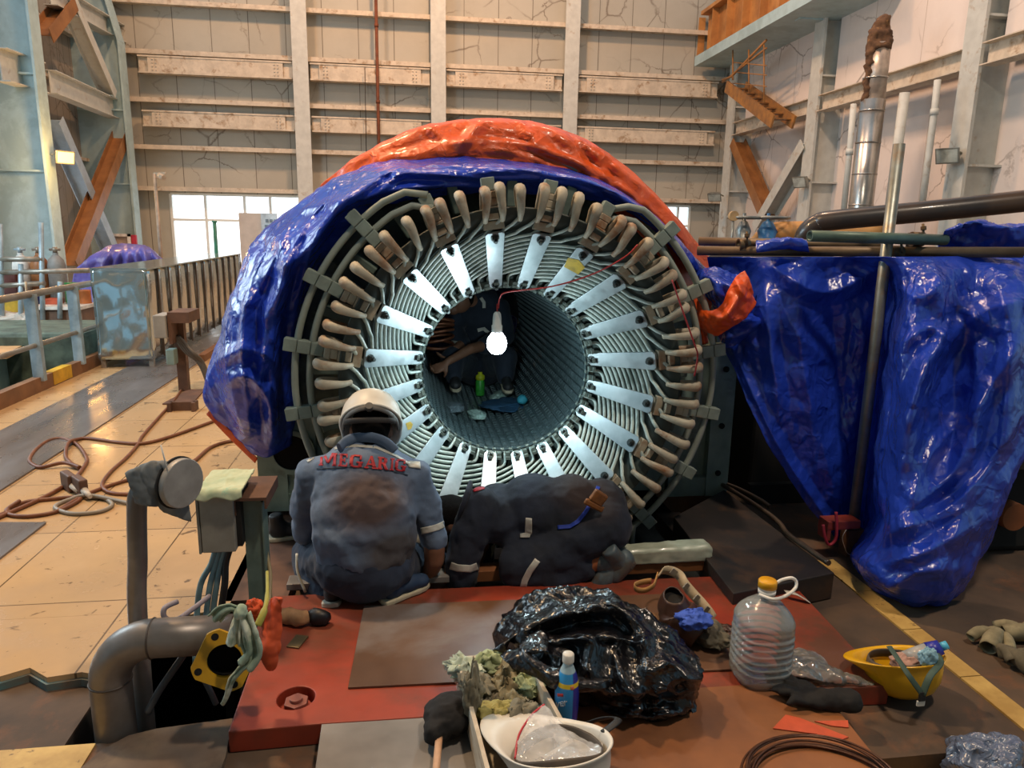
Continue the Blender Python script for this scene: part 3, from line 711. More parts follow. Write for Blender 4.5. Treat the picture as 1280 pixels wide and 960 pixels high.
# blue sheet: left drape, crown and right tail
rows = [P3([(366, 556, 4.0), (372, 470, 4.0), (384, 388, 3.97), (402, 338, 3.93), (442, 286, 3.88), (478, 258, 3.86), (540, 246, 3.86), (600, 241, 3.88), (690, 244, 3.88), (768, 258, 3.88), (822, 292, 3.9), (862, 338, 3.95), (880, 362, 4.0)]),
        P3([(352, 562, 3.92), (352, 470, 3.82), (362, 392, 3.78), (386, 332, 3.76), (428, 278, 3.74), (470, 246, 3.74), (536, 230, 3.74), (600, 222, 3.74), (690, 228, 3.76), (770, 246, 3.78), (828, 286, 3.8), (868, 332, 3.88), (888, 356, 3.95)]),
        P3([(330, 570, 3.9), (318, 480, 3.7), (330, 398, 3.66), (364, 322, 3.66), (412, 268, 3.68), (464, 230, 3.7), (534, 214, 3.72), (600, 210, 3.72), (686, 216, 3.74), (764, 236, 3.78), (826, 278, 3.84), (866, 320, 3.92), (886, 340, 4.0)]),
        P3([(300, 552, 3.95), (284, 490, 3.8), (302, 402, 3.76), (340, 310, 3.8), (398, 256, 3.86), (458, 217, 3.9), (530, 203, 3.94), (600, 201, 3.96), (682, 209, 3.98), (755, 228, 4.02), (816, 268, 4.06), (856, 312, 4.1), (878, 338, 4.12)]),
        P3([(262, 515, 4.05), (256, 490, 4.0), (282, 398, 4.0), (318, 306, 4.05), (388, 243, 4.1), (452, 208, 4.14), (528, 197, 4.16), (600, 196, 4.18), (680, 204, 4.2), (748, 222, 4.22), (806, 262, 4.24), (848, 306, 4.26), (872, 334, 4.28)]),
        P3([(275, 520, 4.5), (272, 480, 4.5), (300, 400, 4.5), (345, 312, 4.5), (400, 258, 4.5), (460, 224, 4.5), (530, 214, 4.5), (600, 212, 4.5), (676, 220, 4.5), (740, 236, 4.5), (792, 272, 4.5), (830, 312, 4.5), (852, 338, 4.5)])]
G = loft(rows, 300, 120)
def fold(G, amp):
    H = crumple_grid(G, amp*.42, 5.0, 11, an=(1, .6, 1)); return ridges(H, [(l, a*1.6, w) for l, a, w in BL])
BL = [([(425, 225), (372, 300), (346, 380), (340, 470), (345, 545)], .09, 16), ([(470, 215), (404, 280), (378, 350), (362, 440)], .08, 14), ([(345, 290), (312, 360), (302, 440), (312, 530)], .09, 18), ([(305, 320), (282, 420), (292, 500), (305, 540)], .07, 14),
 ([(452, 214), (520, 216), (600, 222), (700, 228), (770, 254)], .05, 8), ([(425, 262), (480, 240), (560, 232), (640, 236)], .06, 9), ([(600, 204), (690, 214), (770, 244), (835, 300), (872, 345)], .045, 7), ([(380, 262), (440, 246), (490, 214), (540, 204)], .06, 9), ([(350, 335), (384, 312), (424, 258)], .07, 12),
 ([(272, 450), (310, 436), (345, 455)], .05, 12), ([(330, 400), (355, 350), (350, 300)], .05, 12), ([(300, 390), (330, 350), (372, 262)], .05, 12), ([(320, 500), (332, 420), (330, 380)], .06, 12), ([(280, 480), (310, 470), (335, 500), (340, 550)], .05, 12), ([(505, 206), (490, 226), (455, 250)], .05, 8), ([(690, 220), (650, 212), (600, 216)], .04, 6), ([(800, 262), (835, 292), (862, 330)], .05, 8)]
G2 = fold(G, .055)
nu = len(G[0])
for j in range(len(G)):                        # calmer towards the crown on the right
    for i in range(nu):
        t = min(1, max(0, (i/nu-.42)/.2)); G2[j][i] = G2[j][i].lerp(G[j][i], .6*t)
b = MB(); b.grid(G2)
bt = tag(b.build('blue_tarpaulin', m_blue, solid=.003), 'crumpled shiny blue tarpaulin draped round the stator face, bulging at its left', 'tarpaulin')
# right tail with orange strips
rows = [P3([(862, 338, 3.96), (884, 334, 3.81), (905, 337, 3.71), (930, 346, 3.66)]),
        P3([(868, 352, 3.9), (890, 352, 3.6), (912, 362, 3.51), (938, 372, 3.56)]),
        P3([(880, 366, 3.91), (896, 376, 3.61), (918, 386, 3.54), (942, 392, 3.58)]),
        P3([(892, 396, 3.82), (905, 398, 3.62), (928, 402, 3.52), (956, 396, 3.58)]),
        P3([(898, 428, 3.76), (912, 434, 3.66), (936, 420, 3.61), (962, 404, 3.66)])]
G = ridges(crumple_grid(loft(rows, 70, 70), .03, 6, 8), [([(868, 345), (905, 352), (938, 380)], .05, 9), ([(890, 400), (920, 402), (952, 400)], .06, 10), ([(900, 425), (925, 418), (955, 402)], .05, 8), ([(885, 340), (900, 370), (910, 400)], .04, 9)]); b = MB(); b.grid(G); b.build('tail', m_blue, bt, solid=.003)
rows = [P3([(866, 366, 3.6), (884, 388, 3.5), (903, 380, 3.44), (918, 348, 3.42), (931, 338, 3.44)]),
        P3([(872, 396, 3.54), (888, 404, 3.42), (908, 394, 3.36), (925, 370, 3.36), (938, 352, 3.4)]),
        P3([(880, 420, 3.6), (894, 420, 3.5), (914, 410, 3.42), (932, 398, 3.42), (944, 378, 3.46)])]
G = ridges(crumple_grid(loft(rows, 70, 40), .012, 9, 2), [([(885, 392), (905, 396), (922, 372)], .05, 7), ([(905, 385), (915, 400), (925, 398)], .04, 6), ([(920, 350), (930, 370), (938, 372)], .04, 6)]); b = MB(); b.grid(G); b.build('orange_strip', m_oran, bt, solid=.003)
rows = [P3([(878, 372, 3.9), (886, 366, 3.84), (890, 380, 3.8)]), P3([(870, 400, 3.9), (876, 408, 3.8), (884, 404, 3.8)]), P3([(872, 424, 3.9), (880, 430, 3.82), (888, 424, 3.85)])]
G = crumple_grid(loft(rows, 20, 30), .015, 9, 2); b = MB(); b.grid(G); b.build('orange_strip', m_oran, bt, solid=.003)
b = MB(); b.grid(loft([P3([(262, 512, 3.98), (290, 540, 3.94), (322, 573, 3.9)]), P3([(258, 518, 3.98), (286, 547, 3.95), (319, 579, 3.91)])], 30, 6)); b.build('orange_hem', m_oran, bt, solid=.003)
# ---------------------------------------------------------------- scaffold and the big blue sheet on the right
m_tube = M('galvanised_tube', '8a908c', .4, .6, col2='6e6a60', scale=5, col3='8a6a48', s3=4, lo3=.55, hi3=.7)
m_tubeg = M('green_tube', '5d7468', .45, .3, col2='4a5c54', scale=5, col3='b0a040', s3=3, lo3=.68, hi3=.72)
m_tubeb = M('rusty_tube', '7d6a52', .5, .4, col2='5c4a38', scale=4)
pb = pz(1062, 692, FZ); ptop = pY(1124, 180, pb.y+.02)
b = MB(); b.ring(pb, ptop, .0275, .022); tag(b.build('scaffold_pole', m_tube), 'upright galvanised scaffold pole in front of the blue tarpaulin', 'scaffold pole')
yp = pb.y+.06
A0, A1 = pY(872, 313.5, 3.92), pY(1279, 315.5, 3.10)
b = MB(); b.ring(A0, A1, .025, .02); tag(b.build('scaffold_pole', m_tubeb), 'brown horizontal scaffold pole the blue tarpaulin hangs from', 'scaffold pole')
B0, B1 = pY(874, 301.5, 4.05), pY(1115, 308, yp+.10)
b = MB(); b.ring(B0, B1, .025, .02); tag(b.build('scaffold_pole', m_tubeb), 'dark horizontal scaffold pole just behind and above the brown one', 'scaffold pole')
C0, C1 = pY(1012, 295, yp-.1), pY(1182, 300, yp-.06)
b = MB(); b.ring(C0, C1, .027, .02); tag(b.build('scaffold_pole', m_tubeg), 'short green scaffold pole with open end above the brown one', 'scaffold pole')
m_cp = M('coupler_steel', '4a4a46', .5, .6, col2='6b5436', scale=20)
for (px, py, lb) in ((929, 307, 'small scaffold coupler at the left over the brown pole'), (1119, 316, 'scaffold coupler where upright and brown poles cross'), (1146, 299, 'scaffold coupler on the green pole right of the upright')):
    P = pY(px, py, yp-.02 if px > 1000 else 3.80); t = thing('scaffold_coupler', lb, 'coupler', P)
    b = MB(); b.ring(P+V((-.03, 0, 0)), P+V((.03, 0, 0)), .036, .027, 20); b.ring(P+V((.01, .03, -.04)), P+V((.012, .03, .03)), .036, .027, 20); b.build('clamp_ring', m_cp, t)
    b = MB(); b.cyl(P+V((.0, -.05, .0)), P+V((.0, -.03, .075)), .006, n=8); b.cyl(P+V((0, -.04, .045)), P+V((0, -.036, .062)), .013, n=6, smooth=False); b.build('bolt', m_cp, t)
rows = []
m_blued = tarp('blue_tarpaulin_sheet', '2444bc', 6, .27, .14)
top = [(884, 321, 3.9), (940, 321, 3.72), (1000, 321, 3.5), (1060, 321, 3.5), (1110, 321, 3.27), (1160, 321, 3.25), (1215, 320, 3.22), (1270, 320, 3.2), (1330, 319, 3.2)]
r1 = [(888, 345, 3.91), (942, 348, 3.71), (995, 350, 3.5), (1050, 352, 3.5), (1102, 358, 3.5), (1152, 352, 3.08), (1212, 360, 3.15), (1268, 350, 3), (1330, 350, 3.1)]
r2 = [(896, 392, 3.87), (946, 400, 3.58), (998, 402, 3.53), (1050, 408, 3.5), (1096, 420, 3.5), (1142, 412, 3), (1205, 420, 3.08), (1268, 410, 2.9), (1335, 400, 3.05)]
r3 = [(904, 432, 3.78), (952, 455, 3.53), (1004, 468, 3.5), (1052, 480, 3.5), (1090, 500, 3.5), (1134, 496, 2.92), (1198, 500, 3.02), (1270, 480, 2.86), (1335, 450, 3)]
r4 = [(922, 470, 3.64), (968, 520, 3.5), (1012, 545, 3.5), (1054, 562, 3.5), (1082, 580, 3.5), (1126, 588, 2.84), (1192, 590, 2.86), (1264, 560, 2.84), (1320, 500, 2.95)]
r5 = [(950, 535, 3.5), (994, 594, 3.5), (1030, 622, 3.5), (1056, 636, 3.5), (1076, 650, 3.5), (1122, 668, 2.74), (1188, 668, 2.72), (1252, 620, 2.8), (1295, 545, 2.9)]
r6 = [(985, 595, 3.5), (1020, 640, 3.5), (1042, 664, 3.5), (1058, 680, 3.5), (1074, 704, 2.96), (1120, 734, 2.7), (1188, 730, 2.68), (1240, 660, 2.78), (1278, 575, 2.88)]
r7 = [(1010, 632, 3.5), (1035, 662, 3.5), (1052, 680, 3.5), (1064, 694, 3.5), (1085, 735, 2.96), (1135, 758, 2.82), (1190, 752, 2.8), (1236, 676, 2.88), (1268, 590, 2.95)]
G = loft([P3(r) for r in (top, r1, r2, r3, r4, r5, r6, r7)], 260, 240)
G2 = ridges(crumple_grid(G, .022, 5, 21, an=(1.2, 1, .8)), [([(953, 330), (962, 420), (974, 520)], .07, 15), ([(916, 436), (972, 556), (1032, 648), (1060, 688)], .06, 13), ([(992, 338), (1002, 450), (1030, 560), (1052, 650)], .10, 40), ([(1036, 352), (1044, 440), (1052, 560)], -.10, 36), ([(962, 332), (1030, 366), (1098, 336)], .07, 17), ([(970, 360), (1000, 420), (1060, 470)], .05, 22), ([(1086, 380), (1072, 500), (1064, 620)], .06, 18),
 ([(1122, 326), (1132, 385), (1112, 470), (1102, 560), (1086, 640)], .10, 24), ([(1166, 326), (1186, 400), (1152, 470), (1132, 570)], .09, 22), ([(1284, 376), (1232, 388), (1182, 430), (1142, 500), (1120, 600)], .08, 20), ([(1214, 330), (1222, 480), (1212, 600), (1182, 700)], .10, 30), ([(1290, 412), (1228, 500), (1192, 590), (1112, 656), (1082, 690)], .09, 20), ([(1276, 520), (1202, 622), (1104, 672)], .07, 16), ([(1100, 645), (1180, 625), (1250, 565)], -.06, 20), ([(1090, 706), (1152, 692), (1232, 648)], .06, 16), ([(1110, 735), (1150, 715), (1200, 712)], .05, 14), ([(1240, 330), (1262, 420), (1256, 520), (1240, 620)], .07, 20), ([(1190, 340), (1200, 380), (1240, 410)], .06, 14), ([(1110, 350), (1150, 372), (1180, 350)], .05, 12), ([(1130, 430), (1160, 410), (1190, 420)], .05, 12), ([(1140, 620), (1170, 560), (1230, 500)], .05, 14)])
for j in range(len(G)):
    t = max(0, 1-j/10)
    for i in range(len(G[0])):
        G2[j][i] = G2[j][i].lerp(G[j][i], t); G2[j][i].z = max(G2[j][i].z, FZ+.01)
b = MB(); b.grid(G2); bs = tag(b.build('blue_tarpaulin', m_blued, solid=.003), 'large blue tarpaulin sheet hanging from scaffold on the right, its hem bunched on the floor', 'tarpaulin')
rows = [P3([(1172, 322, 3.42), (1220, 322, 3.4), (1270, 322, 3.37), (1330, 322, 3.32)]), P3([(1176, 300, 3.4), (1222, 296, 3.36), (1266, 296, 3.3), (1330, 292, 3.25)]), P3([(1182, 290, 3.3), (1218, 275, 3.3), (1248, 282, 3.3), (1330, 272, 3.3)]), P3([(1190, 300, 3.6), (1225, 292, 3.6), (1260, 296, 3.6), (1330, 292, 3.6)])]
G = crumple_grid(loft(rows, 70, 44), .04, 6, 3); b = MB(); b.grid(G); b.build('top_fold', m_blued, bs, solid=.003)
rows = [P3([(945, 316, 3.5), (985, 312, 3.5), (1012, 316, 3.5)]), P3([(945, 302, 3.55), (985, 296, 3.5), (1008, 302, 3.5)]), P3([(950, 306, 3.8), (985, 304, 3.8), (1008, 306, 3.8)])]
b = MB(); b.grid(crumple_grid(loft(rows, 30, 20), .02, 8, 3)); b.build('top_fold', m_blued, bs, solid=.003)
# near-black block added so that the gap stays dark
m_dark = M('gap_and_casing_dark', '14130f', .8, var=.3, scale=3)
t = thing('gap_block', 'added near-black block giving the shade between stator and blue sheet', 'machine', (3.0, 4.6, FZ))
b = MB(); b.bx(2.12, 3.6, 4.1, 6.2, FZ, .95); b.build('body', m_dark, t, bev=.03)
b = MB(); b.cyl((2.86, 4.1, .95), (2.86, 6.2, .95), .5, n=32); b.build('gap_block_top', m_dark, t)
b = MB(); b.bx(2.10, 3.62, 4.05, 4.1, FZ, .05); b.build('gap_block_base', m_dark, t)
# lagged machine at the right edge, behind the sheet
t = thing('pump_casing', 'dark machine with round flange behind the blue sheet at right edge', 'machine', (3.2, 3.4, FZ))
c = pY(1266, 645, 3.2); b = MB(); b.box((3.55, 3.5, .35), (1.0, .5, .85)); b.build('body', m_dark, t, bev=.03)
b = MB(); b.cyl(c+V((0, .1, 0)), c+V((0, -.02, 0)), .075, n=24); b.build('flange', M('rusty_flange', '8a5028', .7), t)
b = MB()
for z in (.42, .50, .58): b.bx(2.9, 3.6, 3.18, 3.26, z, z+.06)
b.build('pipe_row', M('brown_slats', '4b4034', .7), t)
# valves on the pipework beyond the scaffold
m_valve = M('valve_steel', '8f9290', .4, .5); m_vb = M('blue_valve', '3a78b0', .4)
for (px, py, s, lb, mt) in ((928, 288, 1, 'handwheel valve beyond the scaffold, left of the gauge', m_valve), (958, 285, 1.25, 'blue-bodied valve with a steel bonnet beside the gauge', m_vb)):
    P = pY(px, 300, 8.0); t = thing('valve', lb, 'valve', P); s *= .9
    b = MB(); b.cyl(V((P.x, P.y, FZ)), P+V((0, 0, -.29)), .05, n=14); b.lathe([(.0, -.3), (.09*s, -.3), (.1*s, -.05), (.14*s, -.03), (.14*s, .0), (.08*s, .02), (.1*s, .1), (.05*s, .2), (.02, .22), (.02, .3)], 20, Matrix.Translation(P)); b.build('body', mt, t)
    b = MB(); b.tube([P+V((.2*s*cos(i*pi/12), .2*s*sin(i*pi/12), .25)) for i in range(24)], .018, 8, closed=True); b.beam(P+V((-.2*s, 0, .25)), P+V((.2*s, 0, .25)), .03, .02); b.beam(P+V((0, -.2*s, .25)), P+V((0, .2*s, .25)), .03, .02); b.build('handwheel', m_valve, t)
P = pY(917, 270, 7.9); t = thing('pressure_gauge', 'small round pressure gauge on a stem beside the valves', 'gauge', P)
b = MB(); b.cyl(P+V((0, .03, 0)), P+V((0, -.02, 0)), .055, n=24); b.build('dial', M('gauge_case', 'b89a70', .4), t)
b = MB(); b.cyl(P+V((0, 0, -.05)), P+V((0, 0, -.5)), .015, n=8); b.build('stem', m_valve, t)
# inside the bore and the lamp
BP = pY(621, 429, 3.62)
t = thing('work_lamp', 'glowing white bulb in a holder hung on a red wire across the bore', 'lamp', BP)
b = MB(); b.lathe([(.0, -.058), (.028, -.052), (.047, -.028), (.052, 0), (.046, .026), (.032, .045), (.026, .055)], 28, Matrix.Translation(BP)); b.build('bulb', emit('bulb_glow', 'f2f8ff', 22), t)
b = MB(); b.lathe([(.026, .052), (.028, .09), (.023, .095), (.022, .13), (.019, .15), (.012, .16), (.0, .162)], 20, Matrix.Translation(BP)); b.build('lamp_holder', M('white_holder', 'c8d0d0', .4), t)
b = MB(); ww = [BP+V((0, 0, .155)), BP+V((0, 0, .2)), pY(623, 385, 3.62), pY(625, 372, 3.60), pY(635, 365, 3.55), pY(690, 358, 3.45), pY(740, 343, 3.36), pY(780, 322, 3.22), pY(797, 306, 3.2)]
b.tube(cr(ww, 6), .0035, 6); b.build('wire', M('red_wire', 'b02a28', .45), t)
bl = bpy.data.lights.new('bulb_light', 'POINT'); bl.energy = 14; bl.color = (.70, .94, 1.); bl.shadow_soft_size = .06
blo = bpy.data.objects.new('bulb_light', bl); COL.objects.link(blo); blo.location = BP+V((0, -.02, -.075))
b = MB(); wr = [pY(840, 350, 3.28), pY(852, 385, 3.28), pY(868, 430, 3.3), pY(872, 445, 3.34), pY(868, 470, 3.36)]
b.tube(cr(wr, 6), .004, 6); tag(b.build('red_wire', M('red_cord', 'a82c2c', .5)), 'red wire trailing down the right-hand coil ends', 'wire')
def bore(px, py, dz=0): 
    d = ray(px, py); o = EYEP-AX; A = d.x*d.x+d.z*d.z; B_ = o.x*d.x+o.z*d.z; C_ = o.x**2+o.z**2-.436**2
    tt = (-B_+sqrt(max(0, B_*B_-A*C_)))/A; return EYEP+d*tt
def rag(name, c, s, mat, label, cat, seed=0, thick=.02, amp=.4, parent=None, rot=0, group=None, floor=None):
    """a crumpled cloth: closed lumpy sheet; floor keeps it above what it lies on"""
    b = MB(); b.sph((0, 0, 0), 1, 48, 30); n = []
    R = Matrix.Rotation(rot, 3, 'Z')
    for p in b.v:
        k = 1+amp*1.1*crum(p, 1.5, seed)+amp*.3*crease(p, 3.9, seed+2)
        q = V((p.x*s[0]*k, p.y*s[1]*k, p.z*s[2]*(1+amp*1.2*crum(p, 1.9, seed+7)))); q = R @ q + V(c)
        if floor is not None: q.z = max(q.z, floor+.0005)
        n.append(q)
    b.v = n
    if parent: return b.build(name, mat, parent)
    o = b.build(name, mat, org=(c[0], c[1], floor if floor is not None else c[2]-s[2]))
    return tag(o, label, cat, group)
m_ragw = M('pale_glove', 'a9c4bc', .8, var=.15, scale=14); m_ragg = M('grey_cloth', '56646a', .85, var=.2, scale=10); m_ragb = M('blue_cloth', '1f4a6a', .75, var=.2, scale=8)
P = bore(596, 521); rag('cloth', P+V((0, 0, .015)), (.05, .10, .02), m_ragw, 'pale cloth strip lying in the bore beside the green bottle', 'cloth', 3, floor=None)
P = bore(567, 512); rag('cloth', P+V((0, 0, .015)), (.06, .10, .022), m_ragg, 'grey rag lying in the bore left of the pale strip', 'cloth', 5)
P = bore(627, 496); rag('cloth', P+V((0, 0, .02)), (.05, .16, .018), m_ragw, 'pale rag lying in the bore against the dark blue cloth', 'cloth', 9, rot=-.5)
P = bore(635, 510); rag('cloth', P+V((0, .05, .012)), (.16, .16, .022), m_ragb, 'dark blue cloth spread at the bottom of the bore', 'cloth', 12)
P = bore(652, 507); b = MB(); b.sph((0, 0, 0), (.035, .035, .03), 20, 12); 
for i, p in enumerate(b.v): b.v[i] = p*(1+.1*crease(p, 20, 1))+P+V((0, -.02, .045))
tag(b.build('cloth_ball', M('teal_cloth', '2f93a8', .7)), 'bright teal wad of cloth lying on the dark blue cloth', 'cloth')
P = bore(600, 494); t = thing('spray_bottle', 'small green bottle with yellow cap standing inside the bore', 'bottle', P); s = 1.35
b = MB(); b.lathe([(0, 0), (.022*s, 0), (.024*s, .01), (.024*s, .10), (.018*s, .115)], 20, Matrix.Translation(P)); b.build('body', M('green_bottle', '3fae3a', .4, col2='2c8a34', scale=30), t)
b = MB(); b.lathe([(.018*s, .112), (.025*s, .12), (.024*s, .145), (.012*s, .155), (.012*s, .17), (.0, .172)], 20, Matrix.Translation(P)); b.build('cap', M('yellow_cap', 'c8d02a', .4), t)
# far end of the bore: sheet, added dark disc and clutter behind the fitter
rows = [[pol(.43, rad(a), 2.5) for a in (150, 120, 90, 60, 30)], [pol(.25, rad(a), 2.4) for a in (165, 130, 90, 50, 15)], [V((AX.x+x, AX.y+2.5, AX.z-.05)) for x in (-.43, -.2, 0, .2, .43)], [V((AX.x+x, AX.y+2.52, AX.z-.42)) for x in (-.3, -.15, 0, .15, .3)]]
b = MB(); b.grid(crumple_grid(loft(rows, 50, 50), .05, 4, 5)); tag(b.build('tarpaulin', tarp('violet_tarpaulin', '2a2a7a', 7, .4, .0), solid=.003), 'violet-blue sheet closing the far end of the bore', 'tarpaulin')
b = MB(); b.grid(crumple_grid([[pol(r_, 2*pi*i/60, 2.6) for i in range(60)] for r_ in (.02, .1, .2, .3, .4, .47)], .03, 5, 3), closeu=True); tag(b.build('bore_end_dark', M('bore_end_dark', '14161f', .7), solid=.004), 'added dark disc giving the darkness behind the violet-blue sheet in the bore', 'tarpaulin')  # added disc, its dark colour supplies the darkness at the bore end
m_cu = M('copper_lead', '8a5438', .45, .5, col2='5c3626', scale=10)
cc = pY(552, 413, 5.0)
for i in range(5):
    b = MB(); b.tube([cc+V((.11*cos(t*pi/10)-.03, .06*sin(t*pi/10), -.10+.045*i+.02*sin(t*pi/10+i))) for t in range(20)], .012, 8, closed=True)
    tag(b.build('copper_loop', m_cu), 'brown copper loop stacked beside the fitter inside the bore', 'copper loop', 'copper loops in the bore')
# ================================================================ people
from mathutils.bvhtree import BVHTree
def bvh_of(ob):
    me = ob.data; o = ORG[ob.name]
    return BVHTree.FromPolygons([v.co+o for v in me.vertices], [tuple(p.vertices) for p in me.polygons])
def decal(name, polys, bvhs, mat, parent, off=.004, n=6, thick=.0015):
    """patches given as outlines seen from the front, laid on the surface they are sewn to"""
    b = MB()
    for q in polys:
        a, c, d, e = [V((p[0], p[1], 0)) for p in q]; G = []
        for i in range(n+1):
            row = []
            for j in range(n+1):
                p = a.lerp(c, j/n).lerp(e.lerp(d, j/n), i/n); r_ = ray(p.x, p.y).normalized(); best = None
                for t in bvhs:
                    h = t.ray_cast(EYEP, r_)
                    if h[0] is not None and (best is None or h[3] < best[3]): best = h
                row.append(None if best is None else best[0]-r_*off)
            G.append(row)
        for i in range(n):
            for j in range(n):
                f = [G[i][j], G[i][j+1], G[i+1][j+1], G[i+1][j]]
                if all(x is not None for x in f) and max((f[k]-f[k-1]).length for k in range(4)) < .10: b.add(f, [(0, 1, 2, 3)], True)
    return b.build(name, mat, parent, solid=thick) if b.f else None
def wrinkle(a1, f1, a2=0, f2=20, seed=0):
    return lambda p, n: p+n*(a1*folds(p, f1, seed)+a2*crease(p, f2, seed))
m_skin = M('skin', '7d5640', .55, var=.1, scale=12, bmp=.1, bsc=60)
m_hair = M('hair', '0e0b0a', .9, var=.3, scale=60, bmp=.5, bsc=120, spec=.15)
m_hel = M('white_helmet', 'd6d0c4', .42, var=.04)
m_band = M('reflective_tape', 'b9b6ab', .4, var=.08, scale=20)
def cloth_mat(name, col, col2, stain=None):
    m, nt, b = newmat(name); c = coords(nt)
    r = ramp(nt, noi(nt, c, 5, 5, .6), [(.3, lin(col2)), (.7, lin(col))]); o = r.outputs[0]
    if stain:
        for (loc, rad_, colr) in stain:
            g = nt.nodes.new('ShaderNodeTexGradient'); g.gradient_type = 'SPHERICAL'
            mp = nt.nodes.new('ShaderNodeMapping'); mp.vector_type = 'TEXTURE'; mp.inputs['Location'].default_value = loc; mp.inputs['Scale'].default_value = rad_
            nt.links.new(c, mp.inputs[0]); nt.links.new(mix(nt, .12, mp.outputs[0], noi(nt, c, 9, 3), 'ADD'), g.inputs[0])
            q = ramp(nt, g.outputs[1], [(.05, 0.), (.55, .9)]); o = mix(nt, q.outputs[0], o, lin(colr))
    nt.links.new(o, b.inputs['Base Color']); b.inputs['Roughness'].default_value = .85; b.inputs['Sheen Weight'].default_value = .06
    bump(nt, b, noi(nt, c, 300, 2), .1, .002); bump(nt, b, noi(nt, c, 28, 4, .6, .5), .25, .008); return m
m_shoe = M('dark_shoe', '2a2c2e', .6, col2='1a1a1b', scale=12); m_sole = M('pale_sole', 'b7ac92', .7, var=.15, scale=15)
def hand(b, wrist, dirn, palmn, s=1., curl=.6):
    """palm, four fingers and a thumb grown from the wrist"""
    d = V(dirn).normalized(); n = V(palmn); n = (n-d*n.dot(d)).normalized(); x = d.cross(n); w = V(wrist)
    for k in (-1.5, -.5, .5, 1.5): cap(b, w, w+d*.085*s+x*.02*k*s, .017*s, .0125*s, 10)
    for k, L in ((-1.5, .058), (-.5, .074), (.5, .08), (1.5, .07)):
        p = w+d*.085*s+x*.02*k*s; pts = [(p, .0105*s)]; dd = d.copy()
        for seg in (.42, .33, .25):
            q = Quaternion(x, -curl*.9); dd = q @ dd; p = p+dd*L*seg*s*1.15; pts.append((p, .009*s))
        chain(b, pts)
    p = w+d*.03*s+x*.03*s; chain(b, [(p, .013*s), (p+(d*.6+x*.7+n*.35).normalized()*.035*s, .012*s), (p+(d*.8+x*.6+n*.6).normalized()*.065*s, .0095*s)])
def shoe(parent, heel, toe, up=(0, 0, 1), w=.045, h=.075, mat=None, solemat=None):
    h0, t0 = V(heel), V(toe); d = (t0-h0).normalized(); u = V(up); u = (u-d*u.dot(d)).normalized(); x = d.cross(u); L = (t0-h0).length
    R = Matrix((x, d, u)).transposed(); prof = [(-.8, .0), (-.95, .12), (-.9, .3), (-.85, .5), (-1.05, .7), (-.95, .86), (-.55, .98), (0, 1.0), (.55, .97), (.9, .84), (.98, .68), (.85, .5), (.88, .3), (.92, .12), (.75, 0), (0, -.03)]
    b = MB(); b.prism([(a*w, c*L) for a, c in prof], 0, .022); b.v = [R @ p+h0 for p in b.v]; b.build('sole', solemat or m_sole, parent, bev=.006)
    b = MB(); b.sph((0, L*.22, .05), (w*.9, L*.22, h*.75), 16, 10); b.sph((0, L*.55, .04), (w*.92, L*.3, h*.52), 16, 10); b.sph((0, L*.8, .032), (w*.98, L*.2, h*.42), 16, 10); b.cyl((0, L*.2, .04), (0, L*.16, h+.06), w*.85, w*.85, 16)
    b.v = [R @ p+h0+u*.008 for p in b.v]
    return blob('shoe', b, mat or m_shoe, parent, .01, 3)
SER = {  # slab letters, unit box, y up
 'M': [[(0, 0), (.24, 0), (.24, .12), (0, .12)], [(.76, 0), (1, 0), (1, .12), (.76, .12)], [(.06, 0), (.18, 0), (.2, 1), (.05, 1)], [(.8, 0), (.96, 0), (.95, 1), (.8, 1)], [(.0, .88), (.26, .88), (.26, 1), (0, 1)], [(.74, .88), (1, .88), (1, 1), (.74, 1)], [(.12, 1), (.3, 1), (.58, .2), (.44, .2)], [(.7, 1), (.88, 1), (.56, .2), (.44, .2)]],
 'E': [[(0, 0), (.9, 0), (.9, .13), (0, .13)], [(0, .87), (.88, .87), (.88, 1), (0, 1)], [(.12, 0), (.38, 0), (.38, 1), (.12, 1)], [(.3, .44), (.65, .44), (.65, .57), (.3, .57)], [(.78, 0), (.92, 0), (.92, .34), (.82, .28)], [(.76, .72), (.88, .68), (.88, 1), (.76, 1)], [(.58, .34), (.68, .34), (.68, .67), (.58, .67)]],
 'G': [[(.0, .2), (.26, .2), (.26, .8), (0, .8)], [(.06, .1), (.34, .0), (.34, .14), (.2, .3)], [(.06, .9), (.2, .7), (.34, .86), (.34, 1)], [(.3, 0), (.75, 0), (.75, .13), (.3, .13)], [(.3, .87), (.75, .87), (.8, 1), (.3, 1)], [(.72, .62), (.88, .62), (.88, 1), (.74, .86)], [(.66, .04), (.92, .04), (.92, .46), (.66, .46)], [(.52, .36), (1, .36), (1, .48), (.52, .48)]],
 'A': [[(0, 0), (.32, 0), (.32, .12), (0, .12)], [(.6, 0), (1, 0), (1, .12), (.6, .12)], [(.08, .1), (.2, .1), (.54, 1), (.42, 1)], [(.64, .1), (.94, .1), (.58, 1), (.38, 1)], [(.26, .28), (.72, .28), (.68, .4), (.3, .4)]],
 'R': [[(0, 0), (.46, 0), (.46, .12), (0, .12)], [(0, .88), (.6, .88), (.6, 1), (0, 1)], [(.1, 0), (.36, 0), (.36, 1), (.1, 1)], [(.56, .58), (.84, .6), (.84, .9), (.56, 1)], [(.3, .46), (.74, .46), (.8, .6), (.3, .58)], [(.44, .48), (.68, .5), (1, 0), (.7, 0)]],
 'I': [[(.1, 0), (.9, 0), (.9, .12), (.1, .12)], [(.1, .88), (.9, .88), (.9, 1), (.1, 1)], [(.32, 0), (.68, 0), (.68, 1), (.32, 1)]]}
def p3(x, y, Y): return pY(x, y, Y)
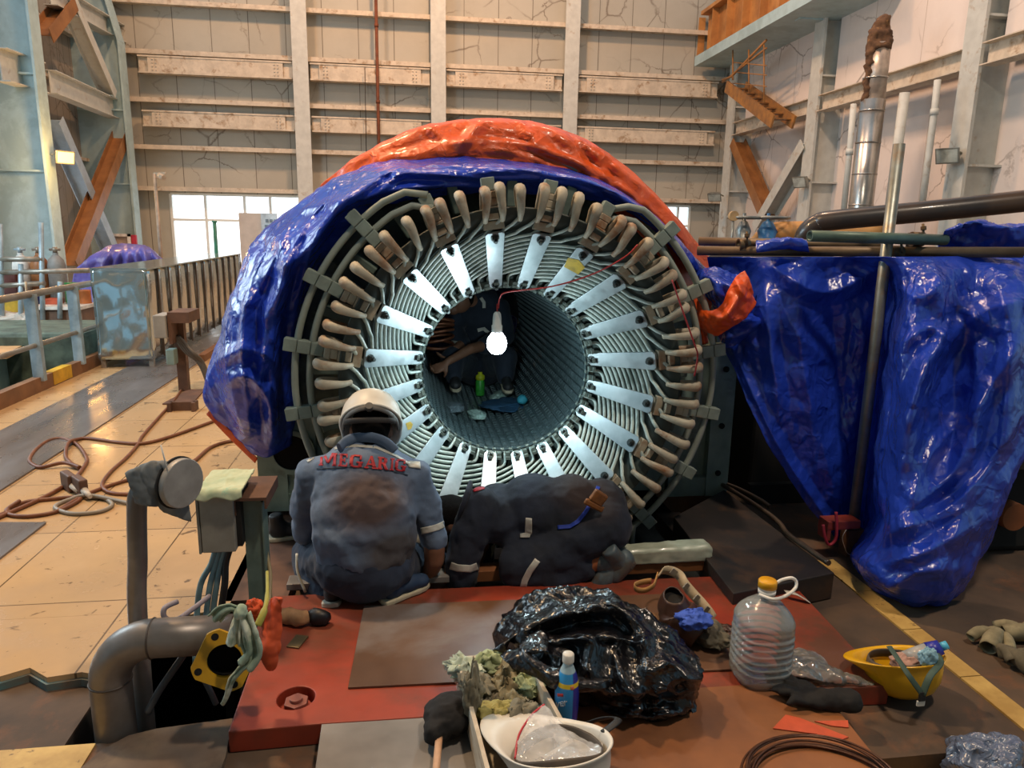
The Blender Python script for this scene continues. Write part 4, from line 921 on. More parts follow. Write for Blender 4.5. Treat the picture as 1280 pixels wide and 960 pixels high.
# ---- squatting fitter, seen from behind
t = thing('person', 'person in white helmet and faded blue-grey coverall squatting with back to view', 'person', (p3(455, 757, 2.95).x, 2.95, 0))
W1 = t
PELV, MID, CH = p3(455, 706, 2.98), p3(456, 640, 3.03), p3(453, 592, 3.12)
b = MB()
b.sph(p3(456, 690, 2.99), (.20, .145, .12), 24, 16); b.sph(p3(456, 668, 3.0), (.215, .15, .16), 24, 16); b.sph(MID, (.22, .15, .17), 24, 16); b.sph(p3(454, 614, 3.08), (.22, .145, .15), 24, 16); b.sph(CH, (.215, .135, .13), 24, 16)
b.sph(p3(455, 572, 3.17), (.17, .11, .09), 20, 12)
SHL, SHR = p3(394, 594, 3.15), p3(517, 594, 3.14)
for S_ in (SHL, SHR): cap(b, p3(455, 577, 3.16), S_, .085, .08)
ELL = p3(383, 662, 3.24); chain(b, [(SHL, .08), (p3(386, 630, 3.2), .074), (ELL, .064), (p3(400, 690, 3.42), .052), (p3(430, 690, 3.5), .046)])
ELR = p3(541, 664, 3.10); chain(b, [(SHR, .08), (p3(531, 632, 3.12), .076), (ELR, .064), (p3(543, 673, 3.09), .06)])
m_cov = cloth_mat('faded_collar', '5f7088', '45556a', None)
def w1d(p, n):
    k = max(0, 1-abs(p.z-.33)/.5); return p+n*(.020*crum(V((p.x, p.y, p.z*.8)), 5.0, 3)+.005*crease(p, 14, 5))
loc0 = V((0, 0, 0))
cov = blob('jacket', b, None, t, .011, 9, w1d)
b = MB(); b.sph(PELV+V((0, .02, -.01)), (.215, .165, .16), 24, 16)
chain(b, [(p3(425, 705, 3.05), .12), (p3(388, 692, 3.36), .09), (p3(389, 715, 3.2), .072), (p3(410, 742, 3.06), .06)])
chain(b, [(p3(485, 705, 3.05), .12), (p3(545, 708, 3.42), .09), (p3(528, 726, 3.27), .07), (p3(508, 742, 3.1), .06)])
blob('trousers', b, cloth_mat('dark_trousers', '2b374c', '1c2434'), t, .012, 8, lambda p, n: p+n*(.016*crum(p, 6, 8)+.004*crease(p, 14, 2)))
sc_ = p3(466, 625, 2.9)-ORG[cov.name]; sb_ = p3(500, 690, 2.87)-ORG[cov.name]
cov.data.materials.clear(); cov.data.materials.append(cloth_mat('faded_coverall', '6c7d96', '4c5d74', [((sc_.x, sc_.y, sc_.z), (.24, .4, .17), '4f392e'), ((sb_.x, sb_.y, sb_.z), (.2, .4, .15), '403834')]))
B1 = [bvh_of(cov)]
b = MB(); NK = p3(462, 560, 3.18); HD = p3(464, 533, 3.23)
chain(b, [(p3(460, 575, 3.17), .06), (NK, .055), (HD, .05)]); b.sph(HD, (.082, .10, .10), 24, 16)
b.sph(HD+V((0, .09, -.045)), (.02, .03, .02), 10, 8); b.sph(HD+V((0, .06, -.07)), (.05, .05, .04), 14, 10)
for s in (-1, 1): b.sph(HD+V((s*.085, .0, -.025)), (.014, .026, .034), 12, 10)
chain(b, [(ELR, .05), (p3(543, 684, 3.08), .05), (p3(543, 700, 3.08), .046), (p3(536, 720, 3.11), .034), (p3(530, 732, 3.13), .029)])
hand(b, p3(530, 732, 3.13), (-.45, .75, -.3), (-.6, -.3, -.5), 1.0, .5)
chain(b, [(p3(420, 690, 3.48), .042), (p3(462, 690, 3.56), .033), (p3(475, 692, 3.58), .03)]); hand(b, p3(475, 692, 3.58), (.7, .4, -.5), (.3, .4, .8), 1.0, .5)
chain(b, [(ELR, .05), (SHR, .05), (p3(455, 577, 3.16), .06), (SHL, .05), (ELL, .045), (p3(420, 690, 3.48), .042)])
blob('body', b, m_skin, t, .008, 3)
b = MB(); b.sph(HD+V((0, -.012, .008)), (.088, .1, .098), 24, 16); b.sph(HD+V((0, -.045, -.045)), (.078, .06, .055), 18, 12)
blob('hair', b, m_hair, t, .01, 2, wrinkle(.004, 30))
b = MB(); zx = V((0, .80, .60)).normalized(); yx = V((1, 0, 0)).cross(zx); R = Matrix((V((1, 0, 0)), -yx, zx)).transposed().to_4x4(); R = Matrix.Translation(HD+V((0, .0, .012))) @ R @ Matrix.Scale(1.17, 4)
prof = [(.118, -.012), (.122, -.006), (.117, .0), (.116, .03), (.110, .062), (.094, .094), (.066, .115), (.03, .124), (0, .126)]
b.lathe(prof, 36, R); b.lathe([(.112, -.01), (.110, .03), (.10, .06), (.06, .105), (0, .115)], 36, R)
b.lathe([(.118, -.012), (.112, -.01)], 36, R)
for i, p in enumerate(b.v):                     # brim at the front, raised crest
    q = R.inverted() @ p
    if q.z < .012 and q.y > .03: q.y += .05*(q.y/.12); q.z -= .01
    q.y *= 1.1; b.v[i] = R @ q
hel = b.build('helmet', m_hel, t)
b = MB(); b.tube([R @ V((.104*cos(a), -.115*sin(a)-.01, -.03+.012*sin(a))) for a in [pi*k/20 for k in range(21)]], .013, 8, asp=(.5, 1.3)); b.cyl(R @ V((0, -.118, -.02)), R @ V((0, -.14, -.022)), .017, n=16); b.build('headband', M('grey_strap', '4d4b48', .6), hel)
b = MB(); b.tube([R @ V((.1*cos(a)*.95, -.05-.05*sin(a), -.03-.03*sin(a))) for a in [pi*k/16 for k in range(17)]], .009, 8, asp=(.5, 1.4)); b.build('neck_strap', M('dark_strap', '2a2624', .7), hel)
b = MB(); P = [p3(424, 560, 3.06), p3(432, 552, 3.1), p3(445, 548, 3.14), p3(465, 547, 3.12), p3(482, 553, 3.11), p3(494, 564, 3.1)]
b.tube(cr(P, 5), .02, 8, asp=(.6, 1.3)); b.build('collar', m_cov, t)
# name on the back
pol_ = []; xs = [399, 423, 437, 456, 472, 487, 494]; ws = [22, 12.5, 17, 16, 14, 6.5, 14]
for ch, x, wd in zip('MEGARIG', xs, ws):
    for q in SER[ch]:
        Q = []
        for u, v in q:
            X = x+u*wd; top = 565.5+max(0, X-400)**1.35*.0165; bot = top+16.5-(X-400)*.012; sl = (v-.5)*2.2
            Q.append((X+sl*.6, bot+(top-bot)*v))
        pol_.append(Q)
decal('lettering', pol_, B1, M('red_print', 'a8141c', .6, var=.1), t, .007, 6, .0008)
def strip(pts, w):
    N = []
    for i in range(len(pts)):
        (a, c), (d, e) = pts[max(i-1, 0)], pts[min(i+1, len(pts)-1)]; nx, ny = -(e-c), d-a; l = hypot(nx, ny); N.append((nx/l*w/2, ny/l*w/2))
    return [[(p[0]+n[0], p[1]+n[1]), (q[0]+m[0], q[1]+m[1]), (q[0]-m[0], q[1]-m[1]), (p[0]-n[0], p[1]-n[1])] for p, q, n, m in zip(pts, pts[1:], N, N[1:])]
decal('piping', strip([(384, 577), (400, 566), (424, 559), (445, 557), (470, 559), (494, 569), (512, 580)], 3), B1, m_band, t, .004, 4)
decal('shoulder_patch', [[(509, 576), (525, 577), (526, 586), (511, 584)]], B1, m_band, t, .004)
decal('reflective_band', strip([(526, 664), (536, 662), (547, 659), (556, 655)], 8), B1, m_band, t, .005)
decal('back_seam', strip([(396, 586), (440, 584), (480, 586), (510, 594)], 1.2), B1, M('seam', '2e3947', .8), t, .003, 5)
b = MB(); c = p3(372, 735, 2.98); b.tube(cr([p3(371, 692, 3.1), p3(372, 715, 3.05), p3(382, 740, 3.0)], 4), .006, 6); b.build('zip', m_band, t)
shoe(t, V(p3(413, 760, 2.9)), V(p3(424, 735, 3.16))+V((0, 0, -.03)), mat=m_shoe, solemat=M('white_sole', 'cdc3b2', .6))
hh = p3(478, 757, 2.9); hh.z = .003; tt = hh+V((.20, .15, 0)); shoe(t, hh, tt, mat=M('blue_shoe', '20344f', .7, var=.2))
# ---- kneeling fitter bent forward
t = thing('person', 'person in dark navy coverall kneeling and bent forward under the stator, boots to the right', 'person', (p3(690, 740, 3.15).x, 3.15, 0))
b = MB()
b.sph(p3(748, 640, 3.22), (.15, .17, .165), 24, 16); b.sph(p3(715, 632, 3.22), (.16, .17, .155), 24, 16); b.sph(p3(668, 636, 3.25), (.18, .18, .165), 24, 16); b.sph(p3(622, 642, 3.28), (.14, .19, .135), 24, 16); b.sph(p3(596, 643, 3.3), (.10, .17, .11), 20, 14)
b.sph(p3(655, 665, 3.22), (.16, .15, .10), 20, 14)
S1 = p3(600, 634, 3.16); chain(b, [(S1, .095), (p3(586, 672, 3.14), .085), (p3(579, 700, 3.13), .082), (p3(577, 722, 3.12), .075)])
chain(b, [(p3(605, 634, 3.44), .09), (p3(600, 680, 3.42), .075), (p3(600, 715, 3.36), .055)])
chain(b, [(p3(752, 655, 3.13), .145), (p3(700, 690, 3.1), .12), (p3(645, 705, 3.08), .088)]); chain(b, [(p3(645, 712, 3.08), .085), (p3(690, 720, 3.06), .08), (p3(732, 708, 3.05), .062)])
chain(b, [(p3(752, 655, 3.34), .14), (p3(660, 700, 3.36), .09), (p3(740, 705, 3.36), .065)])
m_nav = cloth_mat('navy_coverall', '262c3c', '171b26')
cov = blob('coverall', b, m_nav, t, .0115, 18, lambda p, n: p+n*(.016*crum(V((p.x*.8, p.y, p.z)), 5.2, 9)+.004*crease(p, 14, 5)))
mx_ = p3(745, 610, 3.05)-ORG[cov.name]; m2_ = p3(690, 590, 3.2)-ORG[cov.name]
cov.data.materials.clear(); cov.data.materials.append(cloth_mat('navy_coverall', '20283a', '12161f', [((mx_.x, mx_.y, mx_.z), (.24, .4, .18), '33241f')]))
B2 = [bvh_of(cov)]
b = MB(); HD = p3(561, 646, 3.33)
chain(b, [(p3(600, 642, 3.3), .07), (p3(580, 644, 3.32), .055), (HD, .05)]); b.sph(HD, (.10, .082, .095), 24, 16); b.sph(HD+V((-.05, 0, -.07)), (.04, .05, .05), 14, 10); b.sph(HD+V((-.085, 0, -.045)), (.02, .018, .025), 10, 8)
for s in (-1, 1): b.sph(HD+V((.012, s*.082, -.02)), (.026, .012, .034), 10, 8)
chain(b, [(p3(577, 715, 3.12), .045), (p3(575, 729, 3.12), .034)]); hand(b, p3(575, 727, 3.12), (-.6, .2, -.35), (0, .2, -1), 1.0, .4)
chain(b, [(p3(600, 705, 3.36), .04), (p3(592, 722, 3.33), .032)]); hand(b, p3(592, 722, 3.33), (-.7, -.2, -.3), (0, 0, -1), 1.0, .4)
chain(b, [(p3(577, 715, 3.12), .045), (p3(586, 672, 3.14), .05), (S1, .05), (p3(600, 642, 3.3), .06)])
chain(b, [(p3(600, 705, 3.36), .04), (p3(605, 650, 3.42), .05), (p3(600, 642, 3.3), .06)])
blob('body', b, m_skin, t, .008, 3)
b = MB(); b.sph(HD+V((.005, -.004, .022)), (.106, .09, .09), 24, 16); b.sph(HD+V((.05, 0, -.005)), (.055, .085, .07), 18, 12); blob('hair', b, m_hair, t, .01, 2, wrinkle(.004, 30))
b = MB(); P = [p3(588, 606, 3.2), p3(583, 620, 3.12), p3(576, 642, 3.13), p3(572, 660, 3.2)]; b.tube(cr(P, 5), .02, 8, asp=(.6, 1.3)); b.build('collar', m_nav, t)
decal('reflective_band', strip([(563, 707), (572, 710), (588, 711), (597, 708)], 9), B2, m_band, t, .006)
decal('reflective_band', strip([(672, 700), (662, 714), (656, 726), (653, 738)], 8), B2, m_band, t, .006)
decal('reflective_patch', [[(657, 647), (665, 648), (665, 668), (656, 665)], [(650, 667), (665, 664), (662, 672), (650, 672)]], B2, m_band, t, .006)
decal('red_patch', [[(590, 609), (604, 604), (606, 611), (592, 615)]], B2, M('red_badge', 'a8202c', .6), t, .004)
belt = decal('tool_belt', strip([(748, 608), (742, 622), (732, 640), (722, 652), (712, 658), (697, 659)], 5), B2, M('blue_webbing', '2440a8', .6), t, .008)
b = MB(); c = p3(748, 622, 3.02); b.box(c, (.07, .03, .06), Matrix.Rotation(.6, 3, 'Y')); b.box(c+V((-.02, -.004, -.035)), (.10, .02, .03), Matrix.Rotation(.5, 3, 'Y')); b.build('leather_pouch', M('leather', '8a5526', .5, col2='5f3a1c', scale=20), t, bev=.008)
b = MB(); chain(b, [(p3(728, 708, 3.05), .052), (p3(748, 698, 3.05), .05)]); blob('sock', b, M('brown_sock', '8a4f2c', .8), t, .012, 2)
# boots: toes on the deck, heels raised
m_boot = M('grey_boot', '5f6c70', .5, col2='3c4446', scale=12, col3='59534a', s3=9)
def boot(y_, dx=0):
    H, T, A = p3(787+dx, 704, y_), p3(741+dx, 750, y_-.02), p3(754+dx, 702, y_); d = (T-H).normalized(); H = T-d*.265
    bo = shoe(t, H, T, up=(-.75, -.25, .3), w=.047, h=.10, mat=m_boot, solemat=M('brown_sole', '4c4238', .8, var=.3, scale=20) if 'brown_sole' not in bpy.data.materials else bpy.data.materials['brown_sole'])
    b = MB(); chain(b, [(A, .056), (H+V((-.05, 0, -.0)), .058), (H.lerp(T, .3)+V((-.04, -.01, .0)), .052)]); blob('boot_shaft', b, m_boot, t, .01, 3, wrinkle(.004, 12))
    b = MB(); b.tube([A+V((.03, -.05, .02)), A+V((.055, -.045, .045)), A+V((.07, -.02, .03))], .009, 8); b.build('boot_loop', m_shoe, bo)
boot(3.04); boot(3.34, 10)
# ---- fitter sitting inside the bore
t = thing('person', 'person in dark coverall sitting inside the bore behind the glowing bulb', 'person', bore(600, 470))
Yb = 5.3; b = MB()
b.sph(p3(600, 458, Yb), (.19, .16, .15), 20, 14); b.sph(p3(602, 425, Yb+.02), (.185, .14, .18), 20, 14); b.sph(p3(603, 395, Yb), (.19, .13, .15), 20, 14); b.sph(p3(603, 378, Yb), (.15, .11, .10), 18, 12)
chain(b, [(p3(624, 386, Yb), .085), (p3(632, 420, Yb-.12), .07), (p3(605, 432, Yb-.3), .058)])
chain(b, [(p3(580, 386, Yb-.02), .085), (p3(566, 410, Yb-.12), .07), (p3(578, 430, Yb-.24), .055)])
chain(b, [(p3(612, 458, Yb-.05), .11), (p3(632, 448, Yb-.36), .085), (p3(632, 472, Yb-.42), .06)])
chain(b, [(p3(588, 458, Yb-.05), .11), (p3(566, 448, Yb-.34), .085), (p3(568, 470, Yb-.45), .06)])
cov = blob('coverall', b, cloth_mat('dark_coverall', '1d2838', '121a26'), t, .014, 4, wrinkle(.01, 5, .004, 12)); B3 = [bvh_of(cov)]
b = MB(); HD = p3(575, 374, Yb-.13); chain(b, [(p3(600, 378, Yb-.02), .06), (p3(586, 376, Yb-.08), .05), (HD, .05)]); b.sph(HD, (.085, .10, .10), 22, 14); b.sph(HD+V((-.08, -.03, -.04)), (.022, .02, .02), 10, 8); b.sph(HD+V((-.05, -.03, -.07)), (.045, .045, .04), 12, 8)
chain(b, [(p3(605, 432, Yb-.3), .04), (p3(588, 436, Yb-.42), .036), (p3(560, 452, Yb-.5), .027)]); hand(b, p3(560, 452, Yb-.5), (-.8, -.1, -.5), (-.3, .5, -.7), 1.0, .7)
chain(b, [(p3(578, 430, Yb-.24), .042), (p3(570, 436, Yb-.34), .03)]); hand(b, p3(570, 436, Yb-.34), (-.7, -.3, -.5), (0, 0, -1), 1.0, .6)
chain(b, [(p3(605, 432, Yb-.3), .042), (p3(630, 415, Yb-.12), .05), (p3(620, 384, Yb), .06), (p3(582, 386, Yb), .06), (p3(570, 410, Yb-.1), .05), (p3(578, 430, Yb-.24), .042)])
blob('body', b, m_skin, t, .009, 3)
b = MB(); b.sph(HD+V((.02, .015, .02)), (.085, .10, .095), 20, 14); blob('hair', b, m_hair, t, .012, 2, wrinkle(.004, 30))
decal('reflective_band', strip([(601, 372), (605, 378), (605, 385)], 4), B3, m_band, t, .006)
decal('reflective_band', strip([(597, 413), (605, 411), (616, 421)], 4.5), B3, m_band, t, .006)
decal('reflective_band', strip([(559, 427), (574, 429)], 4.5), B3, m_band, t, .006)
for (x, y, x2) in ((632, 476, 628), (568, 474, 560)):
    h_ = p3(x, y, Yb-.42); shoe(t, h_+V((0, .08, -.02)), h_+V((.0, -.16, -.06)), w=.04)
# ================================================================ left side
m_rail = M('rail_steel', 'a7a29a', .4, .5, col2='8a7a66', scale=6); m_railp = M('rail_post', '9fb0b8', .45, .3)
m_kerb = M('brown_kerb', '8a5f3e', .55, col2='6e4a30', scale=4)
XK = -3.58
b = MB(); b.bx(XK-.06, XK+.02, 2.5, 9.3, TZ, TZ+.14); t = tag(b.build('kerb', m_kerb, org=(XK, 5.9, TZ)), 'brown steel kerb along the edge of the tiled floor under the railing', 'kerb')
q = pX(81, 480, XK+.03); b = MB(); b.bx(XK-.065, XK+.025, q.y-.2, q.y+.2, TZ+.01, TZ+.145); b.build('yellow_patch', M('yellow_paint', 'c99a20', .5, var=.2), t)
t = thing('railing', 'grey steel railing above the brown kerb at the far left', 'railing', (XK, 6, TZ))
zt1, zt2 = pX(48, 366, XK).z, pX(50, 430, XK).z
for yy in (2.6, 4.6, pX(51, 480, XK).y, pX(101, 460, XK).y, 9.3):
    b = MB(); b.bx(XK-.05, XK+.05, yy-.03, yy+.03, TZ+.1, zt1); b.build('post', m_railp, t)
for zz, r in ((zt1, .035), (zt2, .024)):
    b = MB(); b.cyl((XK, 2.5, zz), (XK, 9.6, zz), r, n=12); b.build('rail', m_rail, t)
# farther railing with taller standards
t = thing('railing', 'pale tubular railing with tall standards beyond the opening at far left', 'railing', (-5.5, 11.8, TZ)); YR = 11.8
for x, y0_, y1_ in ((3, 280, 420), (26, 330, 420), (54, 278, 420), (75, 352, 398)):
    b = MB(); b.cyl(pY(x, y1_, YR), pY(x-3 if y0_ < 300 else x, y0_, YR), .035, n=10); b.build('standard', m_railp, t)
for ya, yb_, x1 in ((324, 324, 54), (341, 338, 112), (358, 354, 56)):
    b = MB(); b.cyl(pY(-12, ya, YR), pY(x1, yb_, YR), .04, n=10); b.build('rail', m_rail, t)
# steel strips on the floor
m_strip = M('floor_strip_steel', '7d7a7c', .3, .35, col2='675f5c', scale=2, ax=(1, .3, 1), rv=.1)
b = MB(); b.bx(-3.2, -2.50, 4.2, 13, TZ, TZ+.012); tag(b.build('floor_plate', m_strip, org=(-2.8, 8, TZ)), 'long grey steel strip laid along the tiled floor', 'steel plate')
q = [pz(x, y, TZ) for x, y in ((-40, 655), (58, 655), (0, 700), (-60, 745))]; b = MB(); b.prism([(p.x, p.y) for p in q], TZ, TZ+.012)
tag(b.build('floor_plate', m_strip, org=(q[1].x, q[1].y, TZ)), 'small grey steel plate at the left edge of the tiled floor', 'steel plate')
# stainless enclosure
m_ss = M('stainless_sheet', 'c8d6d8', .14, .9, var=.03, bmp=.15, bsc=1.6, bd=.05)
e0, e1 = pz(119, 462, TZ), pz(192, 457, TZ); yc = 8.6; xa, xb = pY(119, 400, yc).x, pY(187, 400, yc).x
ztop = pY(150, 337, yc).z
t = thing('sheet_enclosure', 'mirror-like stainless sheet enclosure standing by the railing', 'enclosure', ((xa+xb)/2, yc, TZ))
b = MB()
nx_, nz_ = 16, 24
def ss(x, z): return V((x, yc-.015*noise.noise(V((x*3, 0, z*3.5)))-.012*noise.noise(V((x*7, 4, z*6))), z))
b.grid([[ss(xa+(xb-xa)*i/nx_, TZ+.1+(ztop-TZ-.1)*j/nz_) for i in range(nx_+1)] for j in range(nz_+1)]); b.build('front_sheet', m_ss, t, solid=.004)
yf = 13.2
for i in range(12):
    a, c = yc+.02+(yf-yc)*i/12, yc+(yf-yc)*(i+1)/12; b = MB(); G = [[V((xb+.01*noise.noise(V((yy*2, z*2, i))), yy, z)) for yy in (a, (a*2+c)/3, (a+2*c)/3, c-.02)] for z in [TZ+.1+(ztop-TZ-.1)*j/8 for j in range(9)]]
    b.grid(G); b.build('side_sheet', m_ss, t, solid=.004)
    b = MB(); b.bx(xb+.002, xb+.016, c-.022, c, TZ+.08, ztop); b.build('seam', M('seam_brown', '5d5046', .5, .4) if i == 0 else bpy.data.materials['seam_brown'], t)
b = MB(); b.bx(xa, xb+.02, yc, yf, ztop, ztop+.015); b.bx(xa, xa+.02, yc, yf, TZ+.1, ztop); b.build('top_sheet', m_ss, t)
for x in (xa+.03, xb-.03):
    for y_ in (yc+.05, yf-.2): b = MB(); b.bx(x-.025, x+.025, y_-.025, y_+.025, TZ, TZ+.1); b.build('foot', m_rail, t)
b = MB(); a, c = pz(252, 452, TZ), pz(292, 424, TZ); b.beam(a+V((0, 0, .04)), c+V((0, 0, .04)), .08, .08); tag(b.build('timber', m_kerb, org=(a.x, a.y, TZ)), 'brown timber lying at the foot of the stainless enclosure', 'timber')
# sheeted machine behind the enclosure
t0_ = [P3(L) for L in ([(84, 420, 14), (118, 420, 13.9), (160, 420, 13.9), (222, 420, 14)], [(88, 380, 14), (120, 380, 13.9), (160, 380, 13.9), (218, 380, 14)], [(92, 345, 14), (120, 338, 14), (160, 334, 14), (212, 336, 14)], [(100, 330, 14), (128, 322, 13.9), (166, 318, 13.9), (210, 326, 14)], [(128, 314, 14.2), (140, 309, 14.2), (178, 309, 14.2), (196, 318, 14.2)], [(130, 312, 15.4), (142, 308, 15.4), (176, 308, 15.4), (192, 316, 15.4)])]
def P3_(): pass
b = MB(); b.grid(ridges(crumple_grid(loft(t0_, 90, 80), .05, 2.2, 6), [([(140, 309), (128, 335), (120, 380)], .25, 9), ([(160, 309), (158, 335), (152, 380)], .25, 8), ([(176, 309), (184, 330), (190, 380)], .25, 8), ([(150, 312), (142, 335), (138, 370)], .2, 6), ([(168, 310), (172, 335), (172, 370)], .2, 6), ([(188, 314), (200, 330), (208, 360)], .2, 6)])); b2 = tag(b.build('sheeted_machine', tarp('violet_sheet', '6a64b8', 4, .4, .05), solid=.02), 'machine under a violet tarpaulin behind the stainless enclosure', 'covered machine')
# gas cylinders and bench beyond the opening
def cylinder(x, yt, yb_, mat, lab, capm):
    Y = 12.6; p0, p1 = pY(x, yb_, Y), pY(x, yt, Y); p0.z = TZ; h = p1.z-p0.z; r = .13
    t = thing('gas_cylinder', lab, 'gas cylinder', p0, 'gas cylinders')
    b = MB(); b.lathe([(0, 0), (r, .01), (r, h*.82), (r*.85, h*.9), (r*.4, h*.96), (.04, h*.97), (.04, h)], 20, Matrix.Translation(p0)); b.build('body', mat, t)
    b = MB(); q = p0+V((0, 0, h)); b.cyl(q, q+V((0, 0, .09)), .035, n=10); b.cyl(q+V((-.08, 0, .05)), q+V((.08, 0, .05)), .02, n=8); b.build('valve', capm, t)
cylinder(36, 316, 405, M('white_cylinder', 'd9d6d0', .5), 'white gas cylinder, leftmost of the cylinders beyond the opening', m_railp)
cylinder(58, 316, 405, M('brown_cylinder', '9c6235', .5), 'brown gas cylinder between the white and grey cylinders', m_rail)
cylinder(79, 316, 405, M('grey_cylinder', '8d8a86', .5), 'grey gas cylinder with green hose at the foot of the left column', m_rail)
q = pY(92, 378, 12.3); t = thing('drum', 'small green drum on the bench beyond the opening', 'drum', q)
b = MB(); b.lathe([(0, 0), (.10, 0), (.105, .01), (.10, .02), (.10, .16), (.105, .17), (.10, .18), (.10, .3), (.105, .31), (.0, .31)], 20, Matrix.Translation(q)); b.build('body', M('green_drum', '2f9c4c', .4), t)
q2 = pY(107, 380, 12.3); b = MB(); b.lathe([(0, 0), (.09, 0), (.095, .02), (.09, .04), (.09, .2), (.095, .22), (0, .23)], 18, Matrix.Translation(q2)); tag(b.build('tin', M('orange_tin', 'b5642c', .5), org=q2), 'orange-brown tin beside the green drum', 'tin')
t = thing('bench', 'low bench with pale top and brown front beyond the opening', 'bench', pY(98, 400, 12.3))
z0 = pY(98, 379, 12.3).z; xa_, xb_ = pY(55, 380, 12.3).x, pY(118, 380, 12.3).x
b = MB(); b.bx(xa_, xb_, 11.8, 12.42, z0-.05, z0); b.build('top', M('pale_top', 'd8cfc4', .5), t)
b = MB(); b.bx(xa_+.03, xb_-.03, 11.85, 12.38, z0-.32, z0-.05); b.build('apron', M('brown_front', '6c5140', .6), t)
for x in (xa_+.06, xb_-.06):
    for y_ in (11.86, 12.36): b = MB(); b.bx(x-.03, x+.03, y_-.03, y_+.03, TZ, z0-.05); b.build('leg', m_rail, t)
for i, (x, y, c, s, lb) in enumerate(((20, 382, 'c8a032', (.17, .1, .15), 'yellow carton beyond the railing at far left'), (40, 380, '2c3e86', (.08, .1, .15), 'dark blue carton beside the yellow one at far left'), (8, 355, '5c2f28', (.2, .12, .17), 'dark red crate on the far railing platform'), (68, 378, 'c45838', (.1, .1, .05), 'red-orange box on the bench beyond the opening'))):
    q = pY(x, y, 12.2); b = MB(); b.box(q, (s[0]*2, s[1]*2, s[2]*2)); b.box(q+V((0, 0, s[2])), (s[0]*2.06, s[1]*2.06, .03)); tag(b.build('carton', M('carton_%d' % i, c, .6), bev=.01, org=q), lb, 'box')
for k, (x, y, s) in enumerate(((8, 402, .30), (33, 398, .16))):
    q = pY(x, y, 11.9); rag('sack', (q.x, q.y, TZ+.12), (s, .2, .14), M('pale_sack', 'c3b8ac', .8, var=.1), ('pale sack slumped at the edge of the far floor', 'smaller pale sack leaning on the far railing')[k], 'sack', 4+k, floor=TZ)
# steelwork in the opening
m_teal = M('teal_steel', '8aa6a4', .6, col2='6e8684', scale=2, col3='9c7648', s3=1.5, lo3=.6, hi3=.7); m_litflange = M('lamplit_flange', 'b98d5f', .6, var=.15)  # tan puts the warm light on the girder tops into the flange colour
def girder(a, c, w, h, lb):
    t = thing('steel_girder', lb, 'girder', a); b = MB(); b.beam(a, c, w, .06); b.build('top_flange', m_litflange, t); b = MB(); d = V((0, 0, -h/2)); b.beam(a+d, c+d, .06, h); b.build('web', m_teal, t); d = V((0, 0, -h)); b = MB(); b.beam(a+d, c+d, w, .05); b.build('bottom_flange', m_litflange, t)
girder(pY(-20, 446, 8.0), pY(72, 404, 11.2), .4, .75, 'teal girder with warm-lit tan painted on top, slanting across the opening at far left')
girder(pY(50, 405, 11.3), pY(125, 404, 11.3), .3, .45, 'teal girder with warm-lit tan painted on top, along the far rim of the opening')
t = thing('machine_block', 'teal machine block standing in the opening behind the railing', 'machine', pY(95, 470, 10))
p = pY(80, 412, 10.2); q = pY(125, 480, 10.2); b = MB(); b.bx(p.x, q.x, 10.2, 11.2, q.z-1, p.z); b.build('body', m_teal, t, bev=.02)
for y_, cc in ((433, 'd0783a'), (452, 'd0783a')): z = pY(90, y_, 10.1).z; b = MB(); b.bx(p.x-.6, q.x, 10.0, 10.2, z-.04, z+.03); b.build('ledge', M('rust_ledge', cc, .6) if 'rust_ledge' not in bpy.data.materials else bpy.data.materials['rust_ledge'], t)
for x in (60, 66): b = MB(); b.cyl(pY(x, 410, 9.6), pY(x-2, 500, 9.6), .05, n=10); b.build('pipe', M('tan_pipe', 'a79680', .5) if x == 60 else bpy.data.materials['tan_pipe'], t)
b = MB(); b.box(pY(15, 480, 9.2), (2.2, 1.2, 1.4)); tag(b.build('pump_unit', M('green_machine', '4d5a4e', .7, var=.3), bev=.05), 'dark green machine low in the opening at the left edge', 'machine')
b = MB(); b.tube(cr([pY(32, 352, 9), pY(35, 400, 9), pY(38, 440, 9), pY(41, 490, 8.8)], 4), .012, 6); tag(b.build('rope', M('pale_rope', 'c0a98c', .8)), 'pale rope hanging down into the opening', 'rope')
# picture, camera pole, board, green pole at the back
q = pY(152, 300, 21.3); t = thing('framed_picture', 'white-framed picture leaning by the far left column', 'picture', q)
b = MB(); a = pY(136, 292, 21.3); c = pY(164, 309, 21.3); zz = (c.z, a.z)
for s in ((a.x, a.x+.07, *zz), (c.x-.07, c.x, *zz), (a.x, c.x, zz[1]-.07, zz[1]), (a.x, c.x, zz[0], zz[0]+.07)): b.bx(s[0], s[1], 21.27, 21.33, s[2], s[3])
b.build('frame', M('white_frame', 'e8e8e6', .4), t); b = MB(); b.bx(a.x+.05, c.x-.05, 21.31, 21.34, zz[0]+.05, zz[1]-.05); b.build('print', M('beige_print', 'b8a89c', .5, col2='8c7c74', scale=3), t)
b = MB(); p = pY(168, 302, 21.4); b.box(p, (.14, .1, .36)); tag(b.build('extinguisher_box', M('red_box', 'b03048', .5), bev=.02), 'small red box behind the white-framed picture', 'box')
def cctv(): 
    p = pz(201, 300, TZ); base = pY(203, 345, 15.0); base.z = TZ; top = pY(193, 217, 15.0)
    t = thing('camera_pole', 'slim tan pole carrying a security camera left of the windows', 'camera pole', base)
    b = MB(); b.cyl(base, top, .04, .03, 12); b.build('pole', M('tan_pole', 'b5a08a', .5), t)
    b = MB(); b.beam(top+V((-.02, 0, .0)), top+V((.2, 0, .02)), .03, .03); b.cyl(top+V((.08, -.02, -.03)), top+V((.2, -.12, -.08)), .05, n=14); b.build('camera', M('camera_body', 'c9b49a', .5), t)
cctv()
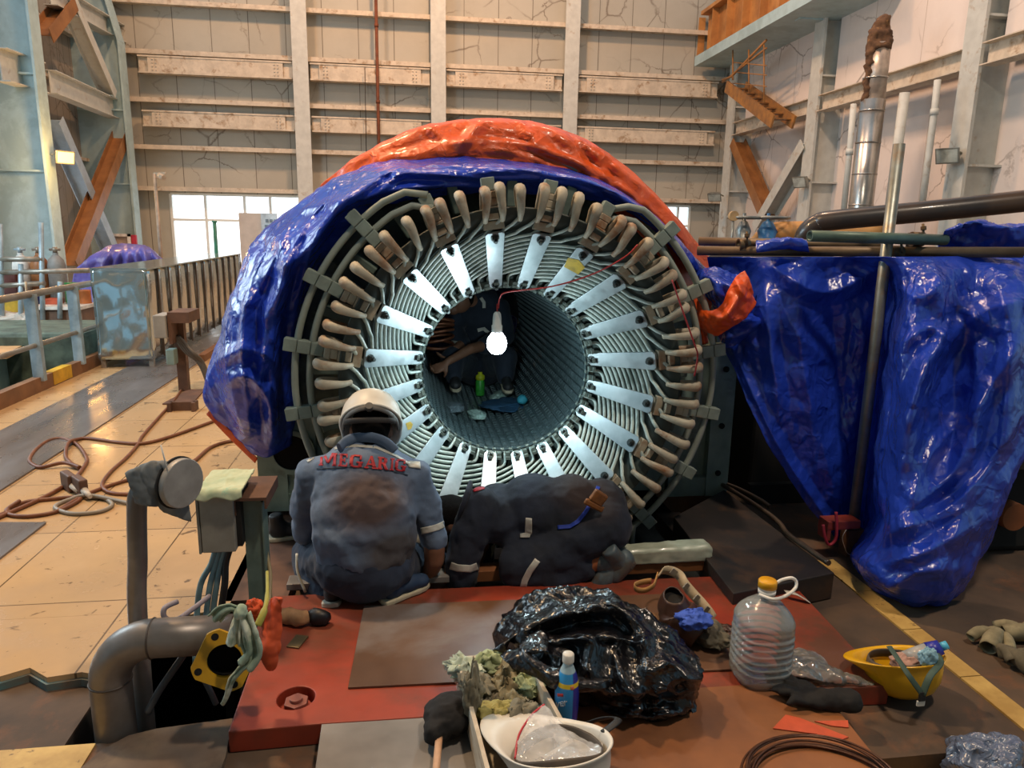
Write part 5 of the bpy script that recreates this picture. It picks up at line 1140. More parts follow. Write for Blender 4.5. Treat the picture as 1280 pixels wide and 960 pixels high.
a, c = pY(298, 266, 17), pY(330, 336, 17); t = thing('display_board', 'beige display board standing before the back windows', 'board', ((a.x+c.x)/2, 17, TZ))
b = MB(); b.bx(a.x, c.x, 17, 17.05, max(TZ, c.z), a.z); b.build('panel', M('beige_panel', 'cbbcae', .6, var=.05), t)
c2_ = pY(347, 300, 16.95); b = MB(); b.bx(c.x, c2_.x, 16.97, 17.03, c.z, a.z); b.build('notice_sheet', M('blue_white', 'c9dce8', .5), t)
b = MB(); p = pY(336, 276, 16.9)
for i in range(3): b.box(p+V((-.05+.09*i, .06, .0)), (.06, .02, .07))
b.box(p+V((0, .06, -.16)), (.2, .02, .14)); b.build('print_blocks', M('grey_print', '6f8494', .6), t)
for x in (a.x+.05, c.x-.05): b = MB(); b.bx(x-.03, x+.03, 17, 17.05, TZ, max(TZ, c.z)); b.build('leg', m_rail, t)
b = MB(); p = pY(271, 332, 15.5); p.z = TZ; b.cyl(p, pY(268, 276, 15.5), .045, .035, 12); b.cyl(pY(268, 278, 15.5), pY(268, 276, 15.5), .05, n=12); tag(b.build('green_pole', M('green_pole', '2e7a62', .5), org=p), 'slim green pole in front of the back window', 'pole')
# tall pipe standards and post with boxes by the stator
t = thing('cable_post', 'rusty post with two boxes and cables beside the blue drape', 'post', pz(231, 488, TZ)); Pb = pz(231, 488, TZ); Yp = Pb.y
m_rust = M('rust_steel', '6b4a38', .6, col2='4f372b', scale=6); m_boxg = M('grey_box', '9a938a', .5, var=.12)
b = MB(); b.bx(Pb.x-.045, Pb.x+.045, Yp-.04, Yp+.04, TZ, pY(231, 398, Yp).z); b.build('post', m_rust, t)
a, c = pY(214, 394, Yp-.1), pY(241, 402, Yp-.1); b = MB(); b.bx(a.x, c.x, Yp-.22, Yp+.15, c.z, a.z+.04); b.bx(a.x, a.x+.03, Yp-.22, Yp+.15, c.z-.2, c.z); b.build('bracket', m_rust, t)
a, c = pY(197, 392, Yp-.1), pY(215, 420, Yp-.1); b = MB(); b.bx(a.x, c.x, Yp-.25, Yp+.02, c.z, a.z); b.build('junction_box', m_boxg, t, bev=.008)
a, c = pY(209, 436, Yp-.1), pY(221, 455, Yp-.1); b = MB(); b.bx(a.x, c.x, Yp-.16, Yp-.04, c.z, a.z); b.build('switch_box', M('teal_box', '8fa39a', .5), t, bev=.008)
for k in range(4):
    b = MB(); b.tube(cr([pY(217+2*k, 420, Yp-.08), pY(232+3*k, 440, Yp-.1-.02*k), pY(247+2*k, 452, Yp-.1), pY(256+k, 470, Yp-.1), pY(261-k, 489, Yp-.05)], 5), .016, 8); b.build('cable', M('grey_cable', '5f574f', .6) if k == 0 else bpy.data.materials['grey_cable'], t)
q = [pz(x, y, TZ) for x, y in ((203, 506), (236, 488), (256, 488), (240, 506))]; b = MB(); b.prism([(p.x, p.y) for p in q], TZ, TZ+.012); tag(b.build('floor_plate', m_rust, org=q[0]), 'brown plate on the floor under the rusty cable post', 'steel plate')
a = pz(229, 513, TZ); b = MB(); b.box((a.x, a.y, TZ+.04), (.22, .03, .08)); b.box((a.x-.1, a.y, TZ+.04), (.03, .12, .08)); b.box((a.x+.1, a.y, TZ+.04), (.03, .12, .08)); tag(b.build('floor_bracket', m_rust, org=a), 'small rusty bracket fixed to the tiles by the blue drape', 'bracket')
# hoses on the tiled floor
m_hose = M('brown_hose', '7a4a2c', .5, col2='64391f', scale=10); m_hoseg = M('grey_hose', '8a8072', .5, var=.1)
def hose(pts, r, mat, lb, z=TZ, k=0):
    P = [pz(x, y, z+r) + V((0, 0, (q[0] if q else 0))) for x, y, *q in pts]; b = MB(); b.tube(cr(P, 7), r, 8); return tag(b.build('hose', mat), lb, 'hose', 'hoses on the tiled floor')
hose([(-30, 660), (0, 646), (50, 624), (81, 607), (94, 598), (107, 580), (108, 572), (98, 557), (85, 550), (73, 548), (58, 552), (44, 563), (37, 574), (40, 580), (52, 584), (80, 582, .02), (100, 586, .01)], .013, m_hose, 'brown hose looping on the grey strip into the plug boxes')
hose([(100, 586), (90, 580), (82, 570), (86, 557, .02), (98, 549), (112, 548), (150, 553), (180, 554), (215, 545), (268, 526)], .013, m_hose, 'brown hose running from its loop back towards the blue drape')
hose([(-20, 652), (8, 640), (10, 636), (30, 628), (50, 625), (100, 622), (75, 638), (40, 645), (15, 644), (8, 638), (25, 630, .02)], .012, m_hose, 'dark brown hose folded in a flat loop at the left edge')
hose([(70, 640), (100, 622), (128, 610), (160, 600), (190, 594)], .012, m_hose, 'brown hose leading from plug boxes behind the draped pipe')
hose([(230, 482), (218, 500), (200, 520), (178, 545), (172, 556), (158, 572), (140, 588), (128, 604), (132, 613), (145, 617), (175, 618)], .012, m_hose, 'long thin hose from the cable post curving to the draped pipe')
hose([(110, 622), (128, 622), (140, 630), (132, 637), (115, 641), (90, 642), (72, 637), (70, 632), (85, 625), (112, 622, .015), (165, 630)], .012, m_hoseg, 'grey hose coiled flat beside the plug boxes')
hose([(300, 550), (280, 553), (262, 560), (248, 572), (238, 580)], .013, m_hose, 'short brown hose emerging from under the blue drape tip')
for k, (x, y, lb) in enumerate(((87, 606, 'brown plug box on the hose loop, left of the pair'), (101, 612, 'brown plug box on the hose loop, right of the pair'))):
    q = pz(x, y+6, TZ); t = thing('plug_box', lb, 'plug box', q); R = Matrix.Rotation(.7, 3, 'Z')
    b = MB(); b.box(q+V((0, 0, .055)), (.05, .15, .11), R); b.build('housing', m_rust, t, bev=.01); b = MB(); d = R @ V((0, -1, 0)); b.cyl(q+V((0, 0, .045))+d*.07, q+V((0, 0, .03))+d*.17, .022, .012, 12); b.build('grip', M('white_grip', 'b9b0a4', .5), t)
# brown plates left of the pit
b = MB(); b.bx(-.84, -.56, 3.06, 4.3, TZ-.10, TZ-.0); tag(b.build('brown_plate', m_rust, org=(-.7, 3.6, -.1)), 'brown steel plate on the floor at the left of the pit', 'steel plate')
# ---------------------------------------------------------------- left foreground
m_pipe = M('grey_pipe', '918c88', .38, .4, col2='706964', scale=4, col3='7a5a44', s3=3, lo3=.58, hi3=.72)
Y1 = 2.42; P = [pY(176, 890, Y1), pY(174, 800, Y1), pY(172, 700, Y1), pY(171, 640, Y1), pY(173, 618, Y1), pY(183, 605, Y1), pY(198, 602, Y1), pY(222, 604, Y1-.02)]
t = thing('vent_pipe', 'upright grey pipe bent over at top with a blank flange, wrapped in grey cloth', 'pipe', (P[0].x, Y1, -1.0)); P[0].z = -1.0
b = MB(); b.tube(cr(P, 6), .031, 20); b.build('pipe', m_pipe, t)
ax = (P[-1]-P[-2]).normalized()+V((0, -.28, .0)); ax.normalize(); q = P[-1]+V((.012, 0, 0))
b = MB(); b.cyl(q-ax*.012, q+ax*.012, .083, n=32); b.build('flange', M('flange_steel', 'a39e97', .5, .25, col2='8b857e', scale=9), t, bev=.003)
b = MB(); b.cyl(q-ax*.02, q-ax*.014, .088, n=32); b.build('blank_gasket', M('black_gasket', '1d1b1a', .7), t)
rows = []
for k in range(9):
    u = k/8; c = P[-3].lerp(q, .1+.85*u); r = .036+.03*u*u; rows.append([c+V((0.01*cos(a*3), 0, 0))+frame_z(ax)[0]*(r*cos(a))+frame_z(ax)[1]*(r*sin(a)) for a in [2*pi*i/36 for i in range(36)]])
b = MB(); b.grid(crumple_grid(rows, .006, 14, 4), closeu=True); b.build('plastic_wrap', M('grey_plastic', '9a9794', .3, var=.1), t)
m_gcl = M('grey_cloth_wrap', '6e7274', .8, col2='54585a', scale=9)
rows = [P3([(160, 596, Y1+.03), (180, 586, Y1+.03), (203, 584, Y1+.03), (222, 590, Y1+.02)]), P3([(157, 592, Y1-.03), (178, 582, Y1-.04), (204, 577, Y1-.04), (222, 586, Y1-.03)]), P3([(163, 606, Y1-.05), (184, 602, Y1-.07), (203, 602, Y1-.07), (216, 606, Y1-.06)]), P3([(169, 630, Y1-.05), (186, 632, Y1-.07), (198, 632, Y1-.06), (206, 622, Y1-.06)])]
b = MB(); b.grid(crumple_grid(loft(rows, 40, 40), .012, 14, 2)); tag(b.build('grey_cloth', m_gcl, solid=.004, org=pY(180, 600, Y1)), 'grey cloth draped over the bent top of the vent pipe', 'cloth')
rows = [P3([(196, 612, Y1), (212, 618, Y1-.02), (232, 612, Y1)]), P3([(196, 628, Y1-.01), (216, 636, Y1-.03), (236, 630, Y1)]), P3([(204, 640, Y1), (222, 648, Y1-.02), (239, 652, Y1)])]
b = MB(); b.grid(crumple_grid(loft(rows, 26, 20), .01, 14, 5)); tag(b.build('grey_cloth', m_gcl, solid=.004, org=pY(215, 630, Y1)), 'grey cloth hanging below the blank flange of the vent pipe', 'cloth')
b = MB(); b.tube([pY(211, 596, Y1-.07), pY(206, 575, Y1-.07), pY(201, 556, Y1-.06)], .0025, 6); tag(b.build('cable_tie', M('white_tie', 'd8d4cc', .4)), 'white cable tie end sticking up from the wrapped pipe', 'cable tie')
# junction box on post
Yb = 2.86; zf = -.9
t = thing('junction_box_stand', 'grey junction box on a green post with a brown angle plate on top', 'junction box', pY(322, 755, Yb+.02))
a, c = pY(303, 622, Yb), pY(334, 755, Yb); b = MB(); b.bx(a.x, c.x, Yb, Yb+.07, -.12, a.z); b.bx(c.x, c.x+.006, Yb-.01, Yb+.08, -.12, a.z-.02); b.build('post', M('green_post', '6f857c', .5, col2='566a62', scale=7, col3='5e4c3c', s3=6, lo3=.6, hi3=.7), t)
a0, a1 = pY(291, 627, Yb-.06), pY(333, 630, Yb-.06); zt_ = a0.z; b = MB(); b.bx(a0.x, a1.x, Yb-.06, Yb+.20, zt_, zt_+.012); b.bx(a1.x-.008, a1.x, Yb-.06, Yb+.20, zt_-.035, zt_); b.bx(a0.x, a0.x+.008, Yb-.06, Yb+.2, zt_-.06, zt_); b.build('angle_plate', m_rust, t)
a, c = pY(243, 616, Yb-.08), pY(295, 690, Yb-.08); b = MB(); b.bx(a.x+.012, c.x, Yb-.08, Yb+.14, c.z, a.z); b.build('box', M('box_paint', '8d8a80', .45, var=.12, scale=8, col3='57524a', s3=18, lo3=.66, hi3=.72), t, bev=.004)
b = MB(); b.bx(a.x, a.x+.01, Yb-.083, Yb+.143, c.z-.003, a.z+.003); b.build('lid', M('lid_paint', '7e7a70', .45), t, bev=.003)
b = MB(); b.bx(c.x, c.x+.02, Yb-.05, Yb+.1, c.z+.01, a.z-.01); b.build('gap_shade', M('gap_black', '141413', .7), t)  # black strip painting the shade in the gap between box and post
ztp = a.z
rows = []
for k in range(5): rows.append([V((a.x+.012+(c.x-a.x+.03)*i/5, Yb-.10+.24*k/4, ztp+.012+.008*noise.noise(V((i, k, 1))))) for i in range(6)])
rows.insert(0, [p+V((0, -.012, -.03-.008*sin(i*2))) for i, p in enumerate(rows[0])])
m_rw = M('cream_cloth', 'c9cdaa', .85, col2='a9b795', scale=9, col3='86b8a0', s3=7, lo3=.6, hi3=.7)
b = MB(); b.grid(crumple_grid(loft(rows, 50, 44), .006, 16, 6)); tag(b.build('folded_cloth', m_rw, solid=.008, org=(a.x+.1, Yb, ztp)), 'folded cream and pale green cloth on top of the junction box', 'cloth')
m_c1, m_c2 = M('teal_cable', '6c8a90', .5), M('black_cable', '1f2021', .5); ctr = pY(282, 690, Yb)
for k, (x0, x1, mt, r) in enumerate(((270, 246, m_c1, .012), (276, 258, m_c1, .012), (282, 266, m_c1, .012), (288, 276, m_c2, .014))):
    b = MB(); b.tube(cr([pY(x0, 684, Yb), pY(x0-6, 705, Yb-.01), pY(x1+5, 730, Yb-.03), pY(x1, 770, Yb-.04), pY(x1-2, 830, Yb-.1)], 5), r, 8); b.build('cable', mt, t)
b = MB(); b.tube(cr([pY(333, 690, Yb+.05), pY(338, 720, Yb), pY(336, 760, Yb-.1)], 5), .008, 8); b.build('thin_cable', M('tan_cable', '9a8a68', .5), t)
m_c3 = M('dark_sheath', '3b3f44', .45, var=.2)
for pts, r, lb in (([(232, 815, 2.35), (222, 830, 2.33), (200, 862, 2.3), (184, 892, 2.28)], .012, 'dark cable dropping into the hole under the elbow pipe'), ([(250, 840, 2.34), (262, 862, 2.32), (270, 880, 2.32)], .010, 'thin dark cable under the yellow flange'), ([(262, 745, 2.8), (240, 762, 2.7), (220, 775, 2.62), (206, 772, 2.6), (206, 760, 2.62), (222, 752, 2.66)], .010, 'pale looped cable lying behind the elbow pipe')):
    b = MB(); b.tube(cr(P3(pts), 5), r, 8); tag(b.build('cable', m_c3 if 'dark' in lb else M('lilac_cable', '938a94', .5)), lb, 'cable')
# big elbow pipe
Ye = 2.3; r = .064
c0 = pY(292, 792, Ye); ex = pY(138, 850, Ye).x; zz = c0.z; R_ = .145; P = [c0]; P += [V((ex+R_+.03, Ye, zz))]
P += [V((ex+R_-R_*sin(a), Ye, zz-R_+R_*cos(a))) for a in [pi/2*k/10 for k in range(11)]]; P += [V((ex, Ye, -.5))]
t = thing('elbow_pipe', 'large grey elbow pipe bending down into the floor opening', 'pipe', (ex, Ye, -.08))
b = MB(); b.tube(P, r, 28); b.build('pipe', m_pipe, t)
b = MB()
for p, d in ((P[2], V((1, 0, 0))), (P[12], V((0, 0, 1)))): b.tube([p+frame_z(d)[0]*(r*cos(a))+frame_z(d)[1]*(r*sin(a)) for a in [2*pi*k/30 for k in range(30)]], .0035, 6, closed=True)
b.build('weld', M('weld', '4b423c', .6), t)
# square flange
q = pY(281, 824, 2.17); nrm = V((.22, -1, .25)).normalized(); xx = V((1, 0, 0)); xx = (xx-nrm*xx.dot(nrm)).normalized(); yy_ = nrm.cross(xx)*-1
yy_ = V((0, 0, 1)); yy_ = (yy_-nrm*yy_.dot(nrm)).normalized()
Rm = Matrix((xx, yy_, nrm)).transposed().to_4x4(); Rm = Matrix.Translation(q) @ Rm @ Matrix.Rotation(rad(-28), 4, 'Z')
t = thing('square_flange', 'yellow square pipe flange with a round hole leaning beside the elbow pipe', 'flange', q)
n = 64; out = []; hs = .083
for i in range(n):
    a = 2*pi*i/n; c_, s_ = cos(a), sin(a); rr_ = min(hs/max(abs(c_), abs(s_)), .100); out.append((rr_*c_, rr_*s_))
b = MB(); L = []
for z in (0, .016): L.append([Rm @ V((x, y, z)) for x, y in out])
I = [[Rm @ V((.052*cos(2*pi*i/n), .052*sin(2*pi*i/n), z)) for i in range(n)] for z in (0, .016)]
b.grid([L[0], L[1], I[1], I[0], L[0]], smooth=False, closeu=True); b.build('plate', M('yellow_flange', 'c99a1e', .45, col2='b0821a', scale=8), t)
for k in range(4):
    a = pi/4+pi/2*k; p = Rm @ V((.082*cos(a), .082*sin(a), .0162)); b = MB(); b.ring(p-nrm*.01, p+nrm*.0006, .0115, .0105, 16); b.cyl(p-nrm*.001, p+nrm*.0004, .0108, n=16); b.build('bolt_hole', bpy.data.materials['black_hole'], t)
b = MB(); b.cyl(Rm @ V((0, 0, -.06)), Rm @ V((0, 0, -.055)), .062, n=24); b.tube([Rm @ V((0, 0, -.06)), Rm @ V((0, 0, .0))], .056, 24, caps=False); b.build('bore', bpy.data.materials['port_black'], t)
# tied rags
m_kr = M('pale_green_rag', 'a8b79f', .85, col2='7f9482', scale=12, col3='d5d8c4', s3=6); m_or = M('orange_rag', 'cc5220', .8, col2='a83c1a', scale=9)
def ribbon(name, pts, wd, mat, parent, seed, th=.006):
    C = resample(cr(P3(pts), 8), 30); b = MB(); G = []
    for i, p in enumerate(C):
        w_ = wd[0]+(wd[1]-wd[0])*i/29; d = (C[min(i+1, 29)]-C[max(i-1, 0)]).normalized(); s_ = d.cross(V((0, -1, 0))).normalized()
        G.append([p+s_*(w_*(j/12-.5))+V((0, -.012*cos(j/12*pi*3+seed)*(w_/.05), 0)) for j in range(13)])
    b.grid(crumple_grid(G, .005, 18, seed)); return b.build(name, mat, parent, solid=th)
t = thing('tied_rag', 'pale green rag knotted over the yellow flange', 'rag', pY(298, 770, 2.14))
ribbon('tail', [(300, 768, 2.13), (305, 800, 2.11), (312, 825, 2.1), (300, 838, 2.1), (290, 850, 2.1), (283, 870, 2.11), (278, 880, 2.12)], (.03, .012), m_kr, t, 3)
ribbon('tail', [(306, 766, 2.12), (314, 790, 2.1), (318, 815, 2.1), (306, 832, 2.1)], (.035, .05), m_kr, t, 5)
ribbon('tail', [(297, 770, 2.13), (293, 790, 2.11), (291, 806, 2.11)], (.02, .045), m_kr, t, 7)
ribbon('loop', [(300, 764, 2.13), (288, 760, 2.12), (277, 765, 2.12), (268, 774, 2.13)], (.02, .045), m_kr, t, 2)
b = MB(); b.sph((0, 0, 0), .02, 20, 14); b.v = [p*(1+.3*crease(p, 30, 2))+pY(301, 765, 2.11) for p in b.v]; b.build('knot', m_kr, t)
rows = [P3([(340, 748, 2.3), (346, 746, 2.26), (352, 748, 2.24)]), P3([(326, 780, 2.3), (338, 778, 2.22), (351, 776, 2.24)]), P3([(322, 800, 2.28), (334, 806, 2.18), (349, 800, 2.22)]), P3([(328, 822, 2.26), (336, 830, 2.18), (345, 828, 2.2)]), P3([(334, 834, 2.24), (338, 836, 2.2), (341, 836, 2.2)])]
b = MB(); b.grid(crumple_grid(loft(rows, 34, 50), .012, 12, 4)); tag(b.build('orange_rag', m_or, solid=.012, org=pY(340, 836, 2.2)), 'stiff orange rag standing on the red plate beside the yellow flange', 'rag')
rag('orange_rag', pY(318, 762, 2.28), (.03, .03, .035), m_or, 'small orange rag bunched behind the pale green knot', 'rag', 4)
ribbon_t = thing('yellow_cord', 'yellowish cord tied between the pale and orange rags', 'cord', pY(326, 770, 2.2))
b = MB(); b.tube(cr(P3([(334, 715, 2.5), (334, 745, 2.3), (330, 764, 2.2), (322, 782, 2.17)]), 5), [.006]*5+[.008]*5+[.012]*6, 8); b.build('strand', M('olive_cord', '9a9440', .7), ribbon_t)
# ================================================================ deck plates and clutter in front
m_red = M('red_oxide_plate', '9c3820', .5, col2='80301e', scale=3, col3='5a3826', s3=1.6, lo3=.46, hi3=.66, bmp=.12, bsc=40, rv=.1)
m_rustp = M('rusty_sheet', '8a5732', .5, col2='6a432b', scale=3, col3='77706a', s3=2.0, lo3=.62, hi3=.72, bmp=.08, bsc=30, rv=.12)
m_brown = M('brown_sheet', '6b4d38', .4, col2='553c2d', scale=2, col3='7d7470', s3=1.1, lo3=.5, hi3=.7, rv=.08)
m_gray = M('grey_sheet', '86817c', .45, col2='6d6864', scale=3, col3='6a5a48', s3=5, lo3=.62, hi3=.72, rv=.1)
m_black = M('dark_steel', '2b2523', .55, col2='1e1b1a', scale=4, col3='4a3526', s3=2.5, lo3=.5, hi3=.65)
def plate(name, pts, z, th, mat, label, bev=.003, holes=()):
    q = [pz(x, y, z) for x, y in pts]; c = sum(q, V((0, 0, 0)))/len(q); b = MB(); b.prism([(p.x, p.y) for p in q], z-th, z)
    o = b.build(name, mat, org=(c.x, c.y, z-th), bev=0 if holes else bev); tag(o, label, 'steel plate')
    if holes:
        for x, y, r in holes:
            p = pz(x, y, z); cb = MB(); cb.cyl(p+V((0, 0, -.05)), p+V((0, 0, .05)), r, n=40); cut = cb.build('cutter', None)
            m = o.modifiers.new('hole', 'BOOLEAN'); m.object = cut; m.operation = 'DIFFERENCE'; m.solver = 'EXACT'
            bpy.context.view_layer.update(); me = evalmesh(o); o.modifiers.clear(); o.data = me; bpy.data.objects.remove(cut)
            for pl in me.polygons: pl.use_smooth = False
        m = o.modifiers.new('bevel', 'BEVEL'); m.width = bev; m.segments = 2; m.limit_method = 'ANGLE'; m.angle_limit = rad(40)
    return o
rp = plate('red_plate', [(285, 915), (345, 745), (985, 716), (1001, 740), (1112, 857), (1026, 861), (620, 874), (590, 892), (405, 904)], 0, .078, m_red, 'thick red-oxide steel base plate across the deck, worn brown in places', .004, [(370, 872, .064), (926, 736, .064)])
for (x, y) in ((370, 872), (926, 736)):
    p = pz(x, y, 0); p.z = -.045; b = MB(); b.cyl(p, p+V((0, 0, .006)), .052, n=32); b.build('washer', m_red, rp, bev=.001); b = MB(); b.cyl(p+V((0, 0, .006)), p+V((0, 0, .034)), .043, n=6, smooth=False); b.cyl(p+V((0, 0, .034)), p+V((0, 0, .046)), .022, n=20); b.build('bolt', M('red_bolt', '8a5044', .45, var=.15) if 'red_bolt' not in bpy.data.materials else bpy.data.materials['red_bolt'], rp, bev=.002)
plate('brown_sheet', [(435, 859), (455, 757), (830, 742), (905, 790), (922, 836), (640, 849)], .0085, .008, m_brown, 'brown steel sheet lying on the red plate under the trash bag', .001)
plate('grey_sheet', [(402, 905), (392, 975), (640, 975), (592, 893)], .004, .075, m_gray, 'grey steel sheet at the front edge, left of the wooden crate', .002)
plate('rusty_sheet', [(640, 875), (1018, 850), (1126, 985), (600, 985)], .006, .08, m_rustp, 'large rusty orange steel sheet in the right foreground under the wire coil', .002)
p = pz(372, 803, 0); R = Matrix.Rotation(rad(-18), 3, 'Z'); b = MB(); b.box((p.x, p.y, .004), (.052, .085, .006), R); tag(b.build('metal_tag', M('dull_tag', '6d5f45', .4, .5), org=p, bev=.001), 'small dull metal tag lying on the red plate', 'tag')
a, c = pz(352, 748, .03), pz(535, 738, .03); b = MB(); b.bx(a.x, c.x+.1, 3.07, 3.16, .0, .03); tag(b.build('steel_bar', m_gray, org=(a.x, 3.1, 0), bev=.003), 'grey-brown flat bar under the squatting person at the pit edge', 'bar')
c, e = pz(556, 720, .03), pz(1000, 710, .03); b = MB(); b.bx(c.x, e.x-.02, 3.10, 3.19, .022, .032); b.bx(c.x, e.x-.02, 3.10, 3.108, -.02, .03); tag(b.build('steel_angle', m_rustp, org=(c.x, 3.15, 0), bev=.002), 'rusty steel angle along the pit edge under the kneeling person', 'steel angle')
q = [pz(x, y, .055) for x, y in ((905, 612), (1043, 716), (917, 742), (842, 646))]; b = MB(); b.prism([(p.x, p.y) for p in q], -.075, .055); tag(b.build('dark_plate', m_black, org=q[1], bev=.004), 'thick dark steel plate right of the pit, beside the blue sheet', 'steel plate')
q = [pz(x, y, -.06) for x, y in ((850, 640), (930, 748), (890, 720), (835, 655))]; b = MB(); b.prism([(p.x, p.y) for p in q[:2]+[V((q[1].x-.05, q[1].y, 0)), V((q[0].x-.15, q[0].y, 0))]], -.16, -.06); tag(b.build('dark_bar', m_black, org=q[0]), 'dark bar stepped below the thick dark plate at the pit', 'bar')
m_hb = M('black_hose', '3d332b', .4, col2='57483a', scale=6)
for pts, lb in (([(903, 606), (930, 622), (960, 642), (975, 655), (985, 668), (1010, 686), (1036, 704)], 'brown hose along the right edge of the thick dark plate'), ([(905, 604), (925, 612), (950, 625), (963, 634)], 'short hose behind the thick dark plate near the stator foot')):
    b = MB(); b.tube(cr([pz(x, y, .07) for x, y in pts], 6), .014, 8); tag(b.build('hose', m_hb), lb, 'hose')
# white wrapped block
a, c = pY(766, 700, 3.14), pY(886, 690, 3.14); t = thing('wrapped_block', 'long block wrapped in pale plastic lying at the pit edge by the boots', 'block', ((a.x+c.x)/2, 3.14, .03))
rows = []
for i in range(30):
    u = i/29; x = a.x+(c.x-a.x)*u; hh = .068+.012*u; yy = 3.14; ww = .05; e = .75 if i in (0, 29) else 1
    pr = [(-ww, .034), (-ww*1.02, .06), (-ww, hh*.9+.03), (-ww*.7, hh+.035), (ww*.7, hh+.035), (ww, hh*.9+.03), (ww, .034)]
    rows.append([V((x, yy+y_*e, .034+(z_-.034)*e)) for y_, z_ in pr])
b = MB(); b.grid(crumple_grid([resample(r, 40) for r in rows], .006, 12, 3), closeu=True); b.build('wrapping', M('pale_wrap', 'bdc2ad', .35, col2='9aa08c', scale=8, coat=.3), t)
# ---- trash bag
m_bag = tarp('black_bag', '0d0c10', 11, .25, 0, .55)
BC = V((.645, 2.32, .01)); t = thing('trash_bag', 'crumpled glossy black trash bag slumped open on the steel sheets', 'bag', (BC.x, BC.y, .009))
b = MB(); b.sph((0, 0, 0), 1, 150, 90); n_ = []
for p in b.v:
    th_ = atan2(p.y, p.x); k = 1+.18*crum(p, 2.0, 31); rx, ry = .38, .235
    up = max(0, p.z); q = V((p.x*rx*k, p.y*ry*k, p.z*.20*(1+.3*crum(p, 2.4, 5))))
    q = Matrix.Rotation(rad(-40), 3, 'Z') @ q; q = q+V((BC.x, BC.y, .085)); q.z = max(q.z, .0095+.002*abs(crease(p, 6, 1))); n_.append(q)
n_ = ridges([n_], [([(640, 802), (672, 778), (728, 760), (760, 754), (792, 774), (806, 800), (808, 840), (795, 880)], .06, 13), ([(675, 794), (730, 778), (768, 780), (786, 802)], -.08, 13), ([(650, 808), (700, 800), (760, 796), (800, 804)], .06, 10), ([(815, 838), (840, 830), (862, 852), (868, 882)], .05, 13), ([(806, 850), (812, 885), (800, 905)], -.06, 12), ([(690, 802), (702, 830), (684, 852)], .05, 11), ([(740, 802), (736, 842), (762, 872)], .06, 13), ([(770, 812), (778, 850), (800, 880)], .05, 11), ([(640, 830), (680, 845), (715, 848)], .05, 12), ([(720, 875), (780, 880), (840, 872)], -.05, 10), ([(730, 895), (790, 898), (850, 890)], .04, 9)])[0]
for p in n_: p.z = max(p.z, .0095)
b.v = n_; b.build('bag', m_bag, t)
def flap(pts, pts2, seed, nm='rim'):
    A, B_ = resample(cr(P3(pts), 6), 70), resample(cr(P3(pts2), 6), 70)
    G = [[A[i].lerp(B_[i], j/16)+V((0, -.02*sin(pi*j/16), .012*sin(pi*j/16))) for i in range(70)] for j in range(17)]
    b = MB(); b.grid(crumple_grid(G, .02, 8, seed)); return b.build(nm, m_bag, t, solid=.0015)
flap([(632, 812, 2.3), (645, 790, 2.34), (672, 776, 2.4), (700, 770, 2.44), (728, 758, 2.5), (748, 745, 2.54), (772, 752, 2.5), (792, 772, 2.46), (805, 795, 2.4), (808, 830, 2.3), (802, 858, 2.2)], [(618, 815, 2.28), (636, 800, 2.28), (664, 790, 2.32), (696, 786, 2.36), (726, 774, 2.42), (746, 762, 2.46), (764, 768, 2.42), (780, 786, 2.38), (790, 804, 2.32), (793, 832, 2.24), (788, 862, 2.14)], 4)
flap([(648, 806, 2.2), (672, 792, 2.24), (702, 792, 2.26), (732, 786, 2.3), (762, 790, 2.3), (786, 800, 2.28), (804, 797, 2.26)], [(655, 824, 2.13), (678, 812, 2.12), (704, 822, 2.12), (734, 818, 2.14), (762, 816, 2.16), (782, 812, 2.2), (798, 806, 2.22)], 8)
flap([(624, 818, 2.16), (644, 808, 2.16), (660, 820, 2.1), (690, 836, 2.06), (720, 846, 2.05), (750, 850, 2.04)], [(640, 836, 2.1), (664, 846, 2.06), (690, 860, 2.02), (722, 866, 2.0), (752, 862, 2.0), (780, 850, 2.06)], 12)
flap([(796, 840, 2.2), (818, 826, 2.26), (840, 826, 2.28), (858, 840, 2.24), (868, 862, 2.16)], [(800, 870, 2.1), (826, 862, 2.1), (846, 870, 2.08), (862, 884, 2.06), (868, 900, 2.04)], 15)
# ---- crate with gloves
zc = .13; kb = [pz(573, 822, zc), pz(655, 815, zc), pz(716, 925, zc), pz(616, 985, zc)]
t = thing('wooden_crate', 'white-painted wooden crate full of dirty gloves', 'crate', sum((V((p.x, p.y, 0)) for p in kb), V((0, 0, 0)))/4+V((0, 0, .006)))
m_wd = M('white_wood', 'cfc4b2', .6, col2='b3a48e', scale=9, ax=(1, 1, 4), col3='9a7f5e', s3=5, lo3=.6, hi3=.7)
for i in range(4):
    a, c = kb[i].copy(), kb[(i+1) % 4].copy(); b = MB(); a.z = c.z = .071; b.beam(a, c, .014, .118); b.build('side_board', m_wd, t, bev=.002)
b = MB(); b.prism([(p.x, p.y) for p in kb], .012, .02); b.build('bottom', m_wd, t)
cc = sum(kb, V((0, 0, 0)))/4
gl = [('a9b48a', 'olive-green'), ('8d8468', 'brown'), ('b7c3b0', 'pale green'), ('7f7a68', 'grey'), ('a39a5c', 'yellowish'), ('6a6250', 'dark brown')]
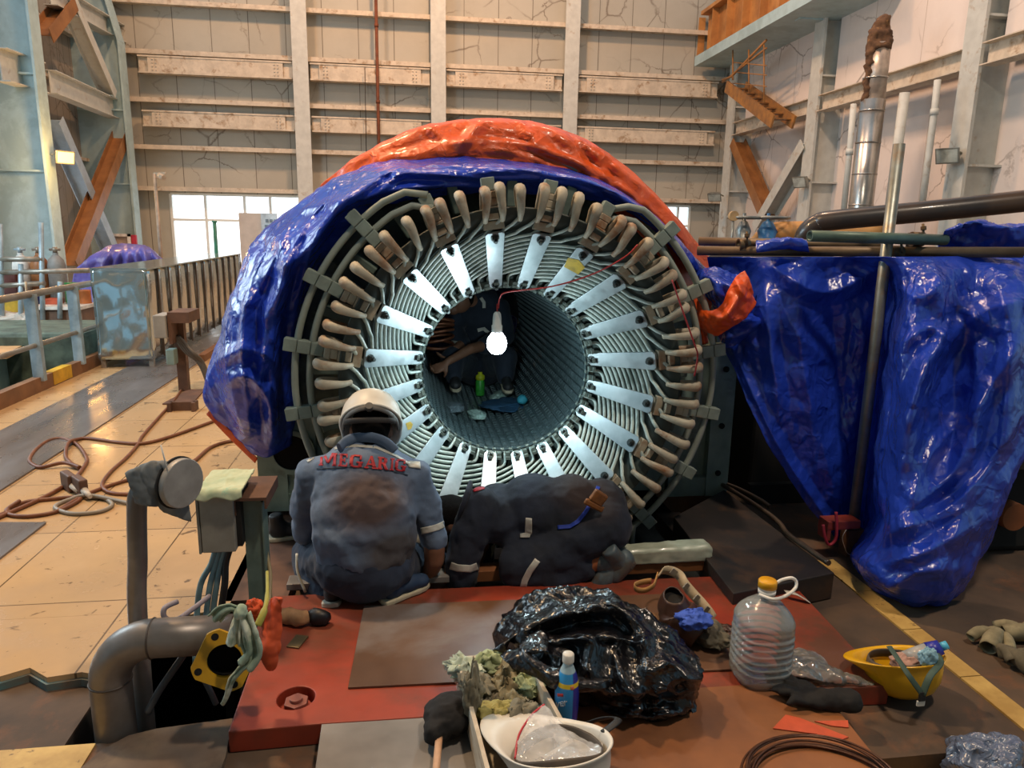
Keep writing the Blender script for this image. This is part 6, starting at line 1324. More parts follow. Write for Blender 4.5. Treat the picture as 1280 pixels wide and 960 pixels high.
def glove(c, rotz, s, mat, label, seed, tilt=0., fl=None, group=None, col=None):
    """slumped work glove: cuff, palm and five limp fingers"""
    b = MB(); rn = random.Random(seed)
    cap(b, (0, -.10, 0), (0, -.03, 0), .042, .04, 14); b.sph((0, .0, 0), (.046, .05, .026), 18, 12)
    for k in range(4):
        x = (-.032+.021*k); l = (.06, .075, .078, .062)[k]*rn.uniform(.7, 1.05); bx_ = rn.uniform(-.25, .25); zz = rn.uniform(-.01, .03)
        chain(b, [((x, .03, 0), .014), ((x*1.15+bx_*.02, .05+l*.55, zz), .0125), ((x*1.2+bx_*.05, .045+l, zz-.012), .011)])
    chain(b, [((.035, -.02, 0), .016), ((.062, .01, .006), .0135), ((.07, .04, .0), .011)])
    R = Matrix.Rotation(rotz, 4, 'Z') @ Matrix.Rotation(tilt, 4, 'X') @ Matrix.Diagonal((s, s, s*.8, 1)); T = Matrix.Translation(V(c)) @ R
    b.v = [T @ p for p in b.v]
    def dd(p, n):
        q = p+n*(.007*folds(p, 14, seed)+.003*crease(p, 34, seed))
        if fl is not None: q.z = max(q.z, fl+.0006)
        return q
    o = blob('work_glove', b, mat, None, .0075, 2, dd, org=(c[0], c[1], fl if fl is not None else c[2])); return tag(o, label, 'glove', group)
m_gl = [M('glove_%s' % n, c, .85, var=.18, scale=16, col3='5c5240', s3=9, lo3=.55, hi3=.7) for c, n in gl]
spots = [((580, 832), .8, 2, 'pale green work glove hanging over the back left corner of the crate', .02), ((610, 826), 1.9, 0, 'olive-green work glove along the back board of the crate', .02), ((640, 828), 2.6, 1, 'brown work glove in the back right corner of the crate', .02), ((596, 852), .2, 3, 'grey work glove drooping over the left board of the crate', .015), ((630, 846), -.6, 1, 'brown work glove in the middle of the crate', .0), ((655, 846), 1.2, 0, 'olive-green work glove near the right board of the crate', .0), ((616, 868), 2.2, 5, 'dark brown work glove under the others in the crate middle', -.02), ((626, 884), 1.4, 4, 'yellowish work glove near the front of the crate pile', .0), ((652, 888), -.9, 3, 'grey work glove beside the brim of the white helmet', .01), ((646, 866), .5, 1, 'brown work glove half buried at the crate right side', -.02)]
for k, ((x, y), rz, mi, lb, dz) in enumerate(spots):
    p = pz(x, y, zc-.01); rag('work_glove', (p.x, p.y, zc-.045+dz), (.042, .062, .036), m_gl[mi], lb, 'glove', 140+k, amp=.75, rot=rz, group='gloves in the crate')
rag('work_glove', pY(590, 868, 2.02), (.028, .02, .085), m_gl[3], 'grey glove hanging down outside the left board of the crate', 'glove', 177, amp=.6)
# ---- upside-down helmets
def helmet_up(loc, rz, tilt, mat, label, name='helmet', s=1.0, peak=1.0, lean=0):
    """hard hat lying on its crown, peak towards local +y"""
    t = thing(name, label, 'helmet', loc); R = Matrix.Translation(V(loc)) @ Matrix.Rotation(lean, 4, 'X') @ Matrix.Rotation(rz, 4, 'Z') @ Matrix.Rotation(tilt, 4, 'X') @ Matrix.Diagonal((s, s*1.14, s, 1))
    prof = [(0, 0), (.05, .006), (.085, .026), (.106, .06), (.116, .10), (.121, .135), (.128, .142), (.126, .146), (.117, .138), (.111, .10), (.10, .06), (.08, .03), (.045, .012), (0, .006)]
    b = MB(); n = 56; G = []
    for r_, z_ in prof:
        row = []
        for i in range(n):
            a = 2*pi*i/n; x, y = r_*cos(a), r_*sin(a); f = max(0, sin(a))**2.2
            if .11 < z_ and r_ > .11: y += .07*f*peak*(1 if r_ > .12 else .25); z2 = z_+.012*f*peak
            else: z2 = z_
            row.append(R @ V((x, y, z2)))
        G.append(row)
    b.grid(G, closeu=True); b.build('shell', mat, t); return t, R
m_lin = M('dark_liner', '3a332d', .7, col2='52473c', scale=8)
hc = pz(708, 978, .10); hl = V((hc.x, hc.y, .03))
t, R = helmet_up(hl, rad(35), rad(-12), m_hel, 'white hard hat lying upside down at the crate, holding a clear zip bag', s=1.15, peak=1.5, lean=rad(-8))
t_w = t
b = MB(); b.tube([R @ V((.098*cos(a), .098*sin(a), .122+.012*sin(2*a))) for a in [2*pi*k/40 for k in range(40)]], .016, 8, closed=True, asp=(.25, 1.2), up=(1, 0, 0)); b.build('headband', m_lin, t)
for k in range(4): a = pi/4+k*pi/2; b = MB(); b.tube([R @ V((.1*cos(a), .1*sin(a), .115)), R @ V((.06*cos(a), .06*sin(a), .06)), R @ V((0, 0, .045))], .010, 8, asp=(1, .3)); b.build('cradle_strap', m_lin, t)
b = MB(); b.tube(cr([R @ V((.108, -.05, .14)), R @ V((.17, -.05, .15)), R @ V((.19, .02, .13)), R @ V((.15, .09, .10))], 6), .009, 8, asp=(1.3, .4)); b.build('chin_strap', M('black_strap', '1d1c1c', .6), t)
m_zip = M('clear_plastic', 'f0f0ee', .12, trans=.0, alpha=.32)
zt = thing('zip_bag', 'clear zip bag with red seal lying in the upside-down white hard hat', 'plastic bag', R @ V((0, 0, .09)))
rows = [[R @ V((x, y, z)) for x, y, z in L] for L in ([(-.09, .05, .13), (-.04, .08, .16), (.03, .10, .18), (.08, .10, .19)], [(-.08, .0, .10), (-.02, .02, .13), (.04, .03, .14), (.09, .05, .14)], [(-.06, -.05, .09), (0, -.05, .12), (.05, -.04, .12), (.10, -.01, .12)], [(-.03, -.09, .10), (.02, -.09, .12), (.06, -.08, .12), (.10, -.05, .115)])]
b = MB(); b.grid(crumple_grid(loft(rows, 50, 44), .010, 16, 3)); b.build('film', m_zip, zt, solid=.001)
b = MB(); b.tube(cr([rows[0][0], rows[0][1], rows[0][2], rows[0][3]], 6), .0035, 6); b.build('seal', M('red_seal', 'b83038', .4), zt)
for k, (x, y, z, c, lb) in enumerate(((-.02, -.03, .085, '8a6a4a', 'brown lump of debris'), (.04, -.02, .085, 'a08c70', 'tan lump of debris'), (.0, .035, .08, '6a4438', 'dark red lump of debris'))):
    p = R @ V((x, y, z)); rag('lump', p, (.036, .03, .022), M('lump_%d' % k, c, .8), lb+' in the zip bag inside the white hard hat', 'debris', 50+k)
# ---- blue bottle
q = pz(707, 912, .006); t = thing('drink_bottle', 'slim blue bottle with white cap standing between crate and trash bag', 'bottle', q)
prof = [(0, 0), (.030, 0), (.034, .006), (.036, .05), (.039, .10), (.0395, .15), (.036, .18), (.029, .205), (.021, .225), (.0155, .24), (.0155, .252)]
def bottle_label():
    m, nt, b_ = newmat('bottle_label'); tc = nt.nodes.new('ShaderNodeTexCoord'); sx = nt.nodes.new('ShaderNodeSeparateXYZ'); nt.links.new(tc.outputs['Object'], sx.inputs[0])
    r1_ = ramp(nt, sx.outputs[0], [(.49, lin('2f8cc8')), (.51, lin('2a2f8e'))]); mp = nt.nodes.new('ShaderNodeMapRange'); mp.inputs[1].default_value = -.04; mp.inputs[2].default_value = .04; nt.links.new(sx.outputs[0], mp.inputs[0])
    r1_.color_ramp.elements[0].position = .62; r1_.color_ramp.elements[1].position = .66; nt.links.new(mp.outputs[0], r1_.inputs[0])
    mz = nt.nodes.new('ShaderNodeMapRange'); mz.inputs[1].default_value = 0; mz.inputs[2].default_value = .25; nt.links.new(sx.outputs[2], mz.inputs[0])
    z1 = ramp(nt, mz.outputs[0], [(.0, 0.), (.685, 0.), (.69, 1.), (.745, 1.), (.75, 0.)]); o = mix(nt, z1.outputs[0], r1_.outputs[0], lin('d9b92c'))
    z2 = ramp(nt, mz.outputs[0], [(0., 0.), (.86, 0.), (.87, 1.)]); o = mix(nt, z2.outputs[0], o, lin('9fb8c0'))
    nt.links.new(o, b_.inputs['Base Color']); b_.inputs['Roughness'].default_value = .3; return m
b = MB(); b.lathe(prof, 32, Matrix.Translation(q)); b.build('body', bottle_label(), t)
b = MB(); b.lathe([(0, .248), (.0185, .248), (.019, .252), (.0185, .274), (.016, .277), (0, .277)], 24, Matrix.Translation(q)); b.build('cap', M('white_cap', 'e2ddd2', .4), t)
bb = [BVHTree.FromPolygons([v.co+q for v in t.children[0].data.vertices], [tuple(p.vertices) for p in t.children[0].data.polygons])]
SM = {'y': [[(0, .7), (.25, .7), (.6, .0), (.42, -.1)], [(.72, .7), (.95, .7), (.4, -.35), (.15, -.35)]], 'e': [[(.0, .1), (.22, .1), (.22, .6), (0, .6)], [(.1, 0), (.9, 0), (.9, .16), (.1, .16)], [(.1, .54), (.85, .54), (.8, .7), (.15, .7)], [(.15, .29), (.95, .29), (.95, .42), (.15, .42)], [(.75, .3), (.95, .3), (.92, .6), (.74, .6)]], 'r': [[(.05, 0), (.32, 0), (.32, .7), (.05, .7)], [(.25, .48), (.45, .52), (.85, .54), (.8, .72)], ]}
pl_ = []
for ch, x, wd in (('y', 694.5, 5.5), ('e', 700, 5), ('r', 705, 4.5)):
    for qd in SM[ch]: pl_.append([(x+u*wd, 884-9*v-.15*(x-694)) for u, v in qd])
decal('lettering', pl_, bb, M('white_print', 'e8ecee', .4), t, .0012, 3, .0004)
decal('red_band', [[(694, 866.5), (704, 867.5), (704, 871), (694, 870)]], bb, M('red_label', 'c83a40', .4), t, .0012, 3, .0004)
decal('emblem', [[(713, 859), (717, 857.5), (718, 862), (714, 863)]], bb, M('orange_label', 'd87858', .4), t, .0012, 3, .0004)
# ---- black cloth on a stick
p = pz(556, 915, .005); t = thing('cloth_mop', 'black cloth bound on a short wooden stick at the front edge', 'mop', p)
def bl_(pp, n): return pp+n*(.018*folds(pp, 7, 3)+.007*crease(pp, 20, 1))
b = MB(); b.sph(p+V((.005, .0, .06)), (.075, .075, .062), 24, 16); b.sph(p+V((-.03, -.055, .045)), (.04, .05, .045), 18, 12); b.sph(p+V((.04, .03, .055)), (.06, .05, .05), 18, 12)
blob('cloth', b, M('black_cloth', '121113', .85, var=.3, scale=20), t, .008, 2, bl_)
b = MB(); b.cyl(p+V((-.02, -.07, .05)), p+V((-.055, -.40, .03)), .0115, n=14); b.build('stick', M('pale_stick', 'c09a7c', .6, var=.1, scale=30), t)
# ---- water jug
q = pz(948, 846, .0005); t = thing('water_jug', 'large clear water jug with yellow cap and white handle on the red plate', 'jug', q)
def jug_r(z): 
    if z < .02: return .090+.012*z/.02
    if z < .235: return .104+.0035*sin(z*2*pi/.026)*(1 if .05 < z < .21 else .2)
    if z < .325: u = (z-.235)/.09; return .104-.076*(u**1.7)
    return .026
zs = [i*.004 for i in range(86)]; G = []
for z in zs:
    r_ = jug_r(z); row = []
    for i in range(64):
        a = 2*pi*i/64; k = 1-.05*cos(4*a)*(1 if z < .3 else 0); row.append(q+V((r_*k*cos(a), r_*k*sin(a), z)))
    G.append(row)
def clear_mat(name, col, alpha, rough=.06):
    m, nt, b_ = newmat(name); gl_ = nt.nodes.new('ShaderNodeBsdfGlossy'); gl_.inputs['Roughness'].default_value = rough
    tr_ = nt.nodes.new('ShaderNodeBsdfTransparent'); tr_.inputs[0].default_value = (*lin(col), 1); df = nt.nodes.new('ShaderNodeBsdfDiffuse'); df.inputs[0].default_value = (*lin('e4e6e2'), 1)
    fr = nt.nodes.new('ShaderNodeFresnel'); fr.inputs[0].default_value = 1.5; m1 = nt.nodes.new('ShaderNodeMixShader'); m2 = nt.nodes.new('ShaderNodeMixShader')
    m1.inputs[0].default_value = alpha; nt.links.new(tr_.outputs[0], m1.inputs[1]); nt.links.new(df.outputs[0], m1.inputs[2]); nt.links.new(fr.outputs[0], m2.inputs[0]); nt.links.new(m1.outputs[0], m2.inputs[1]); nt.links.new(gl_.outputs[0], m2.inputs[2])
    c = coords(nt); bu = nt.nodes.new('ShaderNodeBump'); bu.inputs['Strength'].default_value = .5; bu.inputs['Distance'].default_value = .01; nt.links.new(noi(nt, c, 14, 3), bu.inputs['Height'])
    for s in (gl_, df): nt.links.new(bu.outputs[0], s.inputs['Normal'])
    nt.links.new(bu.outputs[0], fr.inputs['Normal'])
    nt.links.new(m2.outputs[0], nt.nodes['Material Output'].inputs[0]); return m
m_clear = clear_mat('clear_jug', 'ffffff', .26)
b = MB(); b.grid(G, closeu=True); b.add(G[0], [tuple(range(64))]); b.build('body', m_clear, t)
b = MB(); Gw = [[q+V(((p.x-q.x)*.97, (p.y-q.y)*.97, p.z-q.z+.003)) for p in r_] for r_ in G[:57]]; b.grid(Gw, closeu=True); b.add(Gw[-1], [tuple(range(64))]); b.add(Gw[0], [tuple(range(64))]); b.build('water', clear_mat('water', 'fbfbf8', .08, .03), t)
b = MB(); b.lathe([(0, .338), (.031, .338), (.031, .352), (0, .352)], 28, Matrix.Translation(q)); b.lathe([(.029, .352), (.030, .352), (.030, .366)], 28, Matrix.Translation(q)); b.build('collar', M('white_collar', 'e6e2da', .35), t)
b = MB(); b.lathe([(.0305, .360), (.0325, .361), (.0325, .384), (.029, .388), (0, .388)], 28, Matrix.Translation(q)); b.build('cap', M('yellow_lid', 'd79a12', .35), t)
b = MB(); b.tube(cr([q+V((-.034, -.01, .338)), q+V((0, -.042, .336)), q+V((.05, -.035, .34)), q+V((.10, -.01, .352)), q+V((.112, .005, .372)), q+V((.095, .01, .385)), q+V((.06, .01, .38)), q+V((.034, .0, .375))], 6), .006, 8); b.build('handle', bpy.data.materials['white_collar'], t)
P = [pz(982, 740, .03), pz(994, 742, .03), pz(1003, 747, .02), pz(1011, 752, .004)]; b = MB(); C = cr(P, 5); b.grid([[p+V((0, .016, 0)) for p in C], [p+V((0, -.016, 0)) for p in C]]); tag(b.build('plastic_strap', M('white_strap', 'c4beb4', .4), solid=.003, org=P[-1]), 'white plastic strip lying behind the water jug', 'strap')
# ---- clear bag, gloves, rubber pieces, coil
rows = [[pz(x, y, z) for x, y, z in L] for L in ([(984, 812, .02), (1010, 812, .04), (1030, 822, .03), (1050, 838, .02), (1088, 852, .003)], [(982, 826, .05), (1010, 828, .07), (1034, 836, .05), (1056, 846, .03), (1092, 853, .004)], [(982, 842, .04), (1008, 846, .05), (1034, 850, .03), (1060, 852, .02), (1094, 855, .003)], [(984, 852, .003), (1010, 856, .003), (1034, 857, .003), (1062, 857, .003), (1090, 857, .003)])]
G = crumple_grid(loft(rows, 90, 60), .016, 12, 5)
for r_ in G:
    for p in r_: p.z = max(p.z, .002)
b = MB(); b.grid(G); tag(b.build('plastic_bag', clear_mat('film', 'fbf8f4', .15, .12), solid=.0008, org=pz(1030, 850, 0)), 'crumpled clear plastic bag lying right of the water jug', 'plastic bag')
m_bg = M('black_glove', '100f10', .85, var=.3, scale=20)
p = pz(1018, 880, .006); glove((p.x, p.y, .03), rad(75), 1.1, m_bg, 'black glove lying on the rusty sheet in front of the jug', 91, fl=.007)
p = pz(985, 860, .006); rag('black_cloth', (p.x, p.y-.01, .028), (.05, .085, .022), m_bg, 'strip of black cloth between the water jug and the black glove', 'cloth', 22, floor=.007, rot=.5)
m_or2 = M('orange_rubber', 'bf5030', .6, var=.1, scale=12)
def flatpiece(pts, z, lb):
    q_ = [pz(x, y, z) for x, y in pts]; b = MB(); b.prism([(p.x, p.y) for p in q_], z-.004, z); tag(b.build('rubber_sheet', m_or2, org=q_[0], bev=.001), lb, 'rubber sheet')
flatpiece([(982, 893), (1000, 897), (1061, 921), (1048, 926), (1020, 917), (966, 910)], .0105, 'orange rubber offcut in front of the black glove')
flatpiece([(1018, 901), (1060, 900), (1061, 909), (1040, 907)], .0105, 'narrow orange rubber offcut beside the black glove')
cc = pz(1028, 985, .01); m_wire = M('brown_wire', '5e3c28', .4, .4, col2='45291c', scale=20)
t = thing('wire_coil', 'coil of brown wire lying at the front edge of the rusty sheet', 'coil', (cc.x, cc.y, .006))
rn = random.Random(3)
for k in range(7):
    R_ = .205+.012*rn.uniform(-1, 1.3); ox, oy = rn.uniform(-.012, .012), rn.uniform(-.02, .015); b = MB()
    b.tube([V((cc.x+ox+R_*1.08*cos(a), cc.y+oy+R_*.92*sin(a), .010+.0045*k+.003*sin(3*a+k))) for a in [2*pi*i/60 for i in range(60)]], .0038, 6, closed=True); b.build('turn', m_wire, t)
# ---- yellow helmet and what is in it
hb = pz(1142, 885, FZ); hl = V((hb.x+.005, hb.y+.05, FZ+.012))
m_yh = M('yellow_helmet', 'd8a412', .35, var=.05, coat=.2)
t, R = helmet_up(hl, rad(78), rad(-4), m_yh, 'yellow hard hat lying upside down right of the red plate', s=1.02, peak=.7, lean=rad(-16))
b = MB(); b.tube([R @ V((.1*cos(a), .1*sin(a), .125+.008*sin(2*a))) for a in [2*pi*k/40 for k in range(40)]], .015, 8, closed=True, asp=(.25, 1.2), up=(1, 0, 0)); b.build('headband', m_lin, t)
for k in range(4): a = pi/4+k*pi/2; b = MB(); b.tube([R @ V((.1*cos(a), .1*sin(a), .115)), R @ V((.06*cos(a), .06*sin(a), .06)), R @ V((0, 0, .045))], .010, 8, asp=(1, .3)); b.build('cradle_strap', m_lin, t)
m_cs = M('green_webbing', '3f564c', .7)
bk = pY(1153, 868, hl.y-.15)
for x in (1124, 1176):
    top_ = pY(x, 826, hl.y-.07); b = MB(); b.tube(cr([top_+V((0, .06, .02)), top_, pY((x+1153)/2-2, 845, hl.y-.135), bk], 5), .010, 8, asp=(1.1, .25), up=(1, 0, 0)); b.build('chin_strap', m_cs, t)
b = MB(); b.box(bk+V((0, 0, -.008)), (.024, .008, .036)); b.build('strap_keeper', M('black_keeper', '1c1d1c', .5), t, bev=.002); b = MB(); b.box(bk+V((0, .002, -.036)), (.03, .008, .022)); b.build('buckle', M('white_buckle', 'd4d4cc', .35), t, bev=.003)
dl = bvh_of(t.children[0]); decal('sticker', [[(1118, 825), (1133, 827), (1133, 833), (1118, 831)]], [dl], M('pink_sticker', 'd88a94', .5), t, .002, 3, .0005)
c = pY(1150, 818, hl.y); tb = thing('squeeze_bottle', 'clear squeeze bottle with dark blue top lying in the yellow hard hat', 'bottle', c); d = V((.75, -.2, .42)).normalized()
b = MB(); b.cyl(c-d*.05, c+d*.03, .03, .032, 18); b.sph(c-d*.05, .03, 16, 10); b.build('body', clear_mat('pinkish_bottle', 'e0c8c0', .45, .15), tb); b = MB(); b.cyl(c+d*.03, c+d*.075, .033, .026, 18); b.build('shoulder', M('blue_top', '2a2f9a', .35), tb); b = MB(); b.cyl(c+d*.075, c+d*.10, .015, n=14); b.build('nozzle', M('light_blue_cap', '58b8dc', .35), tb)
c2 = pY(1160, 822, hl.y-.06); rag('cloth', (c2.x, c2.y, c2.z), (.03, .02, .035), M('sky_cloth', '8db8cc', .7), 'pale blue cloth tucked beside the bottle in the yellow hard hat', 'cloth', 71)
c2 = pY(1133, 822, hl.y-.0); rag('cloth', (c2.x, c2.y, c2.z-.02), (.05, .04, .03), M('dusk_pink', 'b08a7c', .8), 'dusty pink cloth in the yellow hard hat', 'cloth', 72)
# ---- gloves and bag on the right
for k, (x, y, rz, lb) in enumerate(((1240, 810, .6, 'worn tan glove lying on the dark floor at right, left of the pair'), (1277, 803, -.3, 'worn tan glove cut by the right edge of the frame'), (1272, 836, 1.7, 'darker worn glove lying nearest on the floor at the right edge'))):
    p = pz(x, y, FZ); mt_ = m_gl[1] if k < 2 else m_gl[5]; tg = thing('work_glove', lb, 'glove', (p.x, p.y, FZ)); sd = 110+k
    for (dx, dy, dz, L, r_, an) in ((0, 0, .03, .07, .034, rz), (.045, -.02, .028, .05, .022, rz+.5), (-.02, .05, .032, .055, .02, rz-.4), (.05, .035, .026, .045, .018, rz+1.2)):
        d_ = V((cos(an), sin(an), 0)); c_ = V((p.x+dx, p.y+dy, FZ+dz)); b = MB(); C_ = [c_+d_*L*(u-.5)*2+V((0, 0, .018*sin(u*3.1))) for u in [i/9 for i in range(10)]]
        b.tube(C_, [r_*(1.0-.25*abs(u-.3)) for u in [i/9 for i in range(10)]], 18, caps=False); b.v = [q__+V((1, 1, 1))*(.006*crum(q__, 14, sd)) for q__ in b.v]
        for q__ in b.v: q__.z = max(q__.z, FZ+.001)
        b.build('cuff' if r_ > .03 else 'finger', mt_, tg, solid=.004)
b = MB(); b.sph((0, 0, 0), 1, 80, 50); p0 = pz(1236, 990, -.165); n_ = []
for p in b.v:
    k = 1+.3*crum(p, 1.6, 41); q_ = V((p.x*.13*k, p.y*.12*k, p.z*.11*k))+p0+V((0, .0, .08)); q_.z = max(q_.z, -.1645); n_.append(q_)
b.v = n_; tag(b.build('plastic_sack', tarp('grey_plastic_sack', '5c6880', 12, .25, 0, .8), org=p0), 'crumpled blue-grey plastic sack at the bottom right corner', 'plastic bag')
# ---- red clamp, rope and wire at the pole foot
P = pY(1058, 655, pb.y-.06); t = thing('clamp_bracket', 'red steel bracket clamped to the foot of the scaffold pole', 'bracket', P)
m_rb = M('red_bracket', '8a3a30', .5, var=.2, scale=10); b = MB(); a, c = pY(1032, 650, P.y), pY(1071, 658, P.y); b.bx(a.x, c.x, P.y-.03, P.y+.06, c.z, a.z); b.bx(a.x, a.x+.02, P.y-.03, P.y+.06, c.z-.06, c.z); b.build('arm', m_rb, t, bev=.003)
b = MB(); a, c = pY(1056, 660, pb.y), pY(1071, 700, pb.y); b.bx(a.x, c.x, pb.y-.04, pb.y+.04, FZ, a.z); b.build('foot_sleeve', m_rust, t, bev=.004)
b = MB(); b.tube(cr([pY(1045, 640, P.y-.04), pY(1046, 660, P.y-.05), pY(1044, 675, P.y-.05), pY(1036, 681, P.y-.05), pY(1031, 670, P.y-.05), pY(1029, 656, P.y-.04)], 6), .008, 8); tag(b.build('red_rope', M('red_rope', 'a02838', .6)), 'loop of red rope hung on the red clamp bracket', 'rope')
b = MB(); b.tube(cr([pY(1058, 662, P.y-.05), pY(1053, 672, P.y-.05), pY(1056, 684, P.y-.05), pY(1060, 692, P.y-.04), pY(1072, 697, P.y-.03)], 6), .002, 6); tag(b.build('tie_wire', M('pale_wire', 'b8a898', .4, .5)), 'thin pale tie wire below the red clamp bracket', 'wire')
# ---- leather tool bag with webbing belt, and cloths round it
m_lea = M('dark_leather', '4a2e20', .45, col2='2a1a14', scale=7, bmp=.2, bsc=30)
q = pz(852, 796, .009); t = thing('tool_bag', 'dark leather tool bag lying open beside the trash bag', 'tool bag', q)
ctr = [pY(836, 765, 2.62), pY(845, 752, 2.66), pY(852, 742, 2.68)]
b = MB(); G = []
q0 = pz(874, 798, .035); q1 = pz(860, 784, .06); q2 = q1+V((-.035, .05, .045)); q3 = q2+V((-.015, -.005, .07)); PT = resample(cr([q0, q1, q2, q3], 8), 26); A0, A1 = q0, q3
for i in range(26):
    u = i/25; c = PT[i]; axd = (PT[min(i+1, 25)]-PT[max(i-1, 0)]).normalized(); r_ = .02+.062*sin(pi*min(1, .12+u*.75)); x_, y_ = frame_z(axd); G.append([c+x_*(r_*1.05*cos(a))+y_*(r_*.85*sin(a)) for a in [2*pi*k/40 for k in range(40)]])
G2_ = crumple_grid(G, .012, 9, 7)
for r_ in G2_:
    for p in r_: p.z = max(p.z, .0095)
b.grid(G2_, closeu=True); b.build('pouch', m_lea, t, solid=.005)
b = MB(); b.grid([[PT[22]+(p-PT[22])*s for p in G2_[22]] for s in (.97, .5, .02)], closeu=True); b.build('mouth_shade', M('mouth_black', '0c0a0a', .9), t)  # black disc across the mouth, the dark inside put into its colour
m_web = M('cream_webbing', 'b5a68c', .8, col2='96866c', scale=14)
W = [(822, 722, 2.74), (828, 713, 2.76), (840, 714, 2.76), (850, 720, 2.74), (856, 730, 2.7), (866, 742, 2.66), (877, 754, 2.62), (886, 765, 2.58), (892, 774, 2.56)]
C = resample(cr(P3(W), 6), 40); b = MB(); b.grid([[p+V((.012, .0, .018)) for p in C], [p-V((.012, 0, .018)) for p in C]]); wb_ = b.build('webbing', m_web, t, solid=.005)
for i in (10, 20, 27, 34):
    b = MB(); d = (C[i+1]-C[i]).normalized(); b.box(C[i]+V((0, -.006, 0)), (.03, .008, .03), Matrix.Rotation(.7, 3, 'Y')); b.build('buckle', M('belt_buckle', '8d8578', .4, .5) if 'belt_buckle' not in bpy.data.materials else bpy.data.materials['belt_buckle'], wb_, bev=.002)
b = MB(); C = resample(cr(P3([(822, 718, 2.74), (819, 728, 2.7), (816, 733, 2.69), (806, 738, 2.7), (796, 737, 2.7), (793, 732, 2.71), (802, 728, 2.72), (814, 726, 2.72)]), 6), 40); b.grid([[p+V((0, 0, .012)) for p in C], [p-V((0, 0, .012)) for p in C]]); b.build('strap_end', M('tan_webbing', 'a87c48', .8), t, solid=.005)
p = pY(868, 774, 2.42); rag('blue_cloth', p, (.06, .045, .035), M('royal_cloth', '3a5cc0', .8, var=.1), 'bright blue cloth stuffed at the mouth of the leather tool bag', 'cloth', 33)
p = pz(886, 798, .03); rag('grey_glove', (p.x, p.y, .05), (.055, .075, .045), M('olive_grey_cloth', '6c6655', .85, col2='413d33', scale=9), 'olive-grey glove lying beside the blue cloth and tool bag', 'glove', 35, floor=.0095, rot=.4)
p = pz(815, 792, .02); rag('brown_cloth', (p.x, p.y, .045), (.11, .10, .035), M('tan_brown_cloth', '7a5634', .85, col2='56391f', scale=7), 'tan-brown cloth between the trash bag and the leather tool bag', 'cloth', 37, floor=.0095)
p = pz(830, 810, .02); rag('brown_cloth', (p.x, p.y, .03), (.06, .05, .025), m_lea, 'dark brown rag in front of the tan-brown cloth', 'cloth', 38, floor=.0095)
p = pz(908, 790, .02); rag('brown_cloth', (p.x, p.y, .02), (.05, .045, .02), m_lea, 'dark rag between the olive-grey glove and the water jug', 'cloth', 39, floor=.0095)
# ---- glove and small things near the squatting person
q = pz(376, 780, .001); tg = thing('work_glove', 'rolled tan glove with a black end lying on the red plate behind the orange rag', 'glove', q)
b = MB(); C_ = [q+V((-.09+.02*i, .012*sin(i), .033)) for i in range(7)]; b.tube(C_, [.026, .031, .033, .03, .032, .03, .026], 20); b.v = [p_+(p_-V((p_.x, q.y, .034)))*(.3*crum(p_, 16, 4)) for p_ in b.v]; b.build('roll', M('tan_glove', 'b58a62', .8, col2='8c6846', scale=14), tg)
b = MB(); C_ = [q+V((.03+.018*i, .01*sin(i+1), .03)) for i in range(6)]; b.tube(C_, [.024, .031, .034, .032, .026, .012], 20); b.v = [p_+(p_-V((p_.x, q.y, .032)))*(.35*crum(p_, 16, 6)) for p_ in b.v]; b.build('black_end', M('black_end', '14141a', .5, var=.3), tg)
q = pz(722, 756, .01); rag('cloth', (q.x, q.y, .03), (.045, .03, .025), M('slate_cloth', '4c5f68', .7), 'small slate-blue wad by the boot toe of the kneeling person', 'cloth', 44, floor=.0095)
ts = thing('shoe', 'black shoe with pale sole lying on the floor left of the squatting person', 'shoe', pz(345, 672, TZ))
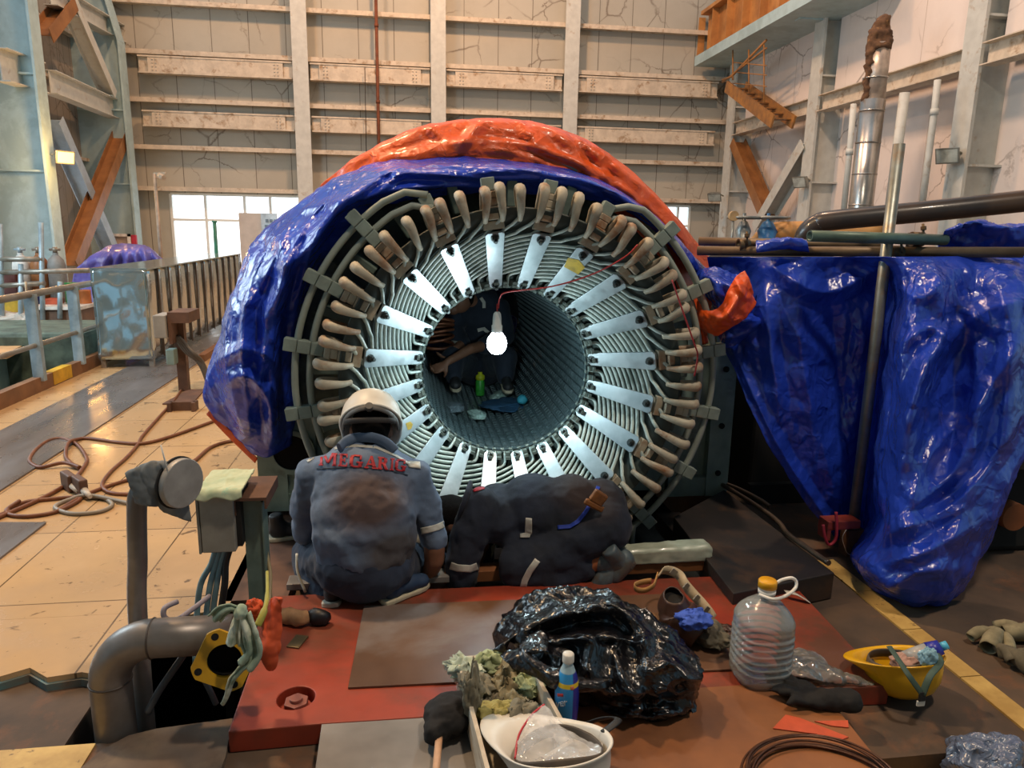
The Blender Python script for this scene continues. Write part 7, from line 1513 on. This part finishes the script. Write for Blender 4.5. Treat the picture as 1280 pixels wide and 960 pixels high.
sh = pz(336, 676, TZ); shoe(ts, sh, sh+V((.24, .06, 0)), solemat=m_sole)
# ================================================================ added roof, added wall and light
b = MB(); b.bx(-12, 12, -7, 8.0, 10.4, 10.6); S(b.build('shade_roof', M('shade_roof_sheet', '8a8a86', .7)))  # unseen part roof, added to keep sky light off the foreground
b = MB(); b.bx(-12, 12, -7.2, -7, -1, 10.6); S(b.build('shade_wall', M('shade_wall_paint', '9a968c', .7)))  # unseen wall behind the camera, added to hold back sky light
w = bpy.data.worlds.new('world'); SC.world = w; w.use_nodes = True
bg = w.node_tree.nodes['Background']; bg.inputs[0].default_value = (.40, .69, .88, 1); bg.inputs[1].default_value = .62
def area(name, loc, target, size, power, col, sy=None, spread=180):
    l = bpy.data.lights.new(name, 'AREA'); l.energy = power; l.color = col; l.size = size; l.spread = rad(spread)
    if sy: l.shape = 'RECTANGLE'; l.size_y = sy
    o = bpy.data.objects.new(name, l); COL.objects.link(o); o.location = loc
    o.rotation_euler = (V(target)-V(loc)).to_track_quat('-Z', 'Y').to_euler(); return o
SOD = (1., .52, .25); DAY = (.72, .90, 1.)
area('high_bay_lamp', (1, 15.8, 12.5), (1, 22, 3), .6, 820, SOD)
area('high_bay_lamp', (-4.5, 15.0, 12.5), (-4, 21, 2), .6, 460, SOD)
area('high_bay_lamp', (3.5, 10, 11), (9.6, 13, 4), .8, 620, (1., .62, .40))
area('high_bay_lamp', (-2.6, 5.2, 7.5), (.4, 2.6, 0), .4, 420, (1., .66, .36))
area('high_bay_lamp', (2.2, .6, 8.5), (1.0, 3.4, .4), .5, 360, (1., .82, .64))
area('window_daylight', (-7.6, 8., 4.5), (-1.5, 5, 0), 3.5, 420, DAY)
area('window_daylight', (-9.5, 4., 5.5), (-8.2, 17, 3), 3, 520, DAY)
l = bpy.data.lights.new('sodium_lamp', 'POINT'); l.energy = 90; l.color = (1., .5, .15); l.shadow_soft_size = .12; o = bpy.data.objects.new('sodium_lamp', l); COL.objects.link(o); o.location = pX(84, 198, XL+.5)+V((.1, -.25, 0))
